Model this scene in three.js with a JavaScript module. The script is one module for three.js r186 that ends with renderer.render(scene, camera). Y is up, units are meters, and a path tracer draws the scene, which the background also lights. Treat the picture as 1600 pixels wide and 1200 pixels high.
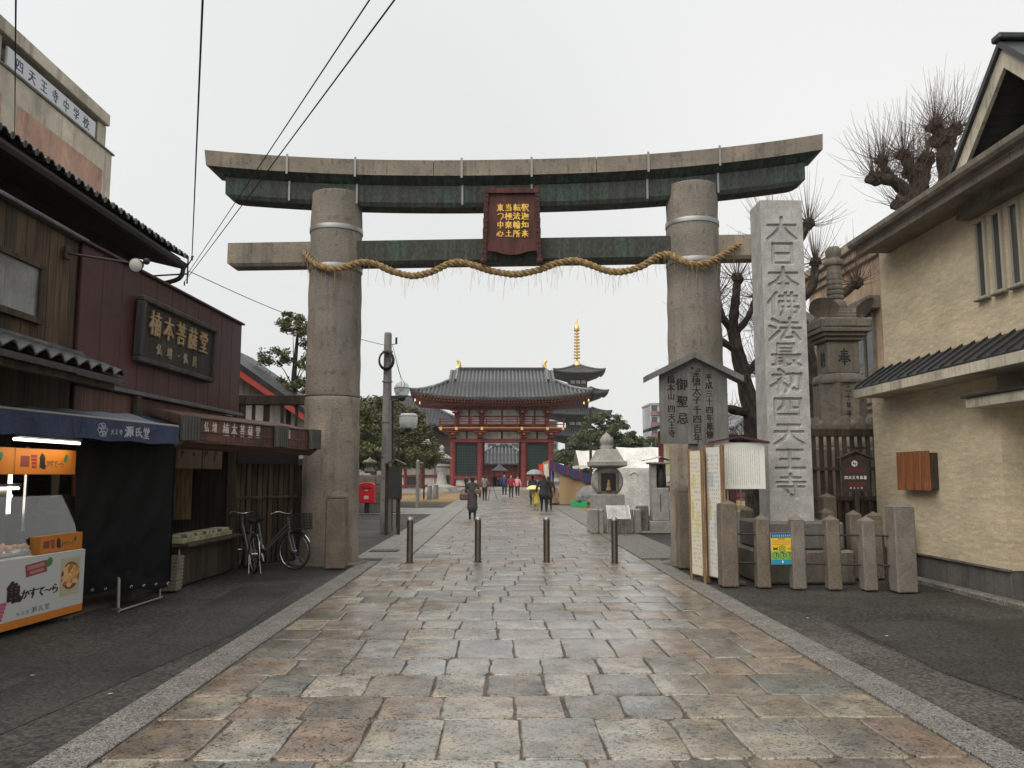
import * as THREE from 'three';
import { mergeGeometries, mergeVertices, toCreasedNormals } from 'three/addons/utils/BufferGeometryUtils.js';

// ---------- camera, sky, sun, exposure ----------
const renderer = new THREE.WebGLRenderer({ antialias: true });
renderer.toneMapping = THREE.LinearToneMapping;
renderer.toneMappingExposure = 2.05;
renderer.shadowMap.enabled = true;
const scene = new THREE.Scene();
const camera = new THREE.PerspectiveCamera(49.71, 4 / 3, 0.1, 1500);
camera.position.set(0, 1.65, 0);
camera.rotation.set(THREE.MathUtils.degToRad(6.301), THREE.MathUtils.degToRad(-0.801), 0, 'YXZ');
scene.add(camera);
{ // a plain overcast sky: bright white-grey cloud, very faintly mottled, a little cooler overhead
  const W = 256, H = 128, d = new Float32Array(W * H * 4);
  for (let j = 0; j < H; j++) for (let i = 0; i < W; i++) {
    const up = ((j + 0.5) / H - 0.5) * Math.PI, a = (i + 0.5) / W * Math.PI * 2, y = Math.max(0, Math.sin(up));
    const x = Math.cos(a) * Math.cos(up), z = Math.sin(a) * Math.cos(up);
    const m = 0.022 * Math.sin(2.3 * x + 3.1 * z + 1.2 * y) + 0.016 * Math.sin(5.1 * x - 4.2 * z + 2 * y + 1.3) + 0.010 * Math.sin(9 * x + 7.3 * z - 6 * y);
    const L = (0.80 + 0.06 * y + 1.5 * m) * 0.512, k = (j * W + i) * 4;
    const wm = 0.012 * Math.sin(1.1 * x - 0.7 * z + 0.4); d[k] = L * (0.985 - wm); d[k + 1] = L; d[k + 2] = L * (0.99 + 0.02 * y + wm); d[k + 3] = 1;
  }
  const t = new THREE.DataTexture(d, W, H, THREE.RGBAFormat, THREE.FloatType);
  t.mapping = THREE.EquirectangularReflectionMapping; t.magFilter = THREE.LinearFilter; t.needsUpdate = true;
  scene.background = t; scene.environment = t;
}
const sun = new THREE.DirectionalLight(0xfff6ea, 1.5);
sun.position.set(-24, 48, 15); sun.target.position.set(0, 0, -20);
sun.castShadow = true; sun.shadow.radius = 130; sun.shadow.mapSize.set(2048, 2048);
Object.assign(sun.shadow.camera, { left: -60, right: 60, top: 60, bottom: -120, near: 1, far: 300 });
scene.add(sun, sun.target);
scene.fog = new THREE.FogExp2(0xe9edee, 0.00028);

// ---------- helpers ----------
const { PI, sin, cos, abs, min, max, floor, sqrt, pow, hypot } = Math;
const V = (x, y, z) => new THREE.Vector3(x, y, z);
const lerp = (a, b, t) => a + (b - a) * t, clamp = (x, a, b) => min(b, max(a, x));
const rng = (s) => () => { s = (s + 0x6d2b79f5) | 0; let t = Math.imul(s ^ (s >>> 15), 1 | s); t = (t + Math.imul(t ^ (t >>> 7), 61 | t)) ^ t; return ((t ^ (t >>> 14)) >>> 0) / 4294967296; };
const R0 = rng(11), rr = (a, b, r = R0) => a + (b - a) * r();
const hash = (x, y, s) => { let h = Math.imul(x | 0, 374761393) + Math.imul(y | 0, 668265263) + Math.imul(s | 0, 1274126177); h = Math.imul(h ^ (h >>> 13), 1274126177); return ((h ^ (h >>> 16)) >>> 0) / 4294967296; };
// tileable value noise on the unit square: px, py cells per side
function vn(u, v, px, py, s) {
  const x = u * px, y = v * py, i = floor(x), j = floor(y), f = x - i, g = y - j, a = f * f * (3 - 2 * f), b = g * g * (3 - 2 * g);
  const w = (n, p) => ((n % p) + p) % p, h = (p, q) => hash(w(p, px), w(q, py), s);
  return lerp(lerp(h(i, j), h(i + 1, j), a), lerp(h(i, j + 1), h(i + 1, j + 1), a), b);
}
const fb = (u, v, px, py, s, o = 4) => { let t = 0, a = 0.5, n = 0; for (let k = 0; k < o; k++) { t += a * vn(u, v, px << k, py << k, s + k); n += a; a *= 0.55; } return t / n; };
function tex(n, fn, srgb = true) { // fn(u, v) -> grey or [r, g, b], 0..1
  const d = new Uint8Array(n * n * 4);
  for (let j = 0; j < n; j++) for (let i = 0; i < n; i++) { const c = fn(i / n, j / n), k = (j * n + i) * 4; for (let m = 0; m < 3; m++) d[k + m] = clamp((c.length ? c[m] : c) * 255, 0, 255); d[k + 3] = 255; }
  const t = new THREE.DataTexture(d, n, n); t.wrapS = t.wrapT = THREE.RepeatWrapping; t.magFilter = THREE.LinearFilter; t.minFilter = THREE.LinearMipmapLinearFilter; t.generateMipmaps = true;
  if (srgb) t.colorSpace = THREE.SRGBColorSpace; t.needsUpdate = true; return t;
}
const rep = (t, x, y = x) => { const c = t.clone(); c.repeat.set(x, y); c.needsUpdate = true; return c; };
function canvasTex(w, h, draw) {
  const c = document.createElement('canvas'); c.width = w; c.height = h; const g = c.getContext('2d'); draw(g, w, h);
  const t = new THREE.CanvasTexture(c); t.colorSpace = THREE.SRGBColorSpace; t.anisotropy = 8; return t;
}
// textures: grain and stains only
const ss = (a, b, x) => { const t = clamp((x - a) / (b - a), 0, 1); return t * t * (3 - 2 * t); };
const T = {};
T.granite = tex(512, (u, v) => { const s = hash(u * 512, v * 512, 3), f = fb(u, v, 90, 90, 5, 3), c = fb(u, v, 5, 5, 9, 4); const k = 0.80 + 0.32 * (f - 0.5) + 0.24 * (c - 0.5) + (s > 0.93 ? -0.22 : s > 0.86 ? 0.10 : 0); return [k, k * 0.995, k * 0.985]; });
T.graniteB = tex(512, (u, v) => 0.5 + 0.55 * (fb(u, v, 60, 60, 5, 3) - 0.5) + 0.5 * (fb(u, v, 9, 9, 19, 3) - 0.5) - (fb(u, v, 40, 40, 23, 2) > 0.68 ? 0.25 : 0), false);
T.paver = tex(1024, (u, v) => { const s = hash(u * 1024, v * 1024, 3), f = fb(u, v, 150, 150, 5, 3), c = fb(u, v, 7, 7, 9, 5), p = fb(u, v, 70, 60, 41, 2); let k = 0.82 + 0.42 * (f - 0.5) + 0.42 * (c - 0.5) + (s > 0.94 ? -0.18 : s > 0.88 ? 0.1 : 0) - (p > 0.66 ? 0.3 * ss(0.66, 0.74, p) : 0) - 0.08 * ss(0.56, 0.66, fb(u, v, 9, 8, 91, 5)); const w = fb(u, v, 6, 6, 77, 4) - 0.5; return [k + 0.10 * w, k, k - 0.12 * w]; });
T.paverB = tex(1024, (u, v) => { const p = fb(u, v, 70, 60, 41, 2); return 0.6 + 0.5 * (fb(u, v, 120, 120, 5, 3) - 0.5) + 0.4 * (fb(u, v, 14, 14, 9, 4) - 0.5) - 0.35 * ss(0.62, 0.74, p); }, false);
T.paverR = tex(512, (u, v) => { const c = fb(u, v, 5, 5, 61, 5), f = fb(u, v, 60, 60, 62, 3); return clamp(0.52 + 1.9 * (c - 0.5) + 0.35 * (f - 0.5), 0.2, 1); }, false);
T.wet = tex(512, (u, v) => { const c = fb(u, v, 5, 5, 61, 5), f = fb(u, v, 60, 60, 62, 3); return clamp(0.62 - 2.2 * (c - 0.5) - 0.4 * (f - 0.5), 0.12, 1); }, false);
T.asphalt = tex(1024, (u, v) => { const s = hash(u * 1024, v * 1024, 4), f = fb(u, v, 260, 260, 6, 2), c = fb(u, v, 5, 5, 12, 5); const k = 0.72 + 0.95 * (f - 0.5) + 0.6 * (c - 0.5) + (s > 0.988 ? 0.5 : s < 0.12 ? -0.2 : 0); return [k * 1.0, k * 0.985, k * 0.95]; });
T.speck = tex(512, (u, v) => { const f = fb(u, v, 110, 110, 15, 2), c = fb(u, v, 4, 4, 9, 4), b = fb(u, v, 60, 60, 25, 2); const k = 0.78 + 0.75 * (f - 0.5) + 0.2 * (c - 0.5) - 0.3 * ss(0.62, 0.75, b); return [k, k * 0.99, k * 0.975]; });
T.asphaltB = tex(512, (u, v) => 0.5 + 0.9 * (fb(u, v, 110, 110, 6, 2) - 0.5) + 0.2 * (fb(u, v, 8, 8, 3, 3) - 0.5), false);
T.torii = tex(1024, (u, v) => { const g = fb(u, v, 220, 220, 5, 2), c = fb(u, v, 5, 3, 9, 5), st = fb(u, v, 30, 2, 15, 4), l = fb(u, v, 26, 22, 33, 4); let k = 0.88 + 0.2 * (g - 0.5) + 0.34 * (c - 0.5) - 0.08 * ss(0.5, 0.75, st) - 0.12 * ss(0.58, 0.78, l); const w = c - 0.5; return [k + 0.05 * w, k, k - 0.07 * w]; });
T.patina = tex(512, (u, v) => { const st = fb(u, v, 40, 2, 15, 4), c = fb(u, v, 6, 4, 9, 5), g = fb(u, v, 60, 40, 6, 3), p = ss(0.5, 0.72, c * 0.6 + st * 0.45); const k = 0.62 + 0.5 * (g - 0.5) + 0.35 * (st - 0.5); return [k * lerp(0.92, 0.85, p) + 0.02, k * lerp(0.95, 1.14, p), k * lerp(0.93, 1.05, p)]; });
T.wood = tex(512, (u, v) => { const g = fb(u, v, 70, 3, 5, 4), c = fb(u, v, 8, 2, 9, 4), k = 0.8 + 0.6 * (g - 0.5) + 0.5 * (c - 0.5); return [k * 1.03, k, k * 0.95]; });
T.woodS = tex(512, (u, v) => { const g = fb(u, v, 40, 3, 5, 4), c = fb(u, v, 6, 3, 9, 4), k = 0.84 + 0.22 * (g - 0.5) + 0.22 * (c - 0.5); return [k, k, k * 0.985]; });
T.woodB = tex(512, (u, v) => 0.5 + 0.9 * (fb(u, v, 70, 3, 5, 4) - 0.5), false);
T.stucco = tex(512, (u, v) => { const g = fb(u, v, 16, 60, 5, 4), c = fb(u, v, 4, 7, 9, 4), s = fb(u, v, 120, 120, 8, 2); const k = 0.88 + 0.16 * (g - 0.5) + 0.14 * (c - 0.5) + 0.1 * (s - 0.5); return [k, k * 0.99, k * 0.97]; });
T.stuccoB = tex(512, (u, v) => 0.5 + 0.9 * (fb(u, v, 13, 52, 5, 4) - 0.5) + 0.25 * (fb(u, v, 120, 120, 8, 2) - 0.5), false);
T.grime = tex(512, (u, v) => { const c = fb(u, v, 5, 4, 9, 5), g = fb(u, v, 40, 30, 6, 3), st = fb(u, v, 34, 2, 15, 4); return 0.86 + 0.34 * (c - 0.5) + 0.14 * (g - 0.5) - 0.12 * ss(0.55, 0.75, st); });
T.bumpy = tex(512, (u, v) => 0.5 + 0.8 * (fb(u, v, 8, 8, 9, 5) - 0.5), false);
T.bark = tex(256, (u, v) => { const g = fb(u, v, 18, 6, 5, 4), c = fb(u, v, 4, 4, 9, 4); return 0.7 + 0.8 * (g - 0.5) + 0.5 * (c - 0.5); });
T.crease = tex(512, (u, v) => { const w = fb(u, v, 4, 4, 7, 3), a = abs(fb(u + 0.13 * w, v, 6, 4, 9, 4) - 0.5) * 2, b = abs(fb(u, v + 0.1 * w, 13, 9, 19, 3) - 0.5) * 2; return clamp(0.25 + 0.8 * pow(a, 0.7) + 0.3 * b, 0, 1); }, false);
T.fabric = tex(256, (u, v) => 0.85 + 0.25 * (fb(u, v, 60, 60, 5, 2) - 0.5) + 0.25 * (fb(u, v, 5, 5, 9, 4) - 0.5));
T.tileG = tex(512, (u, v) => { const c = fb(u, v, 30, 22, 9, 2), f = fb(u, v, 6, 6, 5, 4), h = hash(u * 24, v * 16, 4); return 0.7 + 0.4 * (c - 0.5) + 0.5 * (f - 0.5) + 0.3 * (h - 0.5); });
const lin = (r, g, b) => new THREE.Color().setRGB(r, g, b);
function mat(c, rough = 0.85, o = {}) { // c: linear [r, g, b] or css
  const m = new THREE.MeshStandardMaterial({ roughness: rough, side: THREE.DoubleSide, ...o });
  if (c.length === 3 && typeof c !== 'string') m.color.setRGB(...c); else m.color.set(c);
  return m;
}
const tm = (c, rough, t, s, b, bs, bsc = s, o = {}) => mat(c, rough, { map: rep(t, s), ...(b ? { bumpMap: rep(b, bsc), bumpScale: bs } : {}), ...o });

// ---------- object bookkeeping ----------
const taken = new Map(), wp = new WeakMap();
const numbered = (n) => { const k = taken.get(n) ?? 0; taken.set(n, k + 1); return k ? n + '_' + String(k).padStart(3, '0') : n; };
function thing(name, label, category, base = [0, 0, 0], group) {
  const o = new THREE.Group(); o.name = numbered(name); o.position.set(...base); scene.add(o); wp.set(o, base);
  o.userData = { label, category }; if (group) o.userData.group = group; return o;
}
function setting(name, label, base = [0, 0, 0]) {
  const o = new THREE.Group(); o.name = numbered(name); o.position.set(...base); scene.add(o); wp.set(o, base); o.userData = { kind: 'structure', label }; return o;
}
function part(name, geo, m, parent, pos = [0, 0, 0], rot) { // pos in the parent's frame before it is turned (world for unturned things)
  const o = new THREE.Mesh(geo, m); o.name = name; o.castShadow = o.receiveShadow = true;
  const b = wp.get(parent); o.position.set(pos[0] - b[0], pos[1] - b[1], pos[2] - b[2]); if (rot) o.rotation.set(...rot);
  wp.set(o, pos); parent.add(o); return o;
}
const stuff = (o) => { o.userData.kind = 'stuff'; return o; };
const place = (o, x, y, z, ry = 0) => { o.position.set(x, y, z); o.rotation.y = ry; return o; };
function copyOf(o, label) { const c = o.clone(); c.name = numbered(o.name.replace(/_\d+$/, '')); c.userData = { ...o.userData }; if (label) c.userData.label = label; scene.add(c); return c; }

// ---------- geometry ----------
function mUV(g, ox = 0, oy = 0) { // uv in metres by the main direction of each face
  if (g.index) g = g.toNonIndexed();
  if (!g.attributes.normal) g.computeVertexNormals();
  const p = g.attributes.position, uv = new Float32Array(p.count * 2), a = V(), b = V(), c = V(), n = V();
  for (let i = 0; i < p.count; i += 3) {
    a.fromBufferAttribute(p, i); b.fromBufferAttribute(p, i + 1); c.fromBufferAttribute(p, i + 2);
    n.copy(b).sub(a).cross(c.clone().sub(a)); const x = abs(n.x), y = abs(n.y), z = abs(n.z);
    [a, b, c].forEach((q, k) => { const w = (i + k) * 2; if (y >= x && y >= z) { uv[w] = q.x + ox; uv[w + 1] = q.z + oy; } else if (x >= z) { uv[w] = q.z + ox; uv[w + 1] = q.y + oy; } else { uv[w] = q.x + ox; uv[w + 1] = q.y + oy; } });
  }
  g.setAttribute('uv', new THREE.BufferAttribute(uv, 2)); return g;
}
function soup(tris) { const g = new THREE.BufferGeometry(); g.setAttribute('position', new THREE.BufferAttribute(new Float32Array(tris.flat(2)), 3)); g.computeVertexNormals(); return g; }
const cbCache = new Map();
function cbox(w, h, d, c = 0, variant = 0) { // chamfered box about the origin, uv in metres
  const key = [w.toFixed(3), h.toFixed(3), d.toFixed(3), c, variant].join(); if (cbCache.has(key)) return cbCache.get(key);
  let g;
  c = min(c, w / 2.2, h / 2.2, d / 2.2);
  if (c <= 0) g = new THREE.BoxGeometry(w, h, d);
  else {
    const H = [w / 2, h / 2, d / 2], q = (ax, s) => { // inset face corners
      const [i, j] = [[1, 2], [2, 0], [0, 1]][ax], out = [];
      for (const [e, f] of [[-1, -1], [1, -1], [1, 1], [-1, 1]]) { const v = [0, 0, 0]; v[ax] = s * H[ax]; v[i] = e * (H[i] - c); v[j] = f * (H[j] - c); out.push(v); }
      return out;
    }, t = [], quad = (a, b, cc, dd) => { t.push([a, b, cc], [a, cc, dd]); };
    for (let ax = 0; ax < 3; ax++) for (const s of [-1, 1]) quad(...q(ax, s));
    const pt = (ax, s) => { const v = s.map((e, i) => e * (H[i] - c)); v[ax] = s[ax] * H[ax]; return v; };
    for (let ax = 0; ax < 3; ax++) { const i = (ax + 1) % 3, j = (ax + 2) % 3; for (const e of [-1, 1]) for (const f of [-1, 1]) { const s0 = [0, 0, 0], s1 = [0, 0, 0]; s0[i] = s1[i] = e; s0[j] = s1[j] = f; s0[ax] = -1; s1[ax] = 1; quad(pt(i, s0), pt(j, s0), pt(j, s1), pt(i, s1)); } }
    for (const a of [-1, 1]) for (const b of [-1, 1]) for (const e of [-1, 1]) t.push([pt(0, [a, b, e]), pt(1, [a, b, e]), pt(2, [a, b, e])]);
    for (const tr of t) { const [a, b, e] = tr.map((v) => V(...v)); if (b.clone().sub(a).cross(e.clone().sub(a)).dot(a.clone().add(b).add(e)) < 0) tr.reverse(); }
    g = soup(t);
  }
  g = mUV(g, variant * 0.37, variant * 0.61); cbCache.set(key, g); return g;
}
// a box part from extents
function B(name, parent, m, [x0, x1], [y0, y1], [z0, z1], c = 0, variant = 0) { return part(name, cbox(x1 - x0, y1 - y0, z1 - z0, c, variant), m, parent, [(x0 + x1) / 2, (y0 + y1) / 2, (z0 + z1) / 2]); }
const bxg = ([x0, x1], [y0, y1], [z0, z1], c = 0) => cbox(x1 - x0, y1 - y0, z1 - z0, c).clone().translate((x0 + x1) / 2, (y0 + y1) / 2, (z0 + z1) / 2);
const clean = (g) => { if (g.index) g = g.toNonIndexed(); for (const k of Object.keys(g.attributes)) if (!['position', 'normal', 'uv'].includes(k)) g.deleteAttribute(k); return g; };
const merge = (list) => mergeGeometries(list.map(clean));
function cyl(a, b, r0, r1 = r0, n = 8, caps = true) { // tapered cylinder from a to b, uv in metres
  a = V(...a); b = V(...b); const L = a.distanceTo(b), g = new THREE.CylinderGeometry(r1, r0, L, n, 1, !caps), uv = g.attributes.uv;
  for (let i = 0; i < uv.count; i++) uv.setXY(i, uv.getX(i) * 2 * PI * max(r0, r1), uv.getY(i) * L);
  g.translate(0, L / 2, 0); g.applyQuaternion(new THREE.Quaternion().setFromUnitVectors(V(0, 1, 0), b.clone().sub(a).normalize())); g.translate(a.x, a.y, a.z); return clean(g);
}
function tube(pts, r, n = 24, k = 6, closed = false) { // r: number or f(t)
  const cv = new THREE.CatmullRomCurve3(pts.map((p) => V(...p)), closed), g = new THREE.TubeGeometry(cv, n, 1, k, closed), p = g.attributes.position, L = cv.getLength(), uv = g.attributes.uv, f = typeof r === 'function' ? r : () => r;
  for (let i = 0; i <= n; i++) { const c = cv.getPointAt(closed && i === n ? 0 : i / n), q = f(i / n); for (let j = 0; j <= k; j++) { const m = i * (k + 1) + j; p.setXYZ(m, c.x + (p.getX(m) - c.x) * q, c.y + (p.getY(m) - c.y) * q, c.z + (p.getZ(m) - c.z) * q); uv.setXY(m, j / k * 2 * PI * q, i / n * L); } }
  return clean(g);
}
function lathe(prof, n = 24, phase = 0) { // prof [[r, y], ...]
  const g = new THREE.LatheGeometry(prof.map(([r, y]) => new THREE.Vector2(max(r, 0.0001), y)), n, phase); const uv = g.attributes.uv, p = g.attributes.position;
  for (let i = 0; i < uv.count; i++) uv.setXY(i, uv.getX(i) * 2 * PI * 0.5, p.getY(i)); return clean(g);
}
const flat = (g) => { const q = g.index ? g.toNonIndexed() : g; q.computeVertexNormals(); return q; };
function extr(pts, d, bev = 0) { // polygon in x,y extruded along z from 0 to d
  const s = new THREE.Shape(pts.map(([x, y]) => new THREE.Vector2(x, y))), g = new THREE.ExtrudeGeometry(s, { depth: d, bevelEnabled: bev > 0, bevelSize: bev, bevelThickness: bev, bevelSegments: 1, curveSegments: 8 }); return clean(mUV(clean(g)));
}
function grid(nu, nv, f, uvf) { // f(u, v) -> [x, y, z]
  const p = [], uv = [], ix = [];
  for (let j = 0; j <= nv; j++) for (let i = 0; i <= nu; i++) { const q = f(i / nu, j / nv); p.push(...q); uv.push(...(uvf ? uvf(i / nu, j / nv, q) : [q[0], q[1]])); }
  for (let j = 0; j < nv; j++) for (let i = 0; i < nu; i++) { const a = j * (nu + 1) + i, b = a + 1, c = a + nu + 1, d = c + 1; ix.push(a, b, d, a, d, c); }
  const g = new THREE.BufferGeometry(); g.setAttribute('position', new THREE.Float32BufferAttribute(p, 3)); g.setAttribute('uv', new THREE.Float32BufferAttribute(uv, 2)); g.setIndex(ix); g.computeVertexNormals(); return g;
}
// closed sweep of a cross section [[y, z], ...] over stations st(t) -> {x, f(y, z) -> [x, y, z]}
function sweepX(sec, n, at) {
  const t = [], ring = (i) => sec.map(([y, z]) => at(i / n, y, z));
  for (let i = 0; i < n; i++) { const a = ring(i), b = ring(i + 1); for (let k = 0; k < sec.length; k++) { const m = (k + 1) % sec.length; t.push([a[k], a[m], b[m]], [a[k], b[m], b[k]]); } }
  for (const [i, s] of [[0, 1], [n, -1]]) { const a = ring(i); for (let k = 1; k < sec.length - 1; k++) t.push(s > 0 ? [a[0], a[k + 1], a[k]] : [a[0], a[k], a[k + 1]]); }
  return mUV(soup(t));
}

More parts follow.
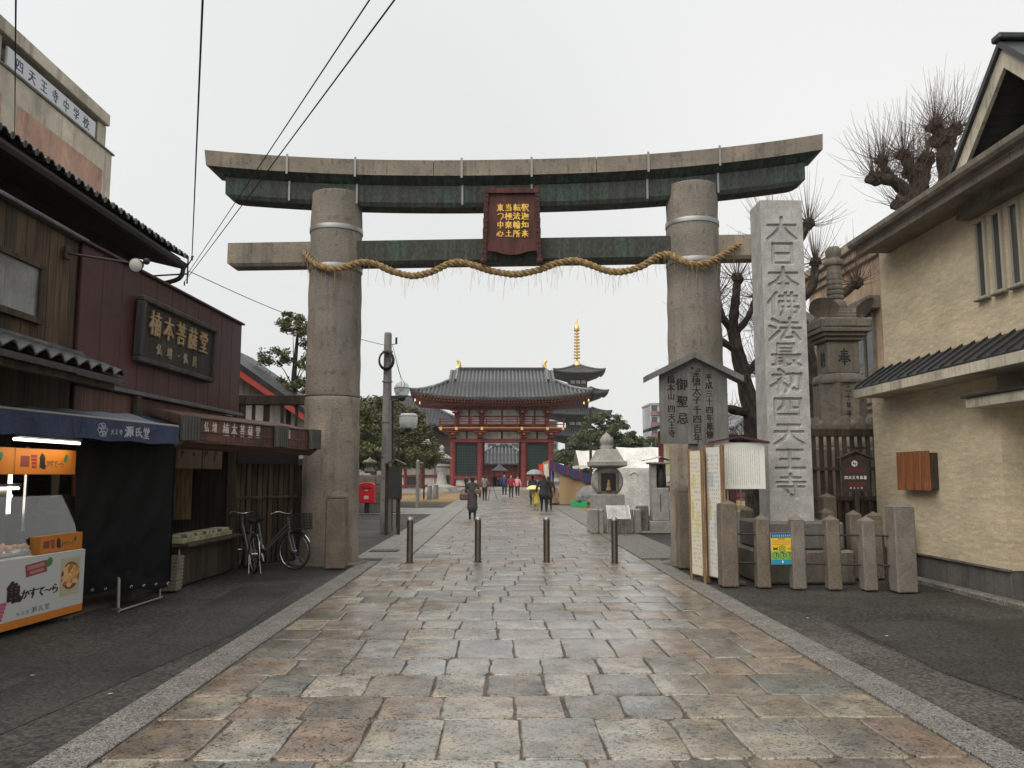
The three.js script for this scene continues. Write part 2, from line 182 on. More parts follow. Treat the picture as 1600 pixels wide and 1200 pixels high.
// ---------- brush lettering: strokes on a 20 x 20 square ----------
const GL = {
  大: '1 7 19 7,10 0 10 7 6 14 1 20,10 7 14 14 19 20', 太: '1 7 19 7,10 0 10 7 6 14 1 20,10 7 14 14 19 20,8 15 11 19', 天: '3 3 17 3,1 9 19 9,10 3 10 9 7 15 1 20,10 9 13 15 19 20',
  日: '4 1 4 19,4 1 16 1 16 19,4 10 16 10,4 19 16 19', 本: '1 5 19 5,10 0 10 20,10 5 6 12 1 16,10 5 14 12 19 16,6 15 14 15',
  佛: '5 0 0 9,3 5 3 20,7 3 18 3 18 8 7 8 7 13 19 13 18 18 16 18,11 0 11 12 8 20,15 0 15 20', 法: '2 1 6 4,0 7 4 9,0 20 6 12,8 4 18 4,13 0 13 9,7 9 20 9,12 9 8 18 17 17,15 13 19 20',
  最: '5 0 5 7,5 0 15 0 15 7,5 4 15 4,5 7 15 7,1 10 19 10,4 10 4 19,9 10 9 20,4 13 9 13,4 16 9 16,1 19 10 18,11 12 18 12 15 17 10 20,12 13 15 17 19 20',
  初: '5 0 8 3,1 5 9 5 5 11 0 15,5 9 5 20,8 8 6 11,6 11 10 15,10 4 19 4 18 17 16 19 14 17,14 4 13 12 9 20', 四: '2 3 2 18,2 3 18 3 18 18,8 3 7 9 4 13,12 3 12 11 16 11,2 17 18 17',
  王: '2 2 18 2,10 2 10 18,4 10 16 10,1 18 19 18', 寺: '4 3 16 3,10 0 10 7,1 7 19 7,2 11 18 11,13 7 13 20 10 18,6 13 8 16', 平: '2 2 18 2,5 5 7 9,15 5 13 9,1 11 19 11,10 2 10 20',
  成: '4 5 18 5,4 5 4 13 1 19,4 10 9 10 9 16 7 16,12 0 13 10 19 19 19 15,17 9 12 16 8 19,15 1 18 3', 三: '3 3 17 3,4 10 16 10,1 17 19 17', 十: '1 8 19 8,10 0 10 20', 二: '4 4 16 4,1 17 19 17',
  年: '6 0 2 6,5 3 17 3,5 8 16 8,5 8 5 13,1 13 19 13,11 3 11 20', 厳: '4 0 5 3,10 0 10 3,16 0 14 3,2 4 18 4,3 4 3 12 1 20,5 7 11 7,6 10 11 10,6 7 6 16,10 7 10 20,4 16 11 15,6 13 10 13,14 6 12 11,13 9 19 9,17 9 15 15 11 20,13 11 16 16 19 20',
  修: '4 0 0 8,3 5 3 20,6 5 6 15,11 0 8 6,10 3 18 3 13 9 8 11,11 4 19 10,16 10 9 14,17 13 9 17,18 16 8 20', 聖: '1 1 10 1,3 1 3 9,8 1 8 11,3 4 8 4,3 7 8 7,0 10 10 9,12 2 12 8,12 2 18 2 18 8,12 8 18 8,3 12 17 12,10 12 10 19,4 15 16 15,1 19 19 19',
  徳: '5 0 1 5,6 4 0 10,4 8 4 20,8 3 19 3,13 0 13 6,9 6 9 10,9 6 18 6 18 10,12 6 12 10,15 6 15 10,9 10 18 10,8 14 7 18,10 13 11 18 16 18 16 16,13 12 14 14,17 13 19 16', 子: '4 2 16 2 10 7,10 7 10 18 7 17,1 9 19 9',
  千: '15 1 5 4,1 9 19 9,10 3 10 20', 百: '2 2 18 2,10 2 8 7,4 7 4 19,4 7 16 7 16 19,4 13 16 13,4 19 16 19', 御: '4 0 1 5,5 5 0 10,3 8 3 20,8 0 6 5,7 3 13 3,6 8 13 8,10 3 10 18,10 12 13 12,7 11 7 18,6 19 13 17,15 3 15 20,15 3 19 3 19 14 17 13',
  忌: '4 1 16 1 16 5 4 5 4 10 17 10 17 8,3 14 1 18,6 13 7 19 14 19 14 16,10 12 12 15,16 13 19 17', 総: '5 0 2 4 6 6,7 3 1 10,1 10 8 9,4 10 4 20,2 13 1 17,6 13 8 16,12 0 9 5,15 0 19 5,13 5 10 10 17 9,16 7 19 11,10 14 9 18,12 13 13 19 17 19 17 16,14 12 15 14,18 13 20 16',
  山: '10 1 10 18,3 7 3 18 17 18,17 7 17 18', 中: '3 5 3 13,3 5 17 5 17 13,3 13 17 13,10 0 10 20', 学: '4 0 6 4,10 0 11 4,16 0 14 4,2 5 2 8,2 5 18 5 17 8,6 9 14 9 10 12,10 12 10 19 8 18,2 14 18 14',
  校: '0 6 9 6,5 0 5 20,5 7 0 14,5 8 8 12,14 0 14 4,9 4 19 4,12 6 10 9,16 6 19 9,17 9 14 15 9 20,11 10 15 16 20 20', 楠: '0 6 8 6,4 0 4 20,4 7 0 14,4 8 7 12,9 3 20 3,14 0 14 6,10 7 10 20,10 7 19 7 19 20 17 19,12 9 13 11,17 9 16 11,12 12 17 12,12 15 17 15,14 12 14 20',
  菩: '1 3 19 3,6 0 6 5,14 0 14 5,10 4 10 6,4 7 16 7,7 8 8 10,13 8 12 10,1 11 19 11,5 14 5 20,5 14 15 14 15 20,5 19 15 19', 薩: '1 3 19 3,6 0 6 5,14 0 14 5,2 7 2 20,2 7 6 7 4 10 6 13 3 14,14 5 14 7,8 7 19 7,11 8 12 10,16 8 15 10,8 11 19 11,8 11 8 16 6 20,12 12 10 15,11 14 18 14,14 12 14 19,11 16 18 16,9 19 19 19',
  堂: '4 0 6 3,10 0 10 4,16 0 14 3,2 4 2 7,2 4 18 4 17 7,6 7 6 11,6 7 14 7 14 11,6 11 14 11,4 15 16 15,10 12 10 19,1 19 19 19', 仏: '6 0 0 9,4 5 4 20,13 1 8 17 18 15,15 11 19 19',
  壇: '0 6 7 6,4 1 4 15,0 16 7 14,14 0 14 3,8 3 20 3,10 5 10 10,10 5 18 5 18 10,12 7 16 7,10 10 18 10,10 12 10 17,10 12 18 12 18 17,10 14 18 14,10 17 18 17,8 20 20 20', 具: '5 0 5 13,5 0 15 0 15 13,5 4 15 4,5 8 15 8,5 12 15 12,1 15 19 15,7 16 2 20,13 16 18 20',
  源: '2 1 5 4,0 7 4 9,0 20 5 12,7 1 19 1,7 1 7 12 5 20,13 2 11 5,9 5 9 11,9 5 18 5 18 11,9 8 18 8,9 11 18 11,13 11 13 19 11 18,9 14 7 18,16 13 19 17', 氏: '15 1 4 4,4 4 4 18 10 15,4 10 18 9,10 3 12 12 19 19 19 15',
  亀: '8 0 3 5,7 2 13 2 10 5,4 5 4 11,4 5 16 5 16 11,4 8 16 8,4 11 16 11,4 12 4 17,4 12 16 12 16 17,4 14 16 14,4 17 16 17,10 5 10 19 19 19 19 16', か: '2 6 12 6 11 15 8 18,7 1 5 11 2 18,15 4 19 11', す: '1 4 19 4,11 0 11 12 8 13 7 10 9 8 11 10 11 14 8 20', て: '2 4 18 3 11 7 9 13 15 19', 'ー': '1 11 6 9 13 12 19 9', ら: '8 1 13 3,6 5 4 12 10 9 16 11 15 17 7 20',
  釈: '8 0 2 2,1 6 9 6,5 1 5 20,2 3 3 5,8 3 7 5,5 7 0 13,5 8 9 12,11 2 11 10 9 20,11 2 19 2 19 8,11 8 19 8,14 8 16 15 20 20', 迦: '2 1 5 4,1 8 4 8 4 15 1 18,3 16 8 19 20 19,7 5 13 5 12 13 10 12,10 1 9 9 6 14,15 5 15 13,15 5 19 5 19 13,15 12 19 12', 如: '5 0 3 8 8 16,8 4 5 13 1 18,0 7 9 7,12 5 12 17,12 5 19 5 19 17,12 16 19 16', 来: '3 4 17 4,6 6 7 9,14 6 13 9,1 11 19 11,10 0 10 20,10 11 2 18,10 11 18 18',
  転: '1 3 9 3,2 6 2 13,2 6 8 6 8 13,2 9 8 9,2 13 8 13,0 16 10 16,5 0 5 20,12 3 19 3,11 9 20 9,14 9 11 18 18 17,17 13 20 19', 輪: '1 3 9 3,2 6 2 13,2 6 8 6 8 13,2 9 8 9,2 13 8 13,0 16 10 16,5 0 5 20,15 0 10 7,15 0 20 7,13 7 17 7,11 10 11 20,11 10 19 10 19 20,11 14 19 14,14 10 14 20,17 10 17 20', 所: '1 2 9 2,2 5 2 12 0 20,2 5 9 5 9 10,2 10 9 10,18 1 12 4,12 4 12 12 10 20,12 9 20 9,16 9 16 20',
  当: '10 0 10 8,4 2 6 6,16 2 14 6,3 9 17 9 17 19,4 14 17 14,2 19 17 19', 極: '0 6 7 6,4 0 4 20,4 7 0 14,4 8 7 12,9 2 19 2,14 2 14 16 12 15,9 6 9 12,9 6 12 6 12 12,9 11 12 11,15 6 19 6 17 11 15 14,16 8 20 14,8 19 20 19', 楽: '10 0 9 2,6 3 6 10,6 3 14 3 14 10,6 6 14 6,6 10 14 10,2 3 4 5,2 9 5 7,18 3 16 5,18 9 15 7,1 13 19 13,10 10 10 20,9 13 2 19,11 13 18 19', 土: '4 7 16 7,10 1 10 18,1 18 19 18',
  東: '2 3 18 3,5 6 5 13,5 6 15 6 15 13,5 9 15 9,5 13 15 13,10 0 10 20,10 13 1 19,10 13 19 19', 門: '2 5 9 2 17 4 18 12 12 19', 心: '3 9 1 16,6 6 7 18 15 18 15 14,10 4 12 8,16 7 19 13', 奉: '4 3 16 3,5 6 15 6,1 9 19 9,10 0 9 8 1 15,12 9 19 15,5 13 15 13,6 16 14 16,10 11 10 20',
  納: '5 0 2 4 6 6,7 3 1 10,1 10 8 9,4 10 4 20,2 13 1 17,6 13 8 16,10 4 10 20,10 4 19 4 19 20 17 19,15 0 14 9 11 14,15 9 18 13', 月: '5 1 5 12 2 20,5 1 16 1 16 20 14 19,5 7 16 7,5 13 16 13', 鳥: '10 0 8 3,5 3 5 13,5 3 15 3 15 10,5 6 15 6,5 10 19 10,5 13 18 13 17 19 15 19,4 15 2 19,7 15 8 18,10 15 11 18,13 15 14 17', 墓: '1 3 19 3,6 0 6 5,14 0 14 5,6 6 6 10,6 6 14 6 14 10,6 8 14 8,6 10 14 10,2 12 18 12,8 11 3 16,12 11 17 16,6 16 14 16,10 14 10 20,4 20 16 20',
};
const strokesOf = (c) => (GL[c] ?? '').split(',').filter(Boolean).map((s) => { const n = s.split(' ').map(Number), o = []; for (let i = 0; i < n.length; i += 2) o.push([n[i] / 20, n[i + 1] / 20]); return o; });
function brush(g, str, x, y, s, { dx = 0, dy = s * 1.1, w = 0.1, sx = 1 } = {}) { // writes str from the top left corner x, y
  g.lineCap = g.lineJoin = 'round';
  [...str].forEach((c, i) => { for (const st of strokesOf(c)) { const P = st.map(([a, b]) => [x + i * dx + a * s * sx, y + i * dy + b * s]); for (let k = 1; k < P.length; k++) { const hz = abs(P[k][0] - P[k - 1][0]) > abs(P[k][1] - P[k - 1][1]) * 2; g.lineWidth = s * w * (hz ? 0.82 : 1.12); g.beginPath(); g.moveTo(...P[k - 1]); g.lineTo(...P[k]); g.stroke(); } } });
}
function letters3d(str, size, depth, w, dx, dy) { // raised strokes: bars lying on z = 0
  const out = []; let n = 0;
  [...str].forEach((c, i) => { for (const st of strokesOf(c)) for (let k = 1; k < st.length; k++) {
    const a = st[k - 1], b = st[k], ax = i * dx + a[0] * size, ay = i * dy - a[1] * size, bx = i * dx + b[0] * size, by = i * dy - b[1] * size, L = hypot(bx - ax, by - ay), hz = abs(bx - ax) > 2 * abs(by - ay);
    const t = size * w * (hz ? 0.8 : 1.15), d = depth + (n++ % 7) * 0.0007, g = cbox(L + t * 0.8, t, d, t * 0.2).clone(); g.rotateZ(Math.atan2(by - ay, bx - ax)); g.translate((ax + bx) / 2, (ay + by) / 2, d / 2); out.push(g);
  } });
  return merge(out);
}
function mirrorX(t) { // builds the other-handed version of an unturned thing
  const cached = new Set(cbCache.values());
  t.traverse((o) => { if (o === t) return; o.position.x *= -1; if (!o.isMesh || cached.has(o.geometry)) return; const g = o.geometry.clone().applyMatrix4(new THREE.Matrix4().makeScale(-1, 1, 1));
    if (g.index) { const x = g.index.array; for (let i = 0; i < x.length; i += 3) [x[i], x[i + 1]] = [x[i + 1], x[i]]; } else for (const k of Object.values(g.attributes)) { const n = k.itemSize, x = k.array; for (let i = 0; i < k.count; i += 3) for (let c = 0; c < n; c++) { const q = x[i * n + c]; x[i * n + c] = x[(i + 1) * n + c]; x[(i + 1) * n + c] = q; } } o.geometry = g; });
  return t;
}
// a flat printed face lying 3 mm before a surface; faces +z
function face(name, parent, m, w, h, pos, rot) { return part(name, new THREE.PlaneGeometry(w, h), m, parent, pos, rot); }

// ---------- materials ----------
const M = {
  asphalt: tm([0.075, 0.073, 0.069], 0.72, T.asphalt, 0.16, T.asphaltB, 0.006, 0.9),
  patch: tm([0.058, 0.057, 0.054], 0.7, T.asphalt, 0.21, T.asphaltB, 0.006, 0.9),
  patchL: tm([0.115, 0.108, 0.098], 0.8, T.asphalt, 0.19, T.asphaltB, 0.006, 0.9),
  mortar: tm([0.15, 0.132, 0.11], 0.9, T.paver, 1.1, T.graniteB, 0.006),
  kerb: tm([0.33, 0.318, 0.295], 0.62, T.speck, 1.1, T.graniteB, 0.012, 2.2),
  kerbW: tm([0.36, 0.345, 0.32], 0.5, T.granite, 1.0, T.graniteB, 0.006, 2.2),
  granite: tm([0.30, 0.272, 0.238], 0.85, T.granite, 1.1, T.graniteB, 0.008, 2),
  graniteT: tm([0.275, 0.23, 0.178], 0.88, T.granite, 1.0, T.graniteB, 0.014, 2),
  graniteG: tm([0.58, 0.585, 0.585], 0.75, T.granite, 1.4, T.graniteB, 0.004, 2.4),
  graniteP: tm([0.53, 0.515, 0.48], 0.8, T.granite, 1.1, T.graniteB, 0.004, 2),
  mossy: tm([0.23, 0.205, 0.165], 0.9, T.torii, 0.55, T.graniteB, 0.012, 2),
  torii: tm([0.36, 0.315, 0.255], 0.85, T.torii, 0.28, T.graniteB, 0.016, 1.4),
  toriiU: tm([0.29, 0.258, 0.215], 0.85, T.torii, 0.33, T.graniteB, 0.016, 1.4),
  toriiK: tm([0.33, 0.285, 0.225], 0.88, T.torii, 0.5, T.graniteB, 0.008, 1.4),
  patina: tm([0.085, 0.096, 0.081], 0.7, T.patina, 0.45, T.bumpy, 0.01, 0.7),
  steel: mat([0.34, 0.345, 0.34], 0.5, { metalness: 0.75 }),
  strap: mat([0.24, 0.24, 0.235], 0.6, { metalness: 0.7 }),
  bollard: mat([0.18, 0.155, 0.125], 0.33, { metalness: 0.85 }),
  rope: tm([0.43, 0.315, 0.165], 0.95, T.wood, 6, T.woodB, 0.006, 8),
  straw: mat([0.42, 0.31, 0.16], 0.95),
  gold: mat([0.78, 0.56, 0.20], 0.42, { metalness: 0.85 }),
  goldP: mat([0.85, 0.55, 0.10], 0.5, { metalness: 0.15 }),
  plaque: tm([0.10, 0.028, 0.024], 0.75, T.wood, 1.4, T.woodB, 0.004, 1.4),
  iron: mat([0.035, 0.03, 0.027], 0.6, { metalness: 0.4 }),
  black: mat([0.012, 0.012, 0.013], 0.6),
  white: tm([0.74, 0.73, 0.70], 0.75, T.grime, 0.5),
};

// ---------- ground ----------
{
  const g = new THREE.CircleGeometry(1300, 64).rotateX(-PI / 2); g.translate(0, -0.014, -300); const uv = g.attributes.uv, p = g.attributes.position;
  for (let i = 0; i < p.count; i++) uv.setXY(i, p.getX(i), p.getZ(i));
  const o = part('ground', clean(g), M.asphalt, Object.assign(new THREE.Group(), {}) && (() => { const t = setting('ground', 'damp dark grey asphalt on both sides of the stone path'); return t; })());
  o.name = 'asphalt';
}
function sheet(name, label, m, pts, y) { // polygon lying on the ground
  const s = new THREE.Shape(pts.map(([x, z]) => new THREE.Vector2(x, -z))), g = new THREE.ShapeGeometry(s).rotateX(-PI / 2), p = g.attributes.position, uv = g.attributes.uv;
  for (let i = 0; i < p.count; i++) uv.setXY(i, p.getX(i) * 1.03 + 7, p.getZ(i) * 1.03);
  const t = setting(name, label, [pts[0][0], y, pts[0][1]]); part(name + '_surface', clean(g), m, t, [0, y, 0]); return t;
}
{
  sheet('asphalt_patch', 'darker repaired strip of asphalt before the shops', M.patch, [[-3.05, -13.2], [-2.78, -9.2], [-3.25, -5.4], [-3.95, -5.5], [-3.75, -9.3], [-3.9, -12.8]], -0.0095);
  sheet('asphalt_patch', 'darker repaired asphalt beside the cream house', M.patch, [[3.9, -9.6], [6.9, -9.9], [8, -4], [4.3, -4.2], [3.75, -7.2]], -0.0095);
  sheet('asphalt_patch', 'paler worn asphalt band along the granite edge', M.patchL, [[3.16, -10.9], [3.75, -10.2], [3.72, -7.4], [4.0, -4.0], [3.12, -4.0]], -0.0092);
  sheet('sand_ground', 'ochre sand yard before the temple gate', tm([0.46, 0.30, 0.13], 0.95, T.asphalt, 0.3), [[-2.4, -52], [-2.6, -80], [-26, -80], [-26, -54]], -0.008);
  sheet('sand_ground', 'ochre sand beside the food stall', tm([0.40, 0.28, 0.14], 0.95, T.asphalt, 0.3), [[3.9, -38], [4.2, -64], [16, -60], [16, -39]], -0.008);
  sheet('cross_path', 'pale stone cross path left of the paved way', M.kerbW, [[-2.0, -36], [-2.1, -43], [-16, -44], [-16, -38]], -0.006);
  sheet('cross_path', 'dark kerb strip before the sand yard', M.patchL, [[-2.2, -46], [-2.3, -51.5], [-22, -53], [-22, -47]], -0.0085);
  sheet('forecourt', 'grey flagstones before the temple gate', tm([0.30, 0.29, 0.265], 0.5, T.paver, 0.12), [[-26, -80.2], [-26, -140], [26, -140], [26, -80.2]], -0.007);
}
// ---------- the paved way ----------
{
  const way = setting('stone_path', 'worn rectangular stone pavers, damp, leading through the gateway');
  B('paving_bed', way, M.mortar, [-2.36, 2.82], [-0.06, -0.013], [-17.05, -2.6]);
  B('paving_bed', way, M.mortar, [-1.86, 2.82], [-0.06, -0.0135], [-91, -17.06]);
  const tones = [[0.30, 0.28, 0.245], [0.34, 0.325, 0.29], [0.27, 0.225, 0.185], [0.29, 0.24, 0.195], [0.215, 0.215, 0.205], [0.245, 0.23, 0.205], [0.38, 0.365, 0.33], [0.265, 0.21, 0.175], [0.33, 0.3, 0.245], [0.19, 0.175, 0.155], [0.30, 0.305, 0.295]];
  const wetMap = rep(T.paverR, 0.21), filmMap = rep(T.wet, 0.21); wetMap.channel = filmMap.channel = 1; const film = (c, rough, o) => { const m = new THREE.MeshPhysicalMaterial({ roughness: rough, side: THREE.DoubleSide, clearcoat: 1, clearcoatMap: filmMap, clearcoatRoughness: 0.28, ...o }); m.color.setRGB(...c); return m; }; // damp and drier patches run across the joints
  const mats = tones.map((c, i) => film(c.map((v, q) => v * [1.15, 1.1, 1.02][q]), [0.62, 0.5, 0.66, 0.6, 0.48, 0.58, 0.46, 0.66, 0.6, 0.6, 0.44][i], { map: rep(T.paver, 0.8), bumpMap: rep(T.paverB, 0.8), bumpScale: 0.0055, roughnessMap: wetMap }));
  const r = rng(5);
  function stone(x0, x1, z0, z1) {
    const gap = rr(0.003, 0.009, r), y = rr(-0.004, 0.005, r), tx = rr(-0.006, 0.006, r), tz = rr(-0.006, 0.006, r), cr = rr(0.015, 0.055, r);
    const A = x0 + gap, C = x1 - gap, D = z0 + gap, E = z1 - gap, j = () => rr(-0.011, 0.011, r), ring = [];
    const side = (ax, az, bx, bz) => { const L = hypot(bx - ax, bz - az), ux = (bx - ax) / L, uz = (bz - az) / L; for (const t of [cr / L, 0.35, 0.66, 1 - cr / L]) ring.push([ax + ux * L * t - uz * 0 + (abs(uz) > 0.5 ? j() : 0), az + uz * L * t + (abs(ux) > 0.5 ? j() : 0)]); };
    side(A, D, C, D); side(C, D, C, E); side(C, E, A, E); side(A, E, A, D);
    const cx = (x0 + x1) / 2, cz = (z0 + z1) / 2, hy = (x, z) => y + tx * (x - cx) + tz * (z - cz), p = [], uv = [], ix = [], ou = rr(0, 9, r), ov = rr(0, 9, r), n = ring.length, rot = r() > 0.5;
    const uv1 = []; const add = (x, yy, z) => { p.push(x, yy, z); uv1.push(x, z); uv.push(...(rot ? [z + ou, x + ov] : [x + ou, z + ov])); };
    const ins = 0.013;
    add(cx, hy(cx, cz) + 0.001, cz);
    for (const [x, z] of ring) { const dx = x - cx, dz = z - cz; add(x - Math.sign(dx) * min(ins, abs(dx) * 0.2), hy(x, z), z - Math.sign(dz) * min(ins, abs(dz) * 0.2)); }
    for (const [x, z] of ring) add(x, hy(x, z) - 0.007, z);
    for (const [x, z] of ring) add(x, -0.03, z);
    for (let i = 0; i < n; i++) { const k = (i + 1) % n; ix.push(0, 1 + k, 1 + i, 1 + i, 1 + k, 1 + n + k, 1 + i, 1 + n + k, 1 + n + i, 1 + n + i, 1 + n + k, 1 + 2 * n + k, 1 + n + i, 1 + 2 * n + k, 1 + 2 * n + i); }
    const g = new THREE.BufferGeometry(); g.setAttribute('position', new THREE.Float32BufferAttribute(p, 3)); g.setAttribute('uv', new THREE.Float32BufferAttribute(uv, 2)); g.setAttribute('uv1', new THREE.Float32BufferAttribute(uv1, 2)); g.setIndex(ix); g.computeVertexNormals(); return g;
  }
  const zs = [-3.0, -3.55, -4.25, -5.06, -5.89, -6.48, -7.15, -7.77, -8.65, -9.2, -9.76]; while (zs.at(-1) > -17.0) zs.push(zs.at(-1) - rr(0.5, 0.72, r)); zs[zs.length - 1] = -17.05;
  while (zs.at(-1) > -90) zs.push(zs.at(-1) - rr(0.55, 0.95, r));
  let count = 0; const far = mats.map(() => []);
  for (let i = 0; i + 1 < zs.length; i++) {
    const near = zs[i] > -17, L = near ? -2.34 : -1.84, Rr = 2.8; let x = L;
    while (x < Rr - 0.01) {
      let w = near ? rr(0.36, 0.57, r) : rr(0.5, 1.05, r); if (Rr - x - w < 0.28) w = Rr - x;
      const cx = x + w / 2 - 0.2, edge = clamp((abs(cx) - 0.9) / 1.4, 0, 1), q = r();
      const k = near ? (q < 0.09 ? 4 : q < 0.18 ? 9 : r() < 0.3 + 0.65 * edge ? [2, 3, 7, 8, 5, 3][floor(r() * 6)] : [0, 1, 6, 10, 0, 1, 5][floor(r() * 7)]) : [0, 1, 6, 10, 1, 0, 5, 8, 9][floor(r() * 9)];
      const g = stone(x, x + w, zs[i + 1], zs[i]);
      if (count < 299) { const cz = (zs[i] + zs[i + 1]) / 2; g.translate(-(x + w / 2), 0, -cz); part('paving_stone', g, mats[k], way, [x + w / 2, 0, cz]); count++; } else far[k].push(g);
      x += w;
    }
  }
  far.forEach((l, k) => l.length && stuff(part('far_paving_stones', mergeGeometries(l), mats[k], way)));
  // granite edging slabs on both sides
  const edge = setting('granite_edging', 'long grey granite edging slabs beside the stone path');
  for (const [x0, x1] of [[-2.69, -2.365], [2.825, 3.15]]) { let z = -2.4; while (z > -16.2) { const L = rr(1.3, 2.1, r), z1 = max(z - L, -16.6); B('edging_slab', edge, M.kerb, [x0, x1], [-0.06, 0.003 + rr(-0.002, 0.002, r)], [z1 + 0.004, z - 0.004], 0.006, floor(r() * 4)); z = z1; } }
  for (const [x0, x1] of [[-2.95, -2.42], [-2.41, -1.87], [2.83, 3.4], [3.41, 3.95]]) { let z = x0 < 0 ? -17.0 : -16.9; while (z > -88) { const L = rr(1.2, 2.4, r) * (z < -40 ? 3 : 1), z1 = z - L; B('border_slab', edge, x0 < 0 ? M.kerbW : M.kerb, [x0, x1], [-0.06, 0.002 + rr(-0.003, 0.003, r)], [z1 + 0.004, z - 0.004], 0.006, floor(r() * 4)); z = z1; } }
}

// ---------- the stone gateway ----------
{
  const t = thing('torii_gateway', 'huge weathered stone torii gateway with dark green patinated beams over the path', 'torii');
  const tilt = 0.0107, N = 48;
  const pillar = (sx, top, seam) => {
    const x = sx * 3.525, rad = (y) => lerp(0.545, 0.50, y / 7.2) + 0.012 * ss(0.5, 0, y);
    const seg = (y0, y1, m) => { const pr = [[0, y0]]; pr.push([rad(y0) - 0.012, y0], [rad(y0 + 0.02), y0 + 0.02]); for (let k = 1; k < 40; k++) { const y = lerp(y0, y1, k / 40); pr.push([rad(y) + 0.006 * sin(y * 9 + sx), y]); } pr.push([rad(y1 - 0.02), y1 - 0.02], [rad(y1) - 0.012, y1], [0, y1]); const g = lathe(pr, 56); const p = g.attributes.position; for (let i = 0; i < p.count; i++) { const X = p.getX(i), Z = p.getZ(i), rd = hypot(X, Z); if (rd < 0.1) continue; const a = Math.atan2(Z, X) / (2 * PI) + 0.5, n = 1 + (0.012 * (fb(a, p.getY(i) / 8 + 0.1, 6, 9, 70 + sx, 4) - 0.5)) / rd; p.setX(i, X * n); p.setZ(i, Z * n); } const m2 = mergeVertices(g.deleteAttribute('normal'), 1e-4); m2.computeVertexNormals(); return m2; };
    part('pillar_drum', seg(-0.05, seam, M.torii), M.torii, t, [x, 0, 0]);
    part('pillar_drum', seg(seam + 0.004, top, M.toriiU), M.toriiU, t, [x, 0, 0]);
    for (const y of [6.46, 5.68]) { const q = y + sx * 0.045, rr_ = rad(q) + 0.004; part('steel_ring', lathe([[rr_, q], [rr_ + 0.014, q], [rr_ + 0.014, q + 0.09], [rr_, q + 0.09], [rr_, q]], 40), M.steel, t, [x, 0, 0]); }
    part('base_stone', lathe([[0, -0.03], [0.72, -0.03], [0.72, 0.02], [0.66, 0.035], [0, 0.04]], 32), M.mossy, t, [x, 0, 0]);
  };
  pillar(-1, 7.2, 3.15); pillar(1, 7.32, 3.4);
  const rise = (x) => (x > 0 ? 0.41 : 0.31) * pow(abs(x) / 6.05, 2.3) + tilt * x;
  const beam = (half, y0, y1, d0, d1, cut, x0 = -half, x1 = half) => sweepX([[y0, d0], [y1, d1], [y1, -d1], [y0, -d0]], N, (s, y, z) => { const x = lerp(x0, x1, s), k = (y - y0) / (y1 - y0), e = abs(x) > half - 0.001 ? Math.sign(x) * (k - 1) * cut : 0; return [x + e, y + rise(x), z]; });
  // the top beam in four stones with joints
  const cuts = [-6.06, -1.55, 1.62, 6.0];
  for (let i = 0; i < 3; i++) part('top_beam_stone', beam(i === 1 ? 99 : 6.0, 7.46, 7.76, 0.43, 0.46, 0.03, cuts[i] + (i ? 0.006 : 0), cuts[i + 1] - 0.006), M.toriiK, t);
  part('top_beam_underside', beam(5.97, 7.33, 7.457, 0.27, 0.42, 0.26), M.patina, t);
  part('second_beam', beam(5.7, 6.98, 7.327, 0.235, 0.25, 0.0), M.patina, t);
  part('second_beam_soffit', beam(5.7, 6.9, 6.978, 0.20, 0.235, 0.12), M.patina, t);
  for (const x of [-4.42, -3.08, -1.0, 0.36, 2.62, 4.0]) {
    const y = rise(x); const s = part('steel_strap', cbox(0.042, 0.40, 0.012), M.strap, t, [x, 7.60 + y, 0.472]);
    part('strap_lower', cbox(0.038, 0.44, 0.012), M.strap, s, [x, 7.15 + y, 0.262]); part('strap_bolt', cyl([0, 0, 0], [0, 0.05, 0], 0.03, 0.03, 6), M.iron, s, [x + 0.22, 6.86 + y, 0.1]);
  }
  const nuki = (x0, x1, m, c0, c1) => part('tie_beam', sweepX([[5.79, 0.17], [5.85, 0.21], [6.26, 0.21], [6.26, -0.21], [5.85, -0.21], [5.79, -0.17]], 12, (s, y, z) => { let x = lerp(x0, x1, s); if (y < 5.8) x += s === 0 ? c0 : s === 1 ? -c1 : 0; return [x, y + tilt * x, z]; }), m, t);
  nuki(-5.62, -3.1, M.toriiK, 0.08, 0); nuki(-3.098, 3.098, M.patina, 0, 0); nuki(3.1, 5.6, M.toriiK, 0, 0.08);
  place(t, 0.255, 0, -16, THREE.MathUtils.degToRad(-2));
  // straw rope
  const rp = thing('straw_rope', 'thick twisted straw rope draped in waves across the stone gateway', 'rope');
  const path = [[-4.12, 6.02, 0.26], [-3.98, 5.86, 0.36], [-3.7, 5.64, 0.58], [-3.45, 5.56, 0.62], [-3.2, 5.6, 0.6], [-2.9, 5.74, 0.42], [-2.65, 5.72, 0.3], [-2.3, 5.58, 0.27], [-1.95, 5.51, 0.26], [-1.6, 5.58, 0.26], [-1.3, 5.72, 0.27], [-1.05, 5.77, 0.28], [-0.75, 5.7, 0.27], [-0.35, 5.58, 0.26], [0.05, 5.53, 0.26], [0.45, 5.6, 0.26], [0.85, 5.74, 0.27], [1.15, 5.79, 0.28], [1.45, 5.72, 0.27], [1.8, 5.59, 0.26], [2.15, 5.57, 0.27], [2.5, 5.68, 0.28], [2.78, 5.84, 0.36], [2.95, 5.86, 0.46], [3.15, 5.72, 0.56], [3.4, 5.62, 0.62], [3.62, 5.63, 0.62], [3.9, 5.76, 0.52], [4.2, 5.98, 0.36], [4.4, 6.1, 0.28]];
  const cv = new THREE.CatmullRomCurve3(path.map((p) => V(...p)));
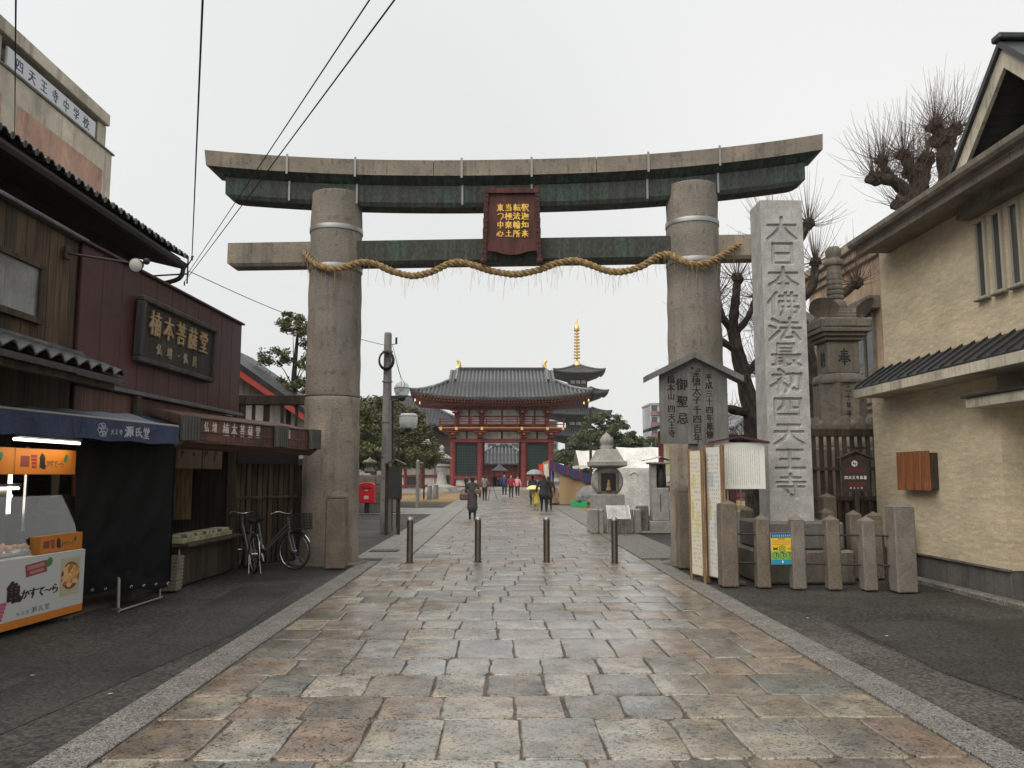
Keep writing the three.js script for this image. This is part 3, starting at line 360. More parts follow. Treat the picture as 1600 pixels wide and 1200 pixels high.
  const n = 520, frames = []; for (let i = 0; i <= n; i++) { const p = cv.getPointAt(i / n), tg = cv.getTangentAt(i / n), up = V(0, 1, 0).sub(tg.clone().multiplyScalar(tg.y)).normalize(), sd = tg.clone().cross(up); frames.push([p, up, sd]); }
  for (let s = 0; s < 3; s++) {
    const g = grid(6, n, (u, v) => { const i = Math.round(v * n), [p, up, sd] = frames[i], a = v * 2 * PI * 33 + s * 2 * PI / 3, th = min(1, 0.45 + v * 30, 0.45 + (1 - v) * 30), R = 0.033 * th, q = (0.039 + 0.004 * sin(v * 90 + s)) * th, c = p.clone().addScaledVector(up, cos(a) * R).addScaledVector(sd, sin(a) * R), b = u * 2 * PI; c.addScaledVector(up, cos(b) * q).addScaledVector(sd, sin(b) * q); return [c.x, c.y, c.z]; }, (u, v) => [u * 0.26, v * 9.5]);
    part('rope_strand', g, M.rope, rp);
  }
  const fr = [], r = rng(8); for (let i = 0; i < 150; i++) { const c = cv.getPointAt(rr(0.005, 0.995, r)), L = rr(0.1, 0.5, r) * (r() < 0.5 ? 0.6 : 1), b = rr(-0.06, 0.06, r); fr.push(tube([[c.x, c.y - 0.05, c.z + 0.02], [c.x + b * 0.4, c.y - 0.05 - L * 0.5, c.z + 0.03], [c.x + b, c.y - 0.05 - L, c.z + 0.02]], 0.0028, 3, 3)); }
  for (let i = 0; i < 170; i++) { const c = cv.getPointAt(rr(0.01, 0.99, r)), a = rr(0, 2 * PI, r), L = rr(0.04, 0.12, r); fr.push(cyl([c.x, c.y + cos(a) * 0.06, c.z + sin(a) * 0.06], [c.x + rr(-0.06, 0.06, r), c.y + cos(a) * (0.07 + L), c.z + sin(a) * (0.07 + L * 0.6)], 0.003, 0.0015, 3, false)); }
  stuff(part('loose_straws', merge(fr), M.straw, rp));
  place(rp, 0.255, 0, -16, THREE.MathUtils.degToRad(-2));
  // name board between the beams
  const pl = thing('gate_plaque', 'dark red wooden plaque with gold brush characters hung on the gateway beams', 'plaque');
  const q0 = [[-0.5, 0.25], [-0.32, 0.235], [-0.16, 0.18], [0, 0.165], [0.16, 0.18], [0.32, 0.235], [0.5, 0.25], [0.465, 1.36], [-0.465, 1.36]];
  part('board', extr(q0, 0.03), M.plaque, pl, [0, 0, 0]);
  for (const s of [-1, 1]) {
    const rail = []; for (let k = 0; k < 14; k++) { const y0 = 0.08 + k * 0.1, w = 0.04 + 0.006 * (k % 2), x = s * lerp(0.535, 0.485, (y0) / 1.4); rail.push(bxg([x - w, x + w], [y0, y0 + 0.101 - 0.004 * (k % 2)], [-0.01, 0.085 + 0.004 * (k % 2)], 0.008)); }
    const o = part('side_rail', merge(rail), M.plaque, pl); part('rail_foot', lathe([[0, -0.03], [0.045, -0.02], [0.065, 0.03], [0.06, 0.075], [0.04, 0.1], [0, 0.1]], 12), M.plaque, o, [s * 0.54, 0, 0.04]);
  }
  part('top_rail', extr([[-0.53, 1.36], [0.53, 1.36], [0.525, 1.43], [0, 1.445], [-0.525, 1.43]], 0.09, 0.006), M.plaque, pl, [0, 0, -0.004]);
  ['釈迦如来', '転法輪所', '当極楽土', '東門中心'].forEach((s, c) => [...s].forEach((ch, i) => part('gold_character', letters3d(ch, 0.135, 0.012, 0.13, 0, 0), M.goldP, pl, [0.185 - c * 0.158 + rr(-0.006, 0.006), 1.15 - i * 0.168, 0.031])));
  place(pl, 0.215, 5.72, -15.66, THREE.MathUtils.degToRad(-2)); pl.rotation.x = 0.07;
}
// small stone posts standing before the gateway pillars
const postCap = (w, h, cap, m) => { // square post with a low pyramid top, about its base
  const g = [cbox(w, h, w, 0.018).clone().translate(0, h / 2, 0), flat(new THREE.ConeGeometry(w * 0.70, cap, 4).rotateY(PI / 4).translate(0, h + cap / 2 - 0.002, 0))].map((q) => mUV(clean(q))); return merge(g);
};
{
  const r = rng(3);
  const p = thing('stone_post', 'rounded-top square stone post before the gateway pillar beside the bicycles', 'post', [-2.93, 0, -15.1]);
  part('shaft', cbox(0.36, 1.26, 0.34, 0.03).clone().translate(0, 0.63, 0), M.graniteT, p, [-2.93, 0, -15.1]);
  part('cap', lathe([[0.245, 0], [0.235, 0.03], [0.17, 0.085], [0.08, 0.115], [0, 0.12]], 4, PI / 4).rotateY(0), M.graniteT, p, [-2.93, 1.258, -15.1]);
  part('slot', cbox(0.006, 0.2, 0.06), M.black, p, [-2.752, 0.85, -15.06]);
  const q = thing('stone_post', 'square stone post with a slot before the gateway pillar beside the noticeboards', 'post', [3.3, 0, -15.05]);
  part('shaft', cbox(0.25, 1.36, 0.25, 0.025).clone().translate(0, 0.68, 0), M.graniteT, q, [3.3, 0, -15.05]);
  part('cap', lathe([[0.17, 0], [0.165, 0.03], [0.12, 0.08], [0.05, 0.105], [0, 0.11]], 4, PI / 4), M.graniteT, q, [3.3, 1.358, -15.05]);
  part('slot', cbox(0.05, 0.2, 0.006), M.mossy, q, [3.26, 0.86, -14.923]);
  // bollards across the path
  let first; [[-1.72, -16.05], [-0.43, -16.2], [0.89, -16.15], [2.17, -15.95]].forEach(([x, z]) => {
    if (first) { const c = copyOf(first, x > 2 ? 'bronze metal bollard beside the granite edging on the noticeboard side' : 'bronze metal bollard standing in the middle of the stone path'); c.position.set(x, 0, z); return; }
    const b = first = thing('bollard', 'bronze metal bollard beside the granite edging on the shop side', 'bollard', [0, 0, 0], 'bollards in a row across the path');
    part('tube', lathe([[0.062, 0], [0.062, 0.79], [0.06, 0.8]], 28), M.bollard, b);
    part('dome_cap', lathe([[0.063, 0.8], [0.063, 0.815], [0.055, 0.845], [0.035, 0.865], [0, 0.872]], 28), M.steel, b);
    part('ground_collar', lathe([[0.06, 0.012], [0.085, 0.01], [0.09, 0]], 24), M.iron, b);
    b.position.set(x, 0, z);
  });
}

// ================= right side =================
Object.assign(M, {
  cream: tm([0.74, 0.645, 0.475], 0.92, T.stucco, 0.42, T.stuccoB, 0.008, 0.42),
  creamTrim: tm([0.68, 0.62, 0.49], 0.8, T.grime, 0.6),
  trimDark: tm([0.23, 0.205, 0.17], 0.75, T.grime, 0.6),
  gutter: tm([0.27, 0.235, 0.185], 0.6, T.grime, 0.8),
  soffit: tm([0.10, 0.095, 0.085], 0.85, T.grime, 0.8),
  metalRoof: tm([0.055, 0.06, 0.063], 0.42, T.grime, 0.7, null, 0, 1, { metalness: 0.3 }),
  plinth: tm([0.17, 0.16, 0.145], 0.9, T.torii, 0.5, T.graniteB, 0.004, 2),
  frameTan: mat([0.40, 0.355, 0.28], 0.55),
  glass: mat([0.05, 0.06, 0.062], 0.06, { metalness: 0.0 }),
  slatOrange: tm([0.36, 0.135, 0.05], 0.75, T.wood, 1.3, T.woodB, 0.002, 1.3),
  peach: tm([0.55, 0.40, 0.27], 0.9, T.grime, 0.3),
  peachTrim: tm([0.50, 0.40, 0.30], 0.85, T.grime, 0.5),
  woodGrey: tm([0.185, 0.185, 0.182], 0.85, T.woodS, 0.8, T.woodB, 0.0015, 0.8),
  woodBrown: tm([0.075, 0.055, 0.042], 0.85, T.wood, 0.9, T.woodB, 0.004, 0.9),
  woodPale: tm([0.42, 0.28, 0.16], 0.8, T.wood, 1, T.woodB, 0.002, 1),
  maroon: tm([0.10, 0.022, 0.032], 0.6, T.grime, 0.7),
  bark: tm([0.085, 0.068, 0.052], 0.95, T.bark, 1.2, T.bark, 0.03, 1.2),
  twig: mat([0.10, 0.062, 0.045], 0.95),
});
{ // cream stucco house
  const h = thing('stucco_house', 'cream stucco two-storey house with dark pent roof and slim windows', 'house', [8.2, 0, -12]);
  const X0 = 6.7, zf = -14.8, zc = -11.02;
  B('upper_wall', h, M.cream, [X0, 13], [3.2, 5.6], [zf + 0.55, -3], 0);
  B('lower_wall', h, M.cream, [X0, 13], [0.4, 3.199], [zf, zc], 0);
  B('recess_wall', h, M.cream, [X0 + 1.05, 13], [0.4, 3.198], [zc + 0.001, -3], 0);
  B('plinth', h, M.plinth, [X0 + 0.03, 12.9], [-0.05, 0.399], [zf + 0.02, zc - 0.02], 0.01);
  B('plinth', h, M.plinth, [X0 + 1.08, 12.9], [-0.05, 0.399], [zc, -3.1], 0.01);
  B('plinth_cap', h, M.trimDark, [X0 - 0.015, X0 + 0.03], [0.385, 0.42], [zf, zc + 0.01], 0.004);
  B('kerb', h, M.kerb, [X0 - 0.22, X0 - 0.04], [-0.05, 0.06], [-14.6, -4], 0.02);
  B('recess_soffit', h, M.soffit, [X0 + 0.02, X0 + 1.05], [3.12, 3.199], [zc + 0.002, -3]);
  // pent roof with standing seams
  const pr = part('pent_roof', extr([[0, 0.02], [-0.52, -0.34], [-0.52, -0.365], [0, -0.02]], 11.2), M.metalRoof, h, [X0, 3.5, -14.35]);
  for (let z = -14.3; z < -3.6; z += 0.31) part('roof_seam', extr([[0, 0.055], [-0.53, -0.315], [-0.53, -0.345], [0, 0.022]], 0.035), M.metalRoof, pr, [X0, 3.5, z]);
  B('pent_fascia', h, M.creamTrim, [X0 - 0.52, X0 - 0.47], [2.985, 3.13], [-14.37, -12.6], 0.006); B('pent_fascia', h, M.creamTrim, [X0 - 0.52, X0 - 0.47], [2.985, 3.13], [-12.596, -10.4], 0.006, 1); B('pent_fascia', h, M.creamTrim, [X0 - 0.52, X0 - 0.47], [2.985, 3.13], [-10.396, -7], 0.006, 2);
  B('pent_soffit', h, M.creamTrim, [X0 - 0.468, X0 - 0.002], [2.99, 3.02], [-14.35, -7]);
  part('pent_end', extr([[0, 0], [-0.47, -0.33], [-0.47, -0.42], [0, -0.42]], 0.03), M.creamTrim, h, [X0 - 0.003, 3.47, -14.352]);
  B('door_canopy', h, M.creamTrim, [X0 - 0.32, X0 + 0.9], [2.56, 2.70], [-11.25, -9], 0.008); B('canopy_top', h, M.metalRoof, [X0 - 0.36, X0 + 0.9], [2.702, 2.735], [-11.3, -9], 0.006);
  // eaves and gutter
  B('eave_soffit', h, M.gutter, [X0 - 0.55, X0 + 0.1], [5.46, 5.5], [-13.88, -3]);
  B('eave_fascia', h, M.gutter, [X0 - 0.565, X0 - 0.53], [5.40, 5.66], [-13.9, -3], 0.006);
  part('gutter', extr([[0, 0], [-0.10, 0.01], [-0.13, 0.05], [-0.135, 0.12], [-0.12, 0.12], [-0.11, 0.06], [-0.02, 0.03]], 10.9), M.gutter, h, [X0 - 0.57, 5.53, -13.92]);
  part('main_roof', extr([[0, 0], [5.8, 2.3], [5.8, 2.22], [0, -0.09]], 10.9), M.metalRoof, h, [X0 - 0.6, 5.72, -13.92]);
  B('wall_band', h, M.trimDark, [X0 - 0.2, X0 + 0.1], [5.26, 5.33], [-11.42, -3], 0.004);
  B('eave_box', h, M.gutter, [X0 - 0.195, X0 + 0.1], [5.331, 5.459], [-11.4, -3]);
  // gable facing the street
  const gz = -9.6, gh = 6.98, hw = 1.3, bx = X0 - 0.5;
  const rake = (s, t0, t1, yo, m, nm, x0, x1) => { const dz = s * hw, g = []; const o = [[0, yo], [dz * 1.45 / hw, -1.37 + yo], [dz / hw * (1.37 - t1) / 0.945, -1.371 + yo], [0, yo - t1]]; const sh = extr(o.map(([a, b]) => [a, b]), x1 - x0); sh.rotateY(PI / 2); part(nm, sh, m, h, [x0, gh, gz]); };
  for (const s of [-1, 1]) { rake(-s, 0, 0.09, 0.0, M.metalRoof, 'gable_roof', bx - 0.08, 11); rake(-s, 0, 0.26, -0.092, M.creamTrim, 'gable_board', bx - 0.03, bx + 0.02); rake(-s, 0, 0.05, -0.095, M.soffit, 'gable_soffit', bx + 0.022, X0 + 0.5); }
  part('gable_wall', extr([[-hw, -1.3], [hw, -1.3], [0, -0.15]], 0.1).rotateY(PI / 2), M.soffit, h, [X0 + 0.45, gh, gz]);
  B('ridge_cap', h, M.metalRoof, [bx - 0.12, 11], [gh - 0.02, gh + 0.07], [gz - 0.09, gz + 0.09], 0.02);
  // slim windows
  for (const z of [-11.16, -10.78, -10.4, -10.02]) {
    const w = B('window', h, M.glass, [X0 - 0.01, X0 + 0.01], [4.12, 5.16], [z - 0.085, z + 0.085]);
    const fr = merge([bxg([X0 - 0.05, X0 + 0.02], [5.16, 5.2], [z - 0.125, z + 0.125], 0.004), bxg([X0 - 0.05, X0 + 0.02], [4.08, 4.12], [z - 0.125, z + 0.125], 0.004), bxg([X0 - 0.048, X0 + 0.02], [4.121, 5.159], [z - 0.125, z - 0.085], 0.004), bxg([X0 - 0.048, X0 + 0.02], [4.121, 5.159], [z + 0.085, z + 0.125], 0.004)]);
    part('frame', fr, M.frameTan, w); part('sill', cbox(0.09, 0.025, 0.29, 0.004), M.gutter, w, [X0 - 0.045, 4.066, z]);
  }
  B('letter_slot', h, M.black, [X0 + 1.0, X0 + 1.05], [1.25, 1.5], [-10.4, -10.1], 0.01);
  // slatted meter box
  const mb = thing('slatted_box', 'orange-brown vertical slat box mounted on the cream stucco wall', 'meter cover', [6.6, 1.4, -13.1]);
  B('back_box', mb, M.woodBrown, [X0 - 0.13, X0 - 0.002], [1.44, 2.0], [-13.55, -12.65], 0.004);
  for (let i = 0; i < 15; i++) B('slat', mb, M.slatOrange, [X0 - 0.19, X0 - 0.132], [1.42, 2.03], [-13.6 + i * 0.066, -13.6 + i * 0.066 + 0.04], 0.005, i % 4);
  // peach building behind
  const p = thing('peach_building', 'peach rendered building with banded cornice behind the cream house', 'building', [14, 0, -26]);
  const px = 9.75;
  B('wall', p, M.peach, [px, 20], [0, 7.3], [-25.6, -19], 0); 
  for (const [y0, y1, o] of [[7.3, 7.48, 0.1], [7.481, 7.7, 0.2], [7.701, 7.95, 0.32], [3.35, 3.5, 0.1], [3.501, 3.66, 0.16], [2.9, 3.05, 0.08]]) B('cornice_band', p, M.peachTrim, [px - o, 20.02], [y0, y1], [-25.65, -19 + o], 0.02);
  for (const z of [-21.75, -24.1]) { const w = B('window', p, M.glass, [px - 0.02, px + 0.05], [3.75, 5.9], [z - 0.55, z + 0.55]); part('window_hood', cbox(0.4, 0.35, 1.9, 0.02), M.trimDark, w, [px - 0.1, 6.1, z]); part('mullion', cbox(0.06, 2.15, 0.05), M.trimDark, w, [px - 0.035, 4.82, z]); part('reveal', cbox(0.09, 2.15, 0.08), M.trimDark, w, [px - 0.03, 4.82, z + 0.6]); }
}
{ // tall inscribed stone pillar
  const t = thing('inscribed_pillar', 'tall square grey granite pillar carved with a column of large characters', 'monument', [4.64, 0, -13.6]);
  const w = 0.70, d = 0.55, y0 = 0.93, y1 = 6.2, cx = 4.655, zf = -13.3;
  // carved face: strokes sunk into the stone
  const CW = 176, CH = 1320, c = document.createElement('canvas'); c.width = CW; c.height = CH; const g = c.getContext('2d'); g.fillStyle = '#fff'; g.fillRect(0, 0, CW, CH); g.strokeStyle = '#000';
  brush(g, '大日本佛法最初四天王寺', 24, 76, 90, { dy: 106, w: 0.135, sx: 1.42 });
  const im = g.getImageData(0, 0, CW, CH).data, at = (x, y) => im[(clamp(y | 0, 0, CH - 1) * CW + clamp(x | 0, 0, CW - 1)) * 4] / 255;
  const depth = new Float32Array(CW * CH); for (let y = 0; y < CH; y++) for (let x = 0; x < CW; x++) { let s = 0, n = 0; for (let b = -1; b <= 1; b++) for (let a = -1; a <= 1; a++) { s += at(x + a, y + b); n++; } depth[y * CW + x] = 1 - s / n; }
  const nu = 150, nv = 1120, gg = grid(nu, nv, (u, v) => { const X = u * (CW - 1), Y = (1 - v) * (CH - 1), e = min(u, 1 - u) < 0.001 || min(v, 1 - v) < 0.0005 ? 0 : depth[Math.round(Y) * CW + Math.round(X)]; return [cx - w / 2 + u * w, y0 + v * (y1 - y0), zf - 0.04 * e]; });
  part('carved_face', gg, M.graniteG, t);
  const s = [[-w / 2, 0], [w / 2, 0], [w / 2, -d], [-w / 2, -d]].map(([x, z]) => [cx + x, zf + z]), tr = [], Q = (a, b, c2, e) => tr.push([a, b, c2], [a, c2, e]);
  for (let k = 1; k < 4; k++) { const a = s[k], b = s[(k + 1) % 4]; Q([a[0], y0, a[1]], [b[0], y0, b[1]], [b[0], y1, b[1]], [a[0], y1, a[1]]); }
  { const ap = [cx, y1 + 0.06, zf - d / 2]; for (let k = 0; k < 4; k++) { const a = s[k], b = s[(k + 1) % 4]; tr.push([[a[0], y1, a[1]], [b[0], y1, b[1]], ap]); } }
  part('shaft', mUV(soup(tr)), M.graniteG, t);
  B('plinth', t, M.mossy, [3.95, 5.45], [0, 0.5], [-14.3, -12.85], 0.03); B('plinth', t, M.plinth, [4.05, 5.35], [0.502, 0.93], [-14.2, -12.98], 0.03);
}
{ // stone post fence round the pillar
  const f = thing('stone_fence', 'low fence of square granite posts with iron rails around the inscribed pillar', 'fence', [4.6, 0, -12.4]);
  const r = rng(4), front = [[3.42, -12.62, 0.25, 1.22, 0], [3.9, -12.5, 0.2, 1.0, 0], [4.37, -12.34, 0.2, 1.0, 1], [4.86, -12.26, 0.2, 1.0, 0], [5.34, -12.18, 0.2, 0.99, 1], [5.76, -12.02, 0.3, 1.2, 2]];
  const back = [[5.62, -14.3, 0.24, 1.28, 0], [5.35, -13.7, 0.2, 1.05, 0], [5.72, -13.5, 0.2, 1.02, 0], [6.05, -13.5, 0.2, 1.0, 0], [3.42, -13.6, 0.22, 1.1, 0], [3.45, -14.3, 0.2, 1.05, 0], [6.35, -13.3, 0.2, 1.0, 0], [4.3, -14.55, 0.2, 1.05, 0]];
  const ms = [M.graniteT, M.granite, M.graniteP];
  for (const [x, z, w, h, k] of [...front, ...back]) { const o = part('fence_post', postCap(w, h, 0.08, 0), ms[k === 2 ? 1 : k], f, [x, 0, z], [0, rr(-0.05, 0.05, r), rr(-0.008, 0.008, r)]); }
  for (const y of [0.78, 0.36]) for (let i = 0; i + 1 < front.length; i++) { const a = front[i], b = front[i + 1]; part('iron_rail', cyl([a[0], y + rr(-0.01, 0.01, r), a[1]], [b[0], y, b[1]], 0.014, 0.014, 6), M.iron, f); }
  part('iron_stay', cyl([5.58, 0.02, -12.1], [5.55, 0.8, -12.12], 0.014, 0.014, 6), M.iron, f);
  // animal notice on the fence
  const n = thing('animal_notice', 'yellow and blue printed notice fixed between the stone fence posts', 'notice', [4.13, 0.3, -12.28]);
  const tx = canvasTex(256, 340, (g, w, h) => {
    g.fillStyle = '#d8b62c'; g.fillRect(0, 0, w, h); g.fillStyle = '#1d4f7c'; g.fillRect(0, 0, w, 52); g.fillStyle = '#2289a8'; g.fillRect(0, h - 50, w, 50); g.fillStyle = '#7da84c'; g.fillRect(0, 200, w, 90);
    g.fillStyle = '#7fb4cf'; for (let i = 0; i < 9; i++) g.fillRect(18 + i * 25, 18, 14, 22); g.fillStyle = '#2c2a18'; g.fillRect(85, 60, 80, 9); g.fillStyle = '#b0621c'; for (let k = 0; k < 3; k++) for (let i = 0; i < 15 - k; i++) g.fillRect(20 + i * 15, 82 + k * 19, 10, 8);
    g.strokeStyle = '#1f6d4c'; g.lineWidth = 10; g.beginPath(); g.arc(128, 172, 34, 0, 7); g.stroke(); g.beginPath(); g.arc(128, 172, 15, 0, 7); g.stroke(); g.fillStyle = '#30281a'; g.fillRect(24, 162, 52, 20); g.fillRect(24, 152, 10, 14); g.fillRect(66, 152, 10, 14); g.fillRect(28, 180, 8, 14); g.fillRect(62, 180, 8, 14); g.fillStyle = '#c98a1c'; g.fillRect(188, 160, 44, 20); g.fillRect(222, 150, 10, 14); g.fillRect(192, 178, 8, 14); g.fillRect(222, 178, 8, 14);
    g.strokeStyle = '#20503a'; g.lineWidth = 6; for (const x of [50, 128, 206]) { g.beginPath(); g.arc(x, 245, 32, 0, 7); g.stroke(); g.fillStyle = '#20241c'; g.fillRect(x + 4, 226, 9, 34); g.beginPath(); g.arc(x + 8, 220, 6, 0, 7); g.fill(); } g.fillStyle = '#cfe9ee'; g.fillRect(120, 302, 16, 26);
  });
  part('backing', cbox(0.335, 0.46, 0.008), mat([0.3, 0.3, 0.3], 0.6), n, [4.135, 0.585, -12.3], [0, 0, 0.01]); face('printed_face', n, mat('#fff', 0.5, { map: tx }), 0.325, 0.45, [4.135, 0.585, -12.292], [0, 0, 0.01]);
}
// roofed plank sign with brush characters
function boardRoof(w, rise, over, th, d) { const a = w / 2 + over; return extr([[-a, -rise - th], [0, -th * 0.4], [a, -rise - th], [a, -rise], [0, th * 0.6], [-a, -rise]], d); }
{
  const s = thing('temple_signboard', 'large grey plank signboard with peaked roof and black brush characters', 'signboard');
  const w = 1.16, h = 1.44;
  for (let i = 0; i < 5; i++) { const x0 = -w / 2 + i * w / 5, x1 = x0 + w / 5, pk = (x) => 0.25 * (1 - abs(x) / (w / 2)); const g = extr([[x0 + 0.001, 0], [x1 - 0.001, 0], [x1 - 0.001, h - 0.25 + pk(x1)], ...(i === 2 ? [[0, h]] : []), [x0 + 0.001, h - 0.25 + pk(x0)]], 0.045 - (i % 2) * 0.0015); part('plank', mUV(g, i * 0.4, i), M.woodGrey, s, [0, 0, 0]); }
  const tx = canvasTex(512, 640, (g) => {
    g.clearRect(0, 0, 512, 640); g.strokeStyle = '#15130f';
    brush(g, '平成三十四年厳修', 345, 110, 54, { dy: 61, w: 0.12 }); brush(g, '聖徳太子千四百年', 246, 68, 64, { dy: 70, w: 0.12 }); brush(g, '御聖忌', 128, 150, 82, { dy: 128, w: 0.12 }); brush(g, '総本山', 58, 128, 56, { dy: 61, w: 0.12 }); brush(g, '四天王寺', 58, 345, 56, { dy: 61, w: 0.12 });
  });
  const m = mat('#fff', 0.8, { map: tx, transparent: true, alphaTest: 0.5 });
  face('brush_characters', s, m, w, w * 1.25, [0, 0.71, 0.0482]);
  const cr = part('crest', lathe([[0.025, 0.012], [0.05, 0.02], [0.065, 0.012], [0.085, 0.012], [0.095, 0]], 32).rotateX(PI / 2), M.woodGrey, s, [-0.02, 1.28, 0.05]); part('crest_centre', lathe([[0, 0.012], [0.03, 0.006], [0.035, 0]], 16).rotateX(PI / 2), M.black, cr, [-0.02, 1.28, 0.052]);
  part('sign_roof', boardRoof(w, 0.345, 0.24, 0.1, 0.32), M.woodGrey, s, [0, h + 0.045, -0.13]);
  B('post', s, M.woodGrey, [-0.075, 0.075], [-2.18, 1.3], [-0.11, -0.003], 0.006);
  place(s, 3.265, 2.18, -13.95, 0.03);
  // two tall leaning paper notice panels
  const paper = (k) => canvasTex(256, 1024, (g, w, h) => { g.fillStyle = k ? '#cfcfc9' : '#d2cebb'; g.fillRect(0, 0, w, h); const r = rng(20 + k); for (let c = 0; c < 6; c++) for (let y = 60; y < h - 60; y += 34) if (r() < 0.8) { g.fillStyle = ['#8d8f93', '#7b8797', '#a39a7a', '#93807a'][floor(r() * 4)]; g.globalAlpha = 0.55; g.fillRect(24 + c * 37, y, rr(10, 24, r), rr(10, 24, r)); } g.globalAlpha = 0.5; g.fillStyle = k ? '#8ea3b5' : '#c9b765'; g.fillRect(40, 200, 90, 120); g.fillRect(120, 520, 80, 200); g.fillStyle = '#b9a24c'; g.fillRect(20, 420, 60, 160); g.globalAlpha = 1; });
  [[3.10, -13.15, 0.55, 'tall yellowed notice panel leaning beside the white notice panel', 0, 0.36, 1.95], [3.30, -12.82, 0.55, 'tall white notice panel with pale wooden frame leaning against the stone post', 1, 0.44, 2.0]].forEach(([x, z, a, label, k, w, h]) => {
    const t = thing('notice_panel', label, 'noticeboard', [0, 0, 0], 'tall notice panels by the fence'); part('panel', cbox(w, h, 0.03, 0.003), M.woodPale, t, [0, 0.1 + h / 2, 0]); face('paper', t, mat('#fff', 0.85, { map: paper(k) }), w - 0.03, h - 0.03, [0, 0.1 + h / 2, 0.019]);
    for (const s2 of [-1, 1]) part('leg', cbox(0.05, h + 0.12, 0.05, 0.004), M.woodPale, t, [s2 * (w / 2 + 0.026), (h + 0.12) / 2, 0]); place(t, x, 0, z, -1.3);
  });
  // white information board with maroon roof
  const b = thing('information_board', 'white text board with small maroon peaked roof on a maroon post', 'information board');
  const tx2 = canvasTex(512, 460, (g, w, h) => { g.fillStyle = '#d9dad2'; g.fillRect(0, 0, w, h); const r = rng(9); g.fillStyle = '#4a4d49'; for (let c = 0; c < 21; c++) { const x = w - 40 - c * 22, L = c === 0 ? 3 : c > 14 ? (c < 18 ? 27 + r() * 9 : 30) : 34; for (let k = 0; k < L; k++) if (r() < 0.93) { const y = 40 + k * 11.2; g.fillRect(x + r() * 2, y, 3 + r() * 5, 1.4); g.fillRect(x + 2 + r() * 4, y + 2, 1.5, 5); g.fillRect(x, y + 5 + r() * 2, 4 + r() * 4, 1.4); } } });
  part('panel', cbox(0.8, 0.72, 0.03, 0.004), M.white, b, [0, 1.8, 0]); face('printed_text', b, mat('#fff', 0.7, { map: tx2 }), 0.79, 0.71, [0, 1.8, 0.0185]);
  part('roof', boardRoof(0.8, 0.07, 0.06, 0.03, 0.16), M.maroon, b, [0, 2.245, -0.07]); part('post', cbox(0.11, 1.44, 0.06, 0.006), M.maroon, b, [-0.12, 0.72, -0.02]); part('foot', cbox(0.3, 0.05, 0.2, 0.01), M.plinth, b, [-0.12, 0.02, -0.02]);
  place(b, 3.71, 0, -12.88, 0.02);
}
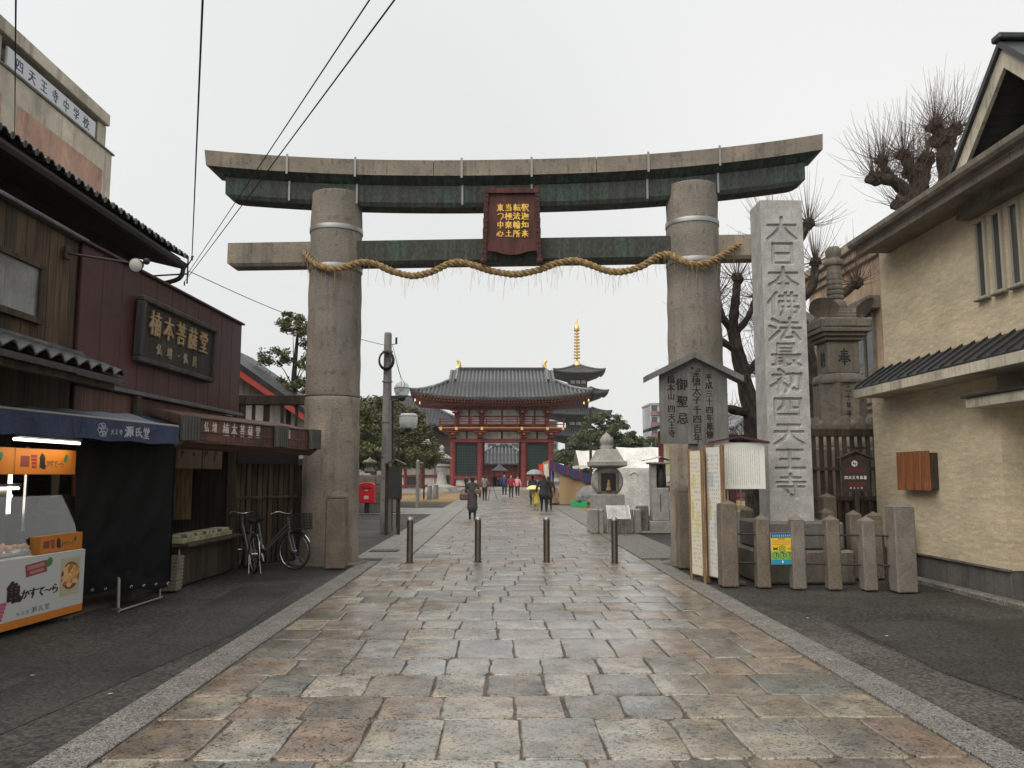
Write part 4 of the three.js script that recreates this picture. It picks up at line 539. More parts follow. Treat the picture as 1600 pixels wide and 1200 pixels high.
{ // dark wooden fence, sign and the monument behind
  const f = thing('lattice_fence', 'dark brown wooden lattice fence behind the stone posts', 'fence', [6.1, 0, -15]);
  const z = -15.1; B('top_rail', f, M.woodBrown, [5.35, 6.95], [2.36, 2.5], [z - 0.05, z + 0.05], 0.006); B('mid_rail', f, M.woodBrown, [5.35, 6.95], [1.74, 1.8], [z - 0.02, z + 0.06], 0.004); B('lower_rail', f, M.woodBrown, [5.35, 6.95], [1.2, 1.28], [z - 0.02, z + 0.06], 0.004); B('bottom_rail', f, M.woodBrown, [5.35, 6.95], [0.1, 0.24], [z - 0.05, z + 0.05], 0.006);
  for (let i = 0; i < 11; i++) B('picket', f, M.woodBrown, [5.4 + i * 0.142, 5.475 + i * 0.142], [0.24, 2.359], [z - 0.025, z + 0.02], 0.004, i % 4);
  for (const x of [5.3, 6.95]) B('fence_post', f, M.woodBrown, [x - 0.06, x + 0.06], [0, 2.56], [z - 0.06, z + 0.06], 0.008);
  B('back_panel', f, M.woodBrown, [5.4, 6.9], [0.2, 1.19], [z - 0.09, z - 0.06]);
  const s = thing('dark_signboard', 'small dark brown roofed signboard with white crest and lettering', 'signboard');
  const tx = canvasTex(256, 288, (g, w, h) => { g.fillStyle = '#2e2722'; g.fillRect(0, 0, w, h); g.fillStyle = '#c9c7c0'; g.beginPath(); g.arc(118, 38, 29, 0, 7); g.fill(); g.fillStyle = '#2e2722'; g.beginPath(); g.arc(110, 38, 8, 0, 7); g.fill(); g.beginPath(); g.arc(128, 40, 7, 0, 7); g.fill(); g.fillRect(108, 20, 6, 20); g.fillRect(126, 40, 6, 18); g.fillStyle = '#5a1a1c'; g.fillRect(20, 84, 200, 38); g.fillRect(50, 212, 165, 34); g.strokeStyle = '#d8d5cc'; brush(g, '四天王寺鳥墓', 18, 152, 31, { dx: 36, dy: 0, w: 0.15 }); brush(g, '四天王寺', 64, 256, 18, { dx: 34, dy: 0, w: 0.14 }); });
  part('panel', cbox(0.46, 0.56, 0.03, 0.003), M.woodBrown, s, [0, 1.66, 0]); face('lettering', s, mat('#fff', 0.7, { map: tx }), 0.45, 0.52, [0, 1.66, 0.0175]); part('roof', boardRoof(0.46, 0.11, 0.06, 0.025, 0.12), M.woodBrown, s, [0, 2.06, -0.05]); part('post', cbox(0.07, 1.4, 0.05, 0.004), M.woodBrown, s, [0, 0.7, 0]);
  part('gable_panel', extr([[-0.23, 0], [0.23, 0], [0, 0.1]], 0.028), M.woodBrown, s, [0, 1.941, -0.014]);
  place(s, 6.0, 0, -14.0, -0.05);
  const m = thing('stone_pagoda_monument', 'tall weathered stone treasure tower monument behind the lattice fence', 'monument', [7.02, 0, -17]);
  const P = [7.02, 0, -17], oct = (pr, ph = PI / 8) => flat(lathe(pr, 8, ph));
  part('base', cbox(1.9, 2.2, 1.9, 0.05).clone().translate(0, 1.1, 0), M.mossy, m, P);
  part('wave_base', lathe([[0.98, 2.2], [1.0, 2.32], [0.86, 2.4], [0.78, 2.46], [0, 2.46]], 24), M.mossy, m, P);
  const lo = part('lotus_ring', lathe([[0.62, 2.44], [0.78, 2.55], [0.84, 2.68], [0.76, 2.76], [0, 2.78]], 24), M.mossy, m, P);
  for (let i = 0; i < 12; i++) { const a = (i + 0.5) / 12 * 2 * PI; part('lotus_petal', new THREE.SphereGeometry(0.2, 10, 7).scale(0.95, 1.05, 0.55), M.mossy, lo, [P[0] + sin(a) * 0.74, 2.64, P[2] + cos(a) * 0.74], [0, a, 0]); }
  part('drum', oct([[0.66, 2.77], [0.66, 3.55], [0.6, 3.66], [0.5, 3.72], [0, 3.72]]), M.mossy, m, P);
  part('drum_hood', lathe([[0.66, 3.52], [0.69, 3.58], [0.62, 3.68], [0.5, 3.73]], 24), M.mossy, m, P);
  part('neck', cbox(0.82, 0.68, 0.82, 0.03).clone().translate(0, 4.06, 0), M.mossy, m, P);
  for (const [y, hw] of [[4.4, 0.5], [4.482, 0.58], [4.562, 0.66]]) part('corbel_step', cbox(hw * 2, 0.08, hw * 2, 0.012).clone().translate(0, y + 0.04, 0), M.mossy, m, P);
  part('roof_slab', cbox(1.36, 0.2, 1.36, 0.03).clone().translate(0, 4.745, 0), M.mossy, m, P);
  for (const [sx, sz] of [[-1, -1], [1, -1], [1, 1], [-1, 1]]) part('roof_ear', grid(10, 10, (u, v) => { const a = (u - 0.5) * 2.6, lx = sin(a) * (0.12 + 0.32 * pow(v, 0.6)), ly = 0.44 * pow(v, 0.75) * pow(cos(a * 0.95), 0.6), lz = 0.62 + 0.36 * v * cos(a); const c = Math.SQRT1_2; return [sx * (lz * c + lx * c), 4.8 + ly, sz * (lz * c - lx * c)]; }), M.mossy, m, P);
  for (const [y, hw] of [[4.85, 0.52], [4.932, 0.42], [5.012, 0.33]]) part('roof_step', cbox(hw * 2, 0.08, hw * 2, 0.012).clone().translate(0, y + 0.04, 0), M.mossy, m, P);
  const sp = [[0.27, 5.09], [0.3, 5.16], [0.27, 5.26], [0.19, 5.3]]; for (let i = 0; i < 7; i++) { const y = 5.3 + i * 0.105; sp.push([0.185, y], [0.225 - i * 0.006, y + 0.02], [0.225 - i * 0.006, y + 0.085], [0.185, y + 0.1]); } sp.push([0.23, 6.04], [0.25, 6.1], [0.22, 6.17], [0.15, 6.2], [0.2, 6.26], [0.21, 6.36], [0.15, 6.44], [0, 6.46]);
  part('finial', lathe(sp, 24), M.mossy, m, P);
  const carved = (str, sz) => letters3d(str, sz, 0.008, 0.12, 0, -sz * 1.2);
  part('carved_character', carved('奉', 0.32), M.black, m, [P[0] - 0.15, 4.22, P[2] + 0.408]); part('carved_character', carved('納', 0.3), M.black, m, [P[0] - 0.412, 4.2, P[2] - 0.12], [0, -PI / 2, 0]);
  part('carved_character', carved('二十年平', 0.14), M.black, m, [P[0] - 0.08, 3.46, P[2] + 0.61]); part('carved_character', carved('四月', 0.15), M.black, m, [P[0] + 0.36, 3.46, P[2] + 0.5], [0, PI / 4, 0]); m.scale.set(0.78, 1, 0.78);
}
// bare pollarded trees
function pollard(label, base, trunk, limbs, seed, twigs = 34, tl = 1.1) {
  const t = thing('bare_tree', label, 'tree', base, 'bare pollarded trees behind the monuments'), r = rng(seed), tw = [];
  const kn = (g, x, y, z, s) => { const q = new THREE.IcosahedronGeometry(s, 2), p = q.attributes.position; for (let i = 0; i < p.count; i++) { const a = p.getX(i), b = p.getY(i), c = p.getZ(i), k = 0.55 + 0.55 * vn(a / s * 0.5 + 0.5, (b + c) / s * 0.35 + 0.5, 5, 5, seed) + 0.4 * vn(c / s * 0.5 + 0.5, (b - a) / s * 0.35 + 0.5, 9, 9, seed + 2); p.setXYZ(i, a * k, b * k, c * k); } q.computeVertexNormals(); return mUV(clean(q)).translate(x, y, z); };
  const tr = trunk.map(([x, y, z]) => [base[0] + x, y, base[2] + z]); part('trunk', tube(tr, (s) => lerp(trunk[0][3], trunk.at(-1)[3], s) * (1 + 0.07 * sin(s * 40 + seed)), 26, 10), M.bark, t);
  for (const L of limbs) {
    const pts = L.map(([x, y, z]) => [base[0] + x, y, base[2] + z]), o = part('limb', tube(pts, (s) => lerp(L[0][3], L.at(-1)[3], s) * (1 + 0.1 * sin(s * 26 + seed)), 14, 8), M.bark, t), e = pts.at(-1), q = L.at(-1)[3];
    part('knuckle', kn(0, ...e, q * 1.45), M.bark, o);
    const n = twigs; for (let i = 0; i < n; i++) { const a = rr(0, 2 * PI, r), el = rr(-0.25, 1.5, r), l = tl * rr(0.35, 1, r), d = [cos(a) * cos(el), sin(el), sin(a) * cos(el)], b = rr(0.1, 0.45, r) * l; tw.push(tube([[e[0] + d[0] * q, e[1] + d[1] * q, e[2] + d[2] * q], [e[0] + d[0] * l * 0.5, e[1] + d[1] * l * 0.5 + b * 0.15, e[2] + d[2] * l * 0.5], [e[0] + d[0] * l * 0.9, e[1] + d[1] * l * 0.9 + b, e[2] + d[2] * l * 0.9]], (s) => lerp(0.007, 0.0025, s), 3, 3)); }
    for (let i = 0; i < n * 0.5; i++) { const s = r(), c = pts[floor(s * (pts.length - 1))], e2 = pts[floor(s * (pts.length - 1)) + 1] ?? c, f = r(), x = lerp(c[0], e2[0], f), y = lerp(c[1], e2[1], f), z = lerp(c[2], e2[2], f), a = rr(0, 2 * PI, r), l = tl * rr(0.2, 0.6, r); tw.push(tube([[x, y, z], [x + cos(a) * l * 0.5, y + l * 0.25, z + sin(a) * l * 0.5], [x + cos(a) * l * 0.7, y + l * 0.75, z + sin(a) * l * 0.7]], (q2) => lerp(0.008, 0.003, q2), 3, 3)); }
  }
  stuff(part('twigs', merge(tw), M.twig, t)); return t;
}
pollard('bare pollarded tree between the gateway pillar and the inscribed pillar', [6.0, 0, -19.5], [[0, 0, 0, 0.3], [0.02, 1.6, 0, 0.26], [-0.05, 3, 0, 0.22], [-0.35, 4.6, 0, 0.17], [-0.45, 5.2, 0, 0.14]],
  [[[-0.45, 5.1, 0, 0.13], [-0.4, 5.7, 0.1, 0.11], [-0.32, 6.35, 0.1, 0.09]], [[-0.45, 5.1, 0, 0.1], [-0.7, 5.4, 0.1, 0.08], [-0.82, 5.95, 0.1, 0.06]], [[-0.35, 4.6, 0, 0.1], [-0.9, 5.0, 0, 0.08], [-1.15, 5.5, 0, 0.06]], [[-0.2, 4.0, 0, 0.1], [0.2, 4.5, 0.1, 0.08], [0.3, 5.1, 0.2, 0.07]], [[-0.05, 3.1, 0, 0.12], [-0.8, 3.25, 0.2, 0.09], [-1.5, 3.55, 0.2, 0.07]], [[-0.05, 2.5, 0, 0.1], [-0.8, 2.55, 0.2, 0.08], [-1.6, 2.7, 0.3, 0.06]], [[-0.4, 5.0, 0, 0.08], [-0.1, 5.4, 0.1, 0.07], [0.1, 5.9, 0.1, 0.06]]], 31, 70, 1.15);
pollard('bare pollarded tree between the inscribed pillar and the stone tower', [7.6, 0, -20.2], [[0, 0, 0, 0.36], [0, 2, 0, 0.32], [-0.05, 4.2, 0, 0.28], [-0.3, 5.8, 0, 0.24], [-0.5, 6.5, 0, 0.22]],
  [[[-0.5, 6.4, 0, 0.18], [-0.35, 7.1, 0, 0.13], [0.1, 7.9, 0.1, 0.1]], [[-0.45, 6.3, 0, 0.16], [-0.75, 7.0, 0.1, 0.13], [-0.8, 7.7, 0.1, 0.1]], [[-0.4, 5.8, 0, 0.14], [0.1, 6.3, 0.2, 0.11], [0.2, 6.9, 0.2, 0.09]], [[-0.2, 5.3, 0, 0.13], [0.6, 5.9, 0, 0.11], [1.25, 6.4, 0.1, 0.1]], [[-0.1, 4.4, 0, 0.13], [-0.8, 4.6, 0.1, 0.1], [-1.1, 5.2, 0.1, 0.08]], [[0, 3.6, 0, 0.1], [-0.7, 3.7, 0.1, 0.08], [-1.2, 4.1, 0.1, 0.07]], [[0, 3.2, 0, 0.09], [0.5, 3.5, 0.1, 0.07], [0.7, 4.1, 0.1, 0.06]]], 37, 75, 1.3);
pollard('large bare pollarded tree rising behind the cream house roof', [11.5, 0, -20], [[0, 0, 0, 0.5], [0, 4, 0, 0.45], [-0.35, 7.2, 0, 0.38]],
  [[[-0.3, 7, 0, 0.34], [-0.25, 8.8, 0, 0.26], [-0.3, 10.1, 0, 0.2]], [[-0.28, 9.8, 0, 0.14], [-0.45, 10.2, 0.05, 0.12], [-0.55, 10.4, 0.05, 0.12]], [[-0.28, 9.8, 0, 0.12], [-0.1, 10.15, 0.05, 0.11], [0.0, 10.35, 0.05, 0.11]], [[-0.35, 7, 0, 0.28], [-1.0, 8.2, 0.1, 0.22], [-1.15, 9.2, 0.1, 0.16]], [[-1.1, 8.8, 0.1, 0.14], [-1.35, 9.3, 0.2, 0.12], [-1.45, 9.6, 0.2, 0.11]], [[-0.9, 8.1, 0, 0.2], [-1.7, 8.9, 0.2, 0.15], [-2.2, 9.0, 0.2, 0.13]], [[-0.5, 7.2, 0, 0.22], [-1.2, 7.9, 0.2, 0.18], [-1.55, 8.35, 0.2, 0.15]], [[-1.0, 8.4, 0, 0.16], [-0.85, 9.1, 0, 0.14], [-0.75, 9.6, 0, 0.13]], [[-1.7, 8.9, 0.2, 0.12], [-1.9, 9.3, 0.1, 0.1], [-1.95, 9.5, 0.1, 0.1]]], 43, 75, 1.5);

// ================= left side: shops =================
Object.assign(M, {
  redPanel: tm([0.088, 0.026, 0.025], 0.62, T.grime, 0.45, T.bumpy, 0.004, 0.5),
  redTrim: tm([0.06, 0.022, 0.022], 0.6, T.grime, 0.6),
  brownFascia: tm([0.135, 0.06, 0.045], 0.7, T.wood, 0.5, T.woodB, 0.002, 0.5),
  slabBlue: tm([0.13, 0.14, 0.145], 0.85, T.wood, 1.6, T.woodB, 0.006, 1.6),
  board0: tm([0.105, 0.072, 0.046], 0.9, T.wood, 0.7, T.woodB, 0.006, 0.7),
  board1: tm([0.075, 0.056, 0.04], 0.9, T.wood, 0.9, T.woodB, 0.006, 0.9),
  board2: tm([0.13, 0.083, 0.05], 0.9, T.wood, 0.8, T.woodB, 0.006, 0.8),
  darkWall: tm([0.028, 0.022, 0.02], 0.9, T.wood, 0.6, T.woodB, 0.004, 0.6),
  tile: tm([0.10, 0.10, 0.104], 0.36, T.tileG, 0.8, T.bumpy, 0.004, 2),
  tileD: tm([0.05, 0.046, 0.043], 0.6, T.tileG, 0.9, T.bumpy, 0.004, 2),
  lead: tm([0.16, 0.165, 0.17], 0.5, T.grime, 0.9, null, 0, 1, { metalness: 0.4 }),
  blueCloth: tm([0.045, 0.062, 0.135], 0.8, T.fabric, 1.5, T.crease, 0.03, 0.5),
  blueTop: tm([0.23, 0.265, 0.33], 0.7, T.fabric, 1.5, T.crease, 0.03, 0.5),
  tarp: new THREE.MeshPhysicalMaterial({ color: lin(0.006, 0.0065, 0.007), roughness: 0.6, specularIntensity: 0.3, side: THREE.DoubleSide, bumpMap: rep(T.crease, 0.55), bumpScale: 0.02 }),
  pipe: mat([0.35, 0.35, 0.34], 0.4, { metalness: 0.7 }),
  orange: tm([0.62, 0.235, 0.03], 0.6, T.grime, 0.8),
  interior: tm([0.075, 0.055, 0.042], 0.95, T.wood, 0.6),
  schoolC: tm([0.76, 0.68, 0.54], 0.9, T.grime, 0.12), schoolP: tm([0.68, 0.43, 0.31], 0.9, T.grime, 0.15), schoolT: tm([0.36, 0.32, 0.265], 0.9, T.grime, 0.2),
  tan: tm([0.30, 0.21, 0.10], 0.8, T.wood, 0.8),
  basket: tm([0.33, 0.285, 0.21], 0.9, T.fabric, 6),
  clearGlass: new THREE.MeshPhysicalMaterial({ color: 0xffffff, roughness: 0.03, transmission: 1, thickness: 0, ior: 1.45, side: THREE.DoubleSide }),
  chrome: mat([0.6, 0.6, 0.6], 0.25, { metalness: 1 }),
  rubber: mat([0.014, 0.014, 0.014], 0.8),
});
{ // school block far behind the shops
  const s = thing('school_building', 'cream and salmon school block rising behind the shop roofs', 'building', [-18, 0, -24]); const X = -14;
  B('wall', s, M.schoolC, [-26, X], [0, 13.1], [-28.95, -6]); B('salmon_panel', s, M.schoolP, [X - 0.02, X + 0.02], [0, 12.3], [-28.3, -23.2]); B('salmon_panel', s, M.schoolP, [X - 0.02, X + 0.02], [0, 12.3], [-22.4, -8], 0, 1);
  B('parapet_cap', s, M.trimDark, [-26.1, X + 0.06], [13.101, 13.17], [-29.05, -5.9], 0.01);
  B('roof_screen', s, M.schoolT, [-18, X - 0.35], [13.171, 13.9], [-28.2, -8]); B('roof_beam', s, M.schoolC, [-18, X + 0.1], [13.98, 14.4], [-28.5, -7], 0.02);
  for (const z of [-28.3, -22.1, -15]) B('roof_pier', s, M.schoolC, [X - 0.5, X - 0.05], [13.172, 13.979], [z - 0.25, z + 0.35], 0.02);
  const g = thing('school_sign', 'white rooftop sign with black school name characters', 'sign', [-13.95, 13.2, -25]);
  B('panel', g, M.white, [X - 0.05, X + 0.02], [13.2, 13.76], [-27.65, -22.5], 0.01);
  const tx = canvasTex(1024, 112, (c, w, h) => { c.fillStyle = '#c9cdd3'; c.fillRect(0, 0, w, h); c.strokeStyle = '#22252a'; brush(c, '四天王寺中学校', 80, 20, 76, { dx: 130, dy: 0, w: 0.13 }); });
  face('lettering', g, mat('#fff', 0.6, { map: tx }), 5.1, 0.54, [X + 0.024, 13.48, -25.075], [0, PI / 2, 0]);
}
// row of pan tiles along an eave running in z; returns shared geometry pieces
const tileGeo = (() => { const w = 0.27, sec = []; for (let i = 0; i <= 10; i++) { const u = i / 10; sec.push([u * w - w / 2, 0.038 * sin((u - 0.18) * 2 * PI) * (u < 0.68 ? 0.75 : 1.15)]); } return (L, th = 0.018) => { const s = [...sec.map(([x, y]) => [x, y + th]), ...sec.slice().reverse().map(([x, y]) => [x, y])]; return extr(s, L); }; })();
{ // two storey house with tiled eaves and board wall
  const h = thing('timber_townhouse', 'dark two-storey timber house with pan-tiled eaves and brown board wall', 'house', [-7.5, 0, -11]);
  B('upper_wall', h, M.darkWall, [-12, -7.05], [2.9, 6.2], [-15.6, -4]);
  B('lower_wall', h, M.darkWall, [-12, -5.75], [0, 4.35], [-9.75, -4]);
  // roof plane rising away from the street
  const sl = 0.46, eX = -6.2, eY = 5.86, ang = Math.atan(sl);
  part('roof_deck', extr([[0, 0], [-4.5, 4.5 * sl], [-4.5, 4.5 * sl - 0.08], [0, -0.08]], 12), M.tileD, h, [eX - 0.04, eY, -15.9]);
  B('eave_board', h, M.darkWall, [eX - 0.08, eX - 0.035], [eY - 0.2, eY - 0.03], [-15.88, -4], 0.004);
  part('eave_soffit', extr([[0, 0], [-0.85, 0.2], [-0.85, 0.16], [0, -0.04]], 11.8), M.darkWall, h, [eX - 0.08, eY - 0.16, -15.86]);
  const tg = tileGeo(0.42); { const q = tg; q.rotateX(0); }
  const roof = part('tile_field', (() => { const l = []; for (let k = 1; k < 7; k++) for (let i = 0; i < 44; i++) { const z = -15.75 + i * 0.27; const g = tg.clone(); g.rotateY(-PI / 2); g.rotateZ(-ang); l.push(g.translate(eX + 0.06 - k * 0.27 + 0.06, eY + 0.045 + k * 0.27 * sl, z)); } return merge(l); })(), M.tile, h); stuff(roof);
  for (let i = 0; i < 44; i++) { const z = -15.75 + i * 0.27; const g = tg.clone(); g.rotateY(-PI / 2); g.rotateZ(-ang); const o = part('eave_tile', g, M.tile, h, [eX + 0.12, eY + 0.0, z]); part('tile_end', cyl([0, 0, 0], [0.025, -0.004, 0], 0.05, 0.05, 10), M.tile, o, [eX + 0.11, eY + 0.0, z + 0.09]); }
  part('gutter', extr([[0, 0], [0.1, 0.0], [0.13, 0.06], [0.13, 0.1], [0.115, 0.1], [0.105, 0.03], [0, 0.02]], 12), M.iron, h, [eX - 0.035, eY - 0.21, -15.9]);
  part('downpipe', tube([[eX + 0.06, eY - 0.2, -15.8], [eX + 0.02, eY - 0.42, -15.75], [eX - 0.5, eY - 0.62, -15.66], [-6.98, eY - 0.8, -15.64], [-6.98, 3.6, -15.62]], 0.045, 30, 8), M.iron, h);
  B('gable_trim', h, M.darkWall, [-7.15, -7.0], [3.8, 6.2], [-15.7, -15.55], 0.01);
  part('cable_bracket', merge([cyl([-7.05, 5.42, -15.62], [-6.08, 5.56, -15.92], 0.016, 0.016, 6), cyl([-6.1, 5.36, -15.9], [-6.1, 5.9, -15.9], 0.014, 0.014, 6), cyl([-6.1, 5.72, -15.9], [-5.93, 5.86, -15.72], 0.012, 0.012, 6)]), M.iron, h);
  // projecting board wall
  const bx = -5.05, r = rng(12); B('board_wall_core', h, M.darkWall, [-5.74, bx - 0.03], [2.85, 4.43], [-9.72, -4.5]);
  let z = -9.74, i = 0; while (z < -5) { const w = rr(0.13, 0.19, r); B('wall_board', h, [M.board0, M.board1, M.board2][i % 3 === 0 ? 0 : floor(r() * 3)], [bx - 0.028, bx + rr(-0.003, 0.004, r)], [2.9, 4.42], [z + 0.004, z + w - 0.002], 0.004, i % 4); z += w; i++; }
  for (let j = 0; j < 4; j++) B('wall_board', h, M.board1, [-5.72 + j * 0.17, -5.56 + j * 0.17], [2.9, 4.42], [-9.752, -9.725], 0.004, j);
  B('coping', h, M.lead, [-5.8, bx + 0.09], [4.43, 4.475], [-9.84, -4.4], 0.008);
  const w = B('window', h, tm([0.2, 0.2, 0.2], 0.25, T.grime, 1.2), [bx + 0.012, bx + 0.03], [3.35, 3.88], [-8.9, -7.9]); part('frame', merge([bxg([bx + 0.008, bx + 0.06], [3.88, 3.94], [-9.0, -7.8], 0.004), bxg([bx + 0.008, bx + 0.06], [3.28, 3.35], [-9.0, -7.8], 0.004), bxg([bx + 0.008, bx + 0.058], [3.351, 3.879], [-9.0, -8.9], 0.004)]), M.board1, w);
  // small tiled pent roof
  const pr = part('pent_roof', extr([[0, 0], [0.62, -0.23], [0.62, -0.29], [0, -0.06]], 5.4), M.tileD, h, [bx + 0.005, 3.0, -9.78]);
  const tg2 = tileGeo(0.34, 0.02), a2 = Math.atan(0.23 / 0.62); for (let k = 0; k < 2; k++) for (let j = 0; j < 17; j++) { const zz = -9.62 + j * 0.27, g = tg2.clone(); g.rotateY(-PI / 2); g.rotateZ(-a2); part('roof_tile', g, M.tile, pr, [bx + 0.35 + k * 0.28, 2.935 - k * 0.104 + 0.0, zz]); }
  part('pent_ridge', cyl([bx + 0.05, 3.06, -9.82], [bx + 0.05, 3.06, -4.4], 0.06, 0.06, 10), M.tile, h); B('pent_beam', h, M.board1, [bx + 0.48, bx + 0.54], [2.64, 2.72], [-9.7, -4.4], 0.006);
  B('lintel_wall', h, M.interior, [bx - 0.02, bx + 0.02], [2.3, 2.88], [-9.7, -4.5]);
}
{ // red panelled shop
  const s = thing('red_shop', 'shop with dark red metal panel facade over a dark open ground floor', 'shop', [-6, 0, -12.5]);
  const A = [-5.0, -9.76], C = [-4.80, -15.25], L = hypot(C[0] - A[0], C[1] - A[1]), ang = Math.atan2(C[0] - A[0], -(C[1] - A[1])); // facade turned a little towards the path
  const n = 11, pw = L / n, at = (d, o = 0) => [A[0] + (C[0] - A[0]) * d / L + cos(ang) * o, A[1] + (C[1] - A[1]) * d / L + sin(ang) * o];
  for (let i = 0; i < n; i++) { const [x, z] = at((i + 0.5) * pw, -0.02); part('facade_panel', cbox(0.04, 1.64, pw - 0.012, 0.008, i % 4), M.redPanel, s, [x, 3.6, z], [0, -ang, 0]); }
  { const [x, z] = at(L / 2, -0.2); part('facade_core', cbox(0.3, 1.6, L - 0.04), M.redTrim, s, [x, 3.6, z], [0, -ang, 0]); const [x2, z2] = at(L / 2, -0.16); part('coping', cbox(0.42, 0.035, L + 0.06, 0.006), M.redTrim, s, [x2, 4.44, z2], [0, -ang, 0]); part('drip_rail', cbox(0.1, 0.06, L + 0.02, 0.008), M.lead, s, [at(L / 2, 0.03)[0], 2.75, at(L / 2, 0.03)[1]], [0, -ang, 0]); part('lower_band', cbox(0.06, 0.42, L - 0.4, 0.006), M.brownFascia, s, [at(L / 2 - 0.2, -0.03)[0], 2.5, at(L / 2 - 0.2, -0.03)[1]], [0, -ang, 0]); }
  B('end_wall', s, M.redPanel, [-9, -4.86], [2.79, 4.41], [-15.29, -15.255]); B('flat_roof', s, M.tileD, [-9, -5.2], [4.2, 4.3], [-15.25, -9.8]);
  // open ground floor: floor, back, ceiling and side walls
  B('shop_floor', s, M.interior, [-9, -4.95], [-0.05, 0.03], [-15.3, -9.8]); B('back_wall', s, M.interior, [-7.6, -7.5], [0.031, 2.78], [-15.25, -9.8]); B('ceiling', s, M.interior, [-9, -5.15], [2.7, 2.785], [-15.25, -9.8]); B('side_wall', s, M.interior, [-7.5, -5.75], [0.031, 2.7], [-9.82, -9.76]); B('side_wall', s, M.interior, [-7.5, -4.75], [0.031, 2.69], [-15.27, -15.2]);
  // slatted timber wall beside the opening
  for (let i = 0; i < 13; i++) { const q = (i + 0.5) / 13, x = lerp(-4.86, -3.92, q) + (i % 2) * 0.012, z = lerp(-15.0, -16.25, q) + (i % 2) * 0.01; part('wall_slat', cbox(0.035, 2.3, 0.09, 0.005, i % 4), [M.board1, M.board0][i % 2], s, [x, 1.2, z], [0, -0.645, 0]); }
  { part('slat_backing', cbox(0.05, 2.35, 1.56), M.darkWall, s, [-4.44, 1.2, -15.67], [0, -0.645, 0]); part('slat_rail', cbox(0.03, 0.05, 1.5, 0.005), M.board2, s, [-4.355, 1.25, -15.6], [0, -0.645, 0]); }
  for (const d of [1.45, 5.2]) { const [x, z] = at(d, 0.02); part('wall_post', cbox(0.13, 2.7, 0.13, 0.01), M.board1, s, [x, 1.36, z], [0, -ang, 0]); }
  { part('black_signboard', cbox(0.05, 0.24, 1.35, 0.008), M.black, s, [-4.3, 1.98, -15.5], [0, -0.645, 0]); }
  // counter and wares
  const c0 = at(3.85, -0.05); part('counter', cbox(0.75, 0.05, 2.3, 0.01), M.board0, s, [c0[0], 0.62, c0[1]], [0, -ang, 0]); part('counter_front', cbox(0.05, 0.58, 2.2), M.board1, s, [at(3.85, 0.12)[0], 0.31, at(3.85, 0.12)[1]], [0, -ang, 0]);
  part('tan_door', cbox(0.05, 0.95, 0.5, 0.01), M.tan, s, [-5.7, 1.35, -14.8], [0, -1.2, 0]); part('shelf', cbox(0.4, 0.04, 2.2, 0.006), M.board0, s, [-6.9, 1.1, -12.4]); part('shelf', cbox(0.4, 0.04, 2.2, 0.006), M.board0, s, [-6.9, 1.6, -12.4]);
}
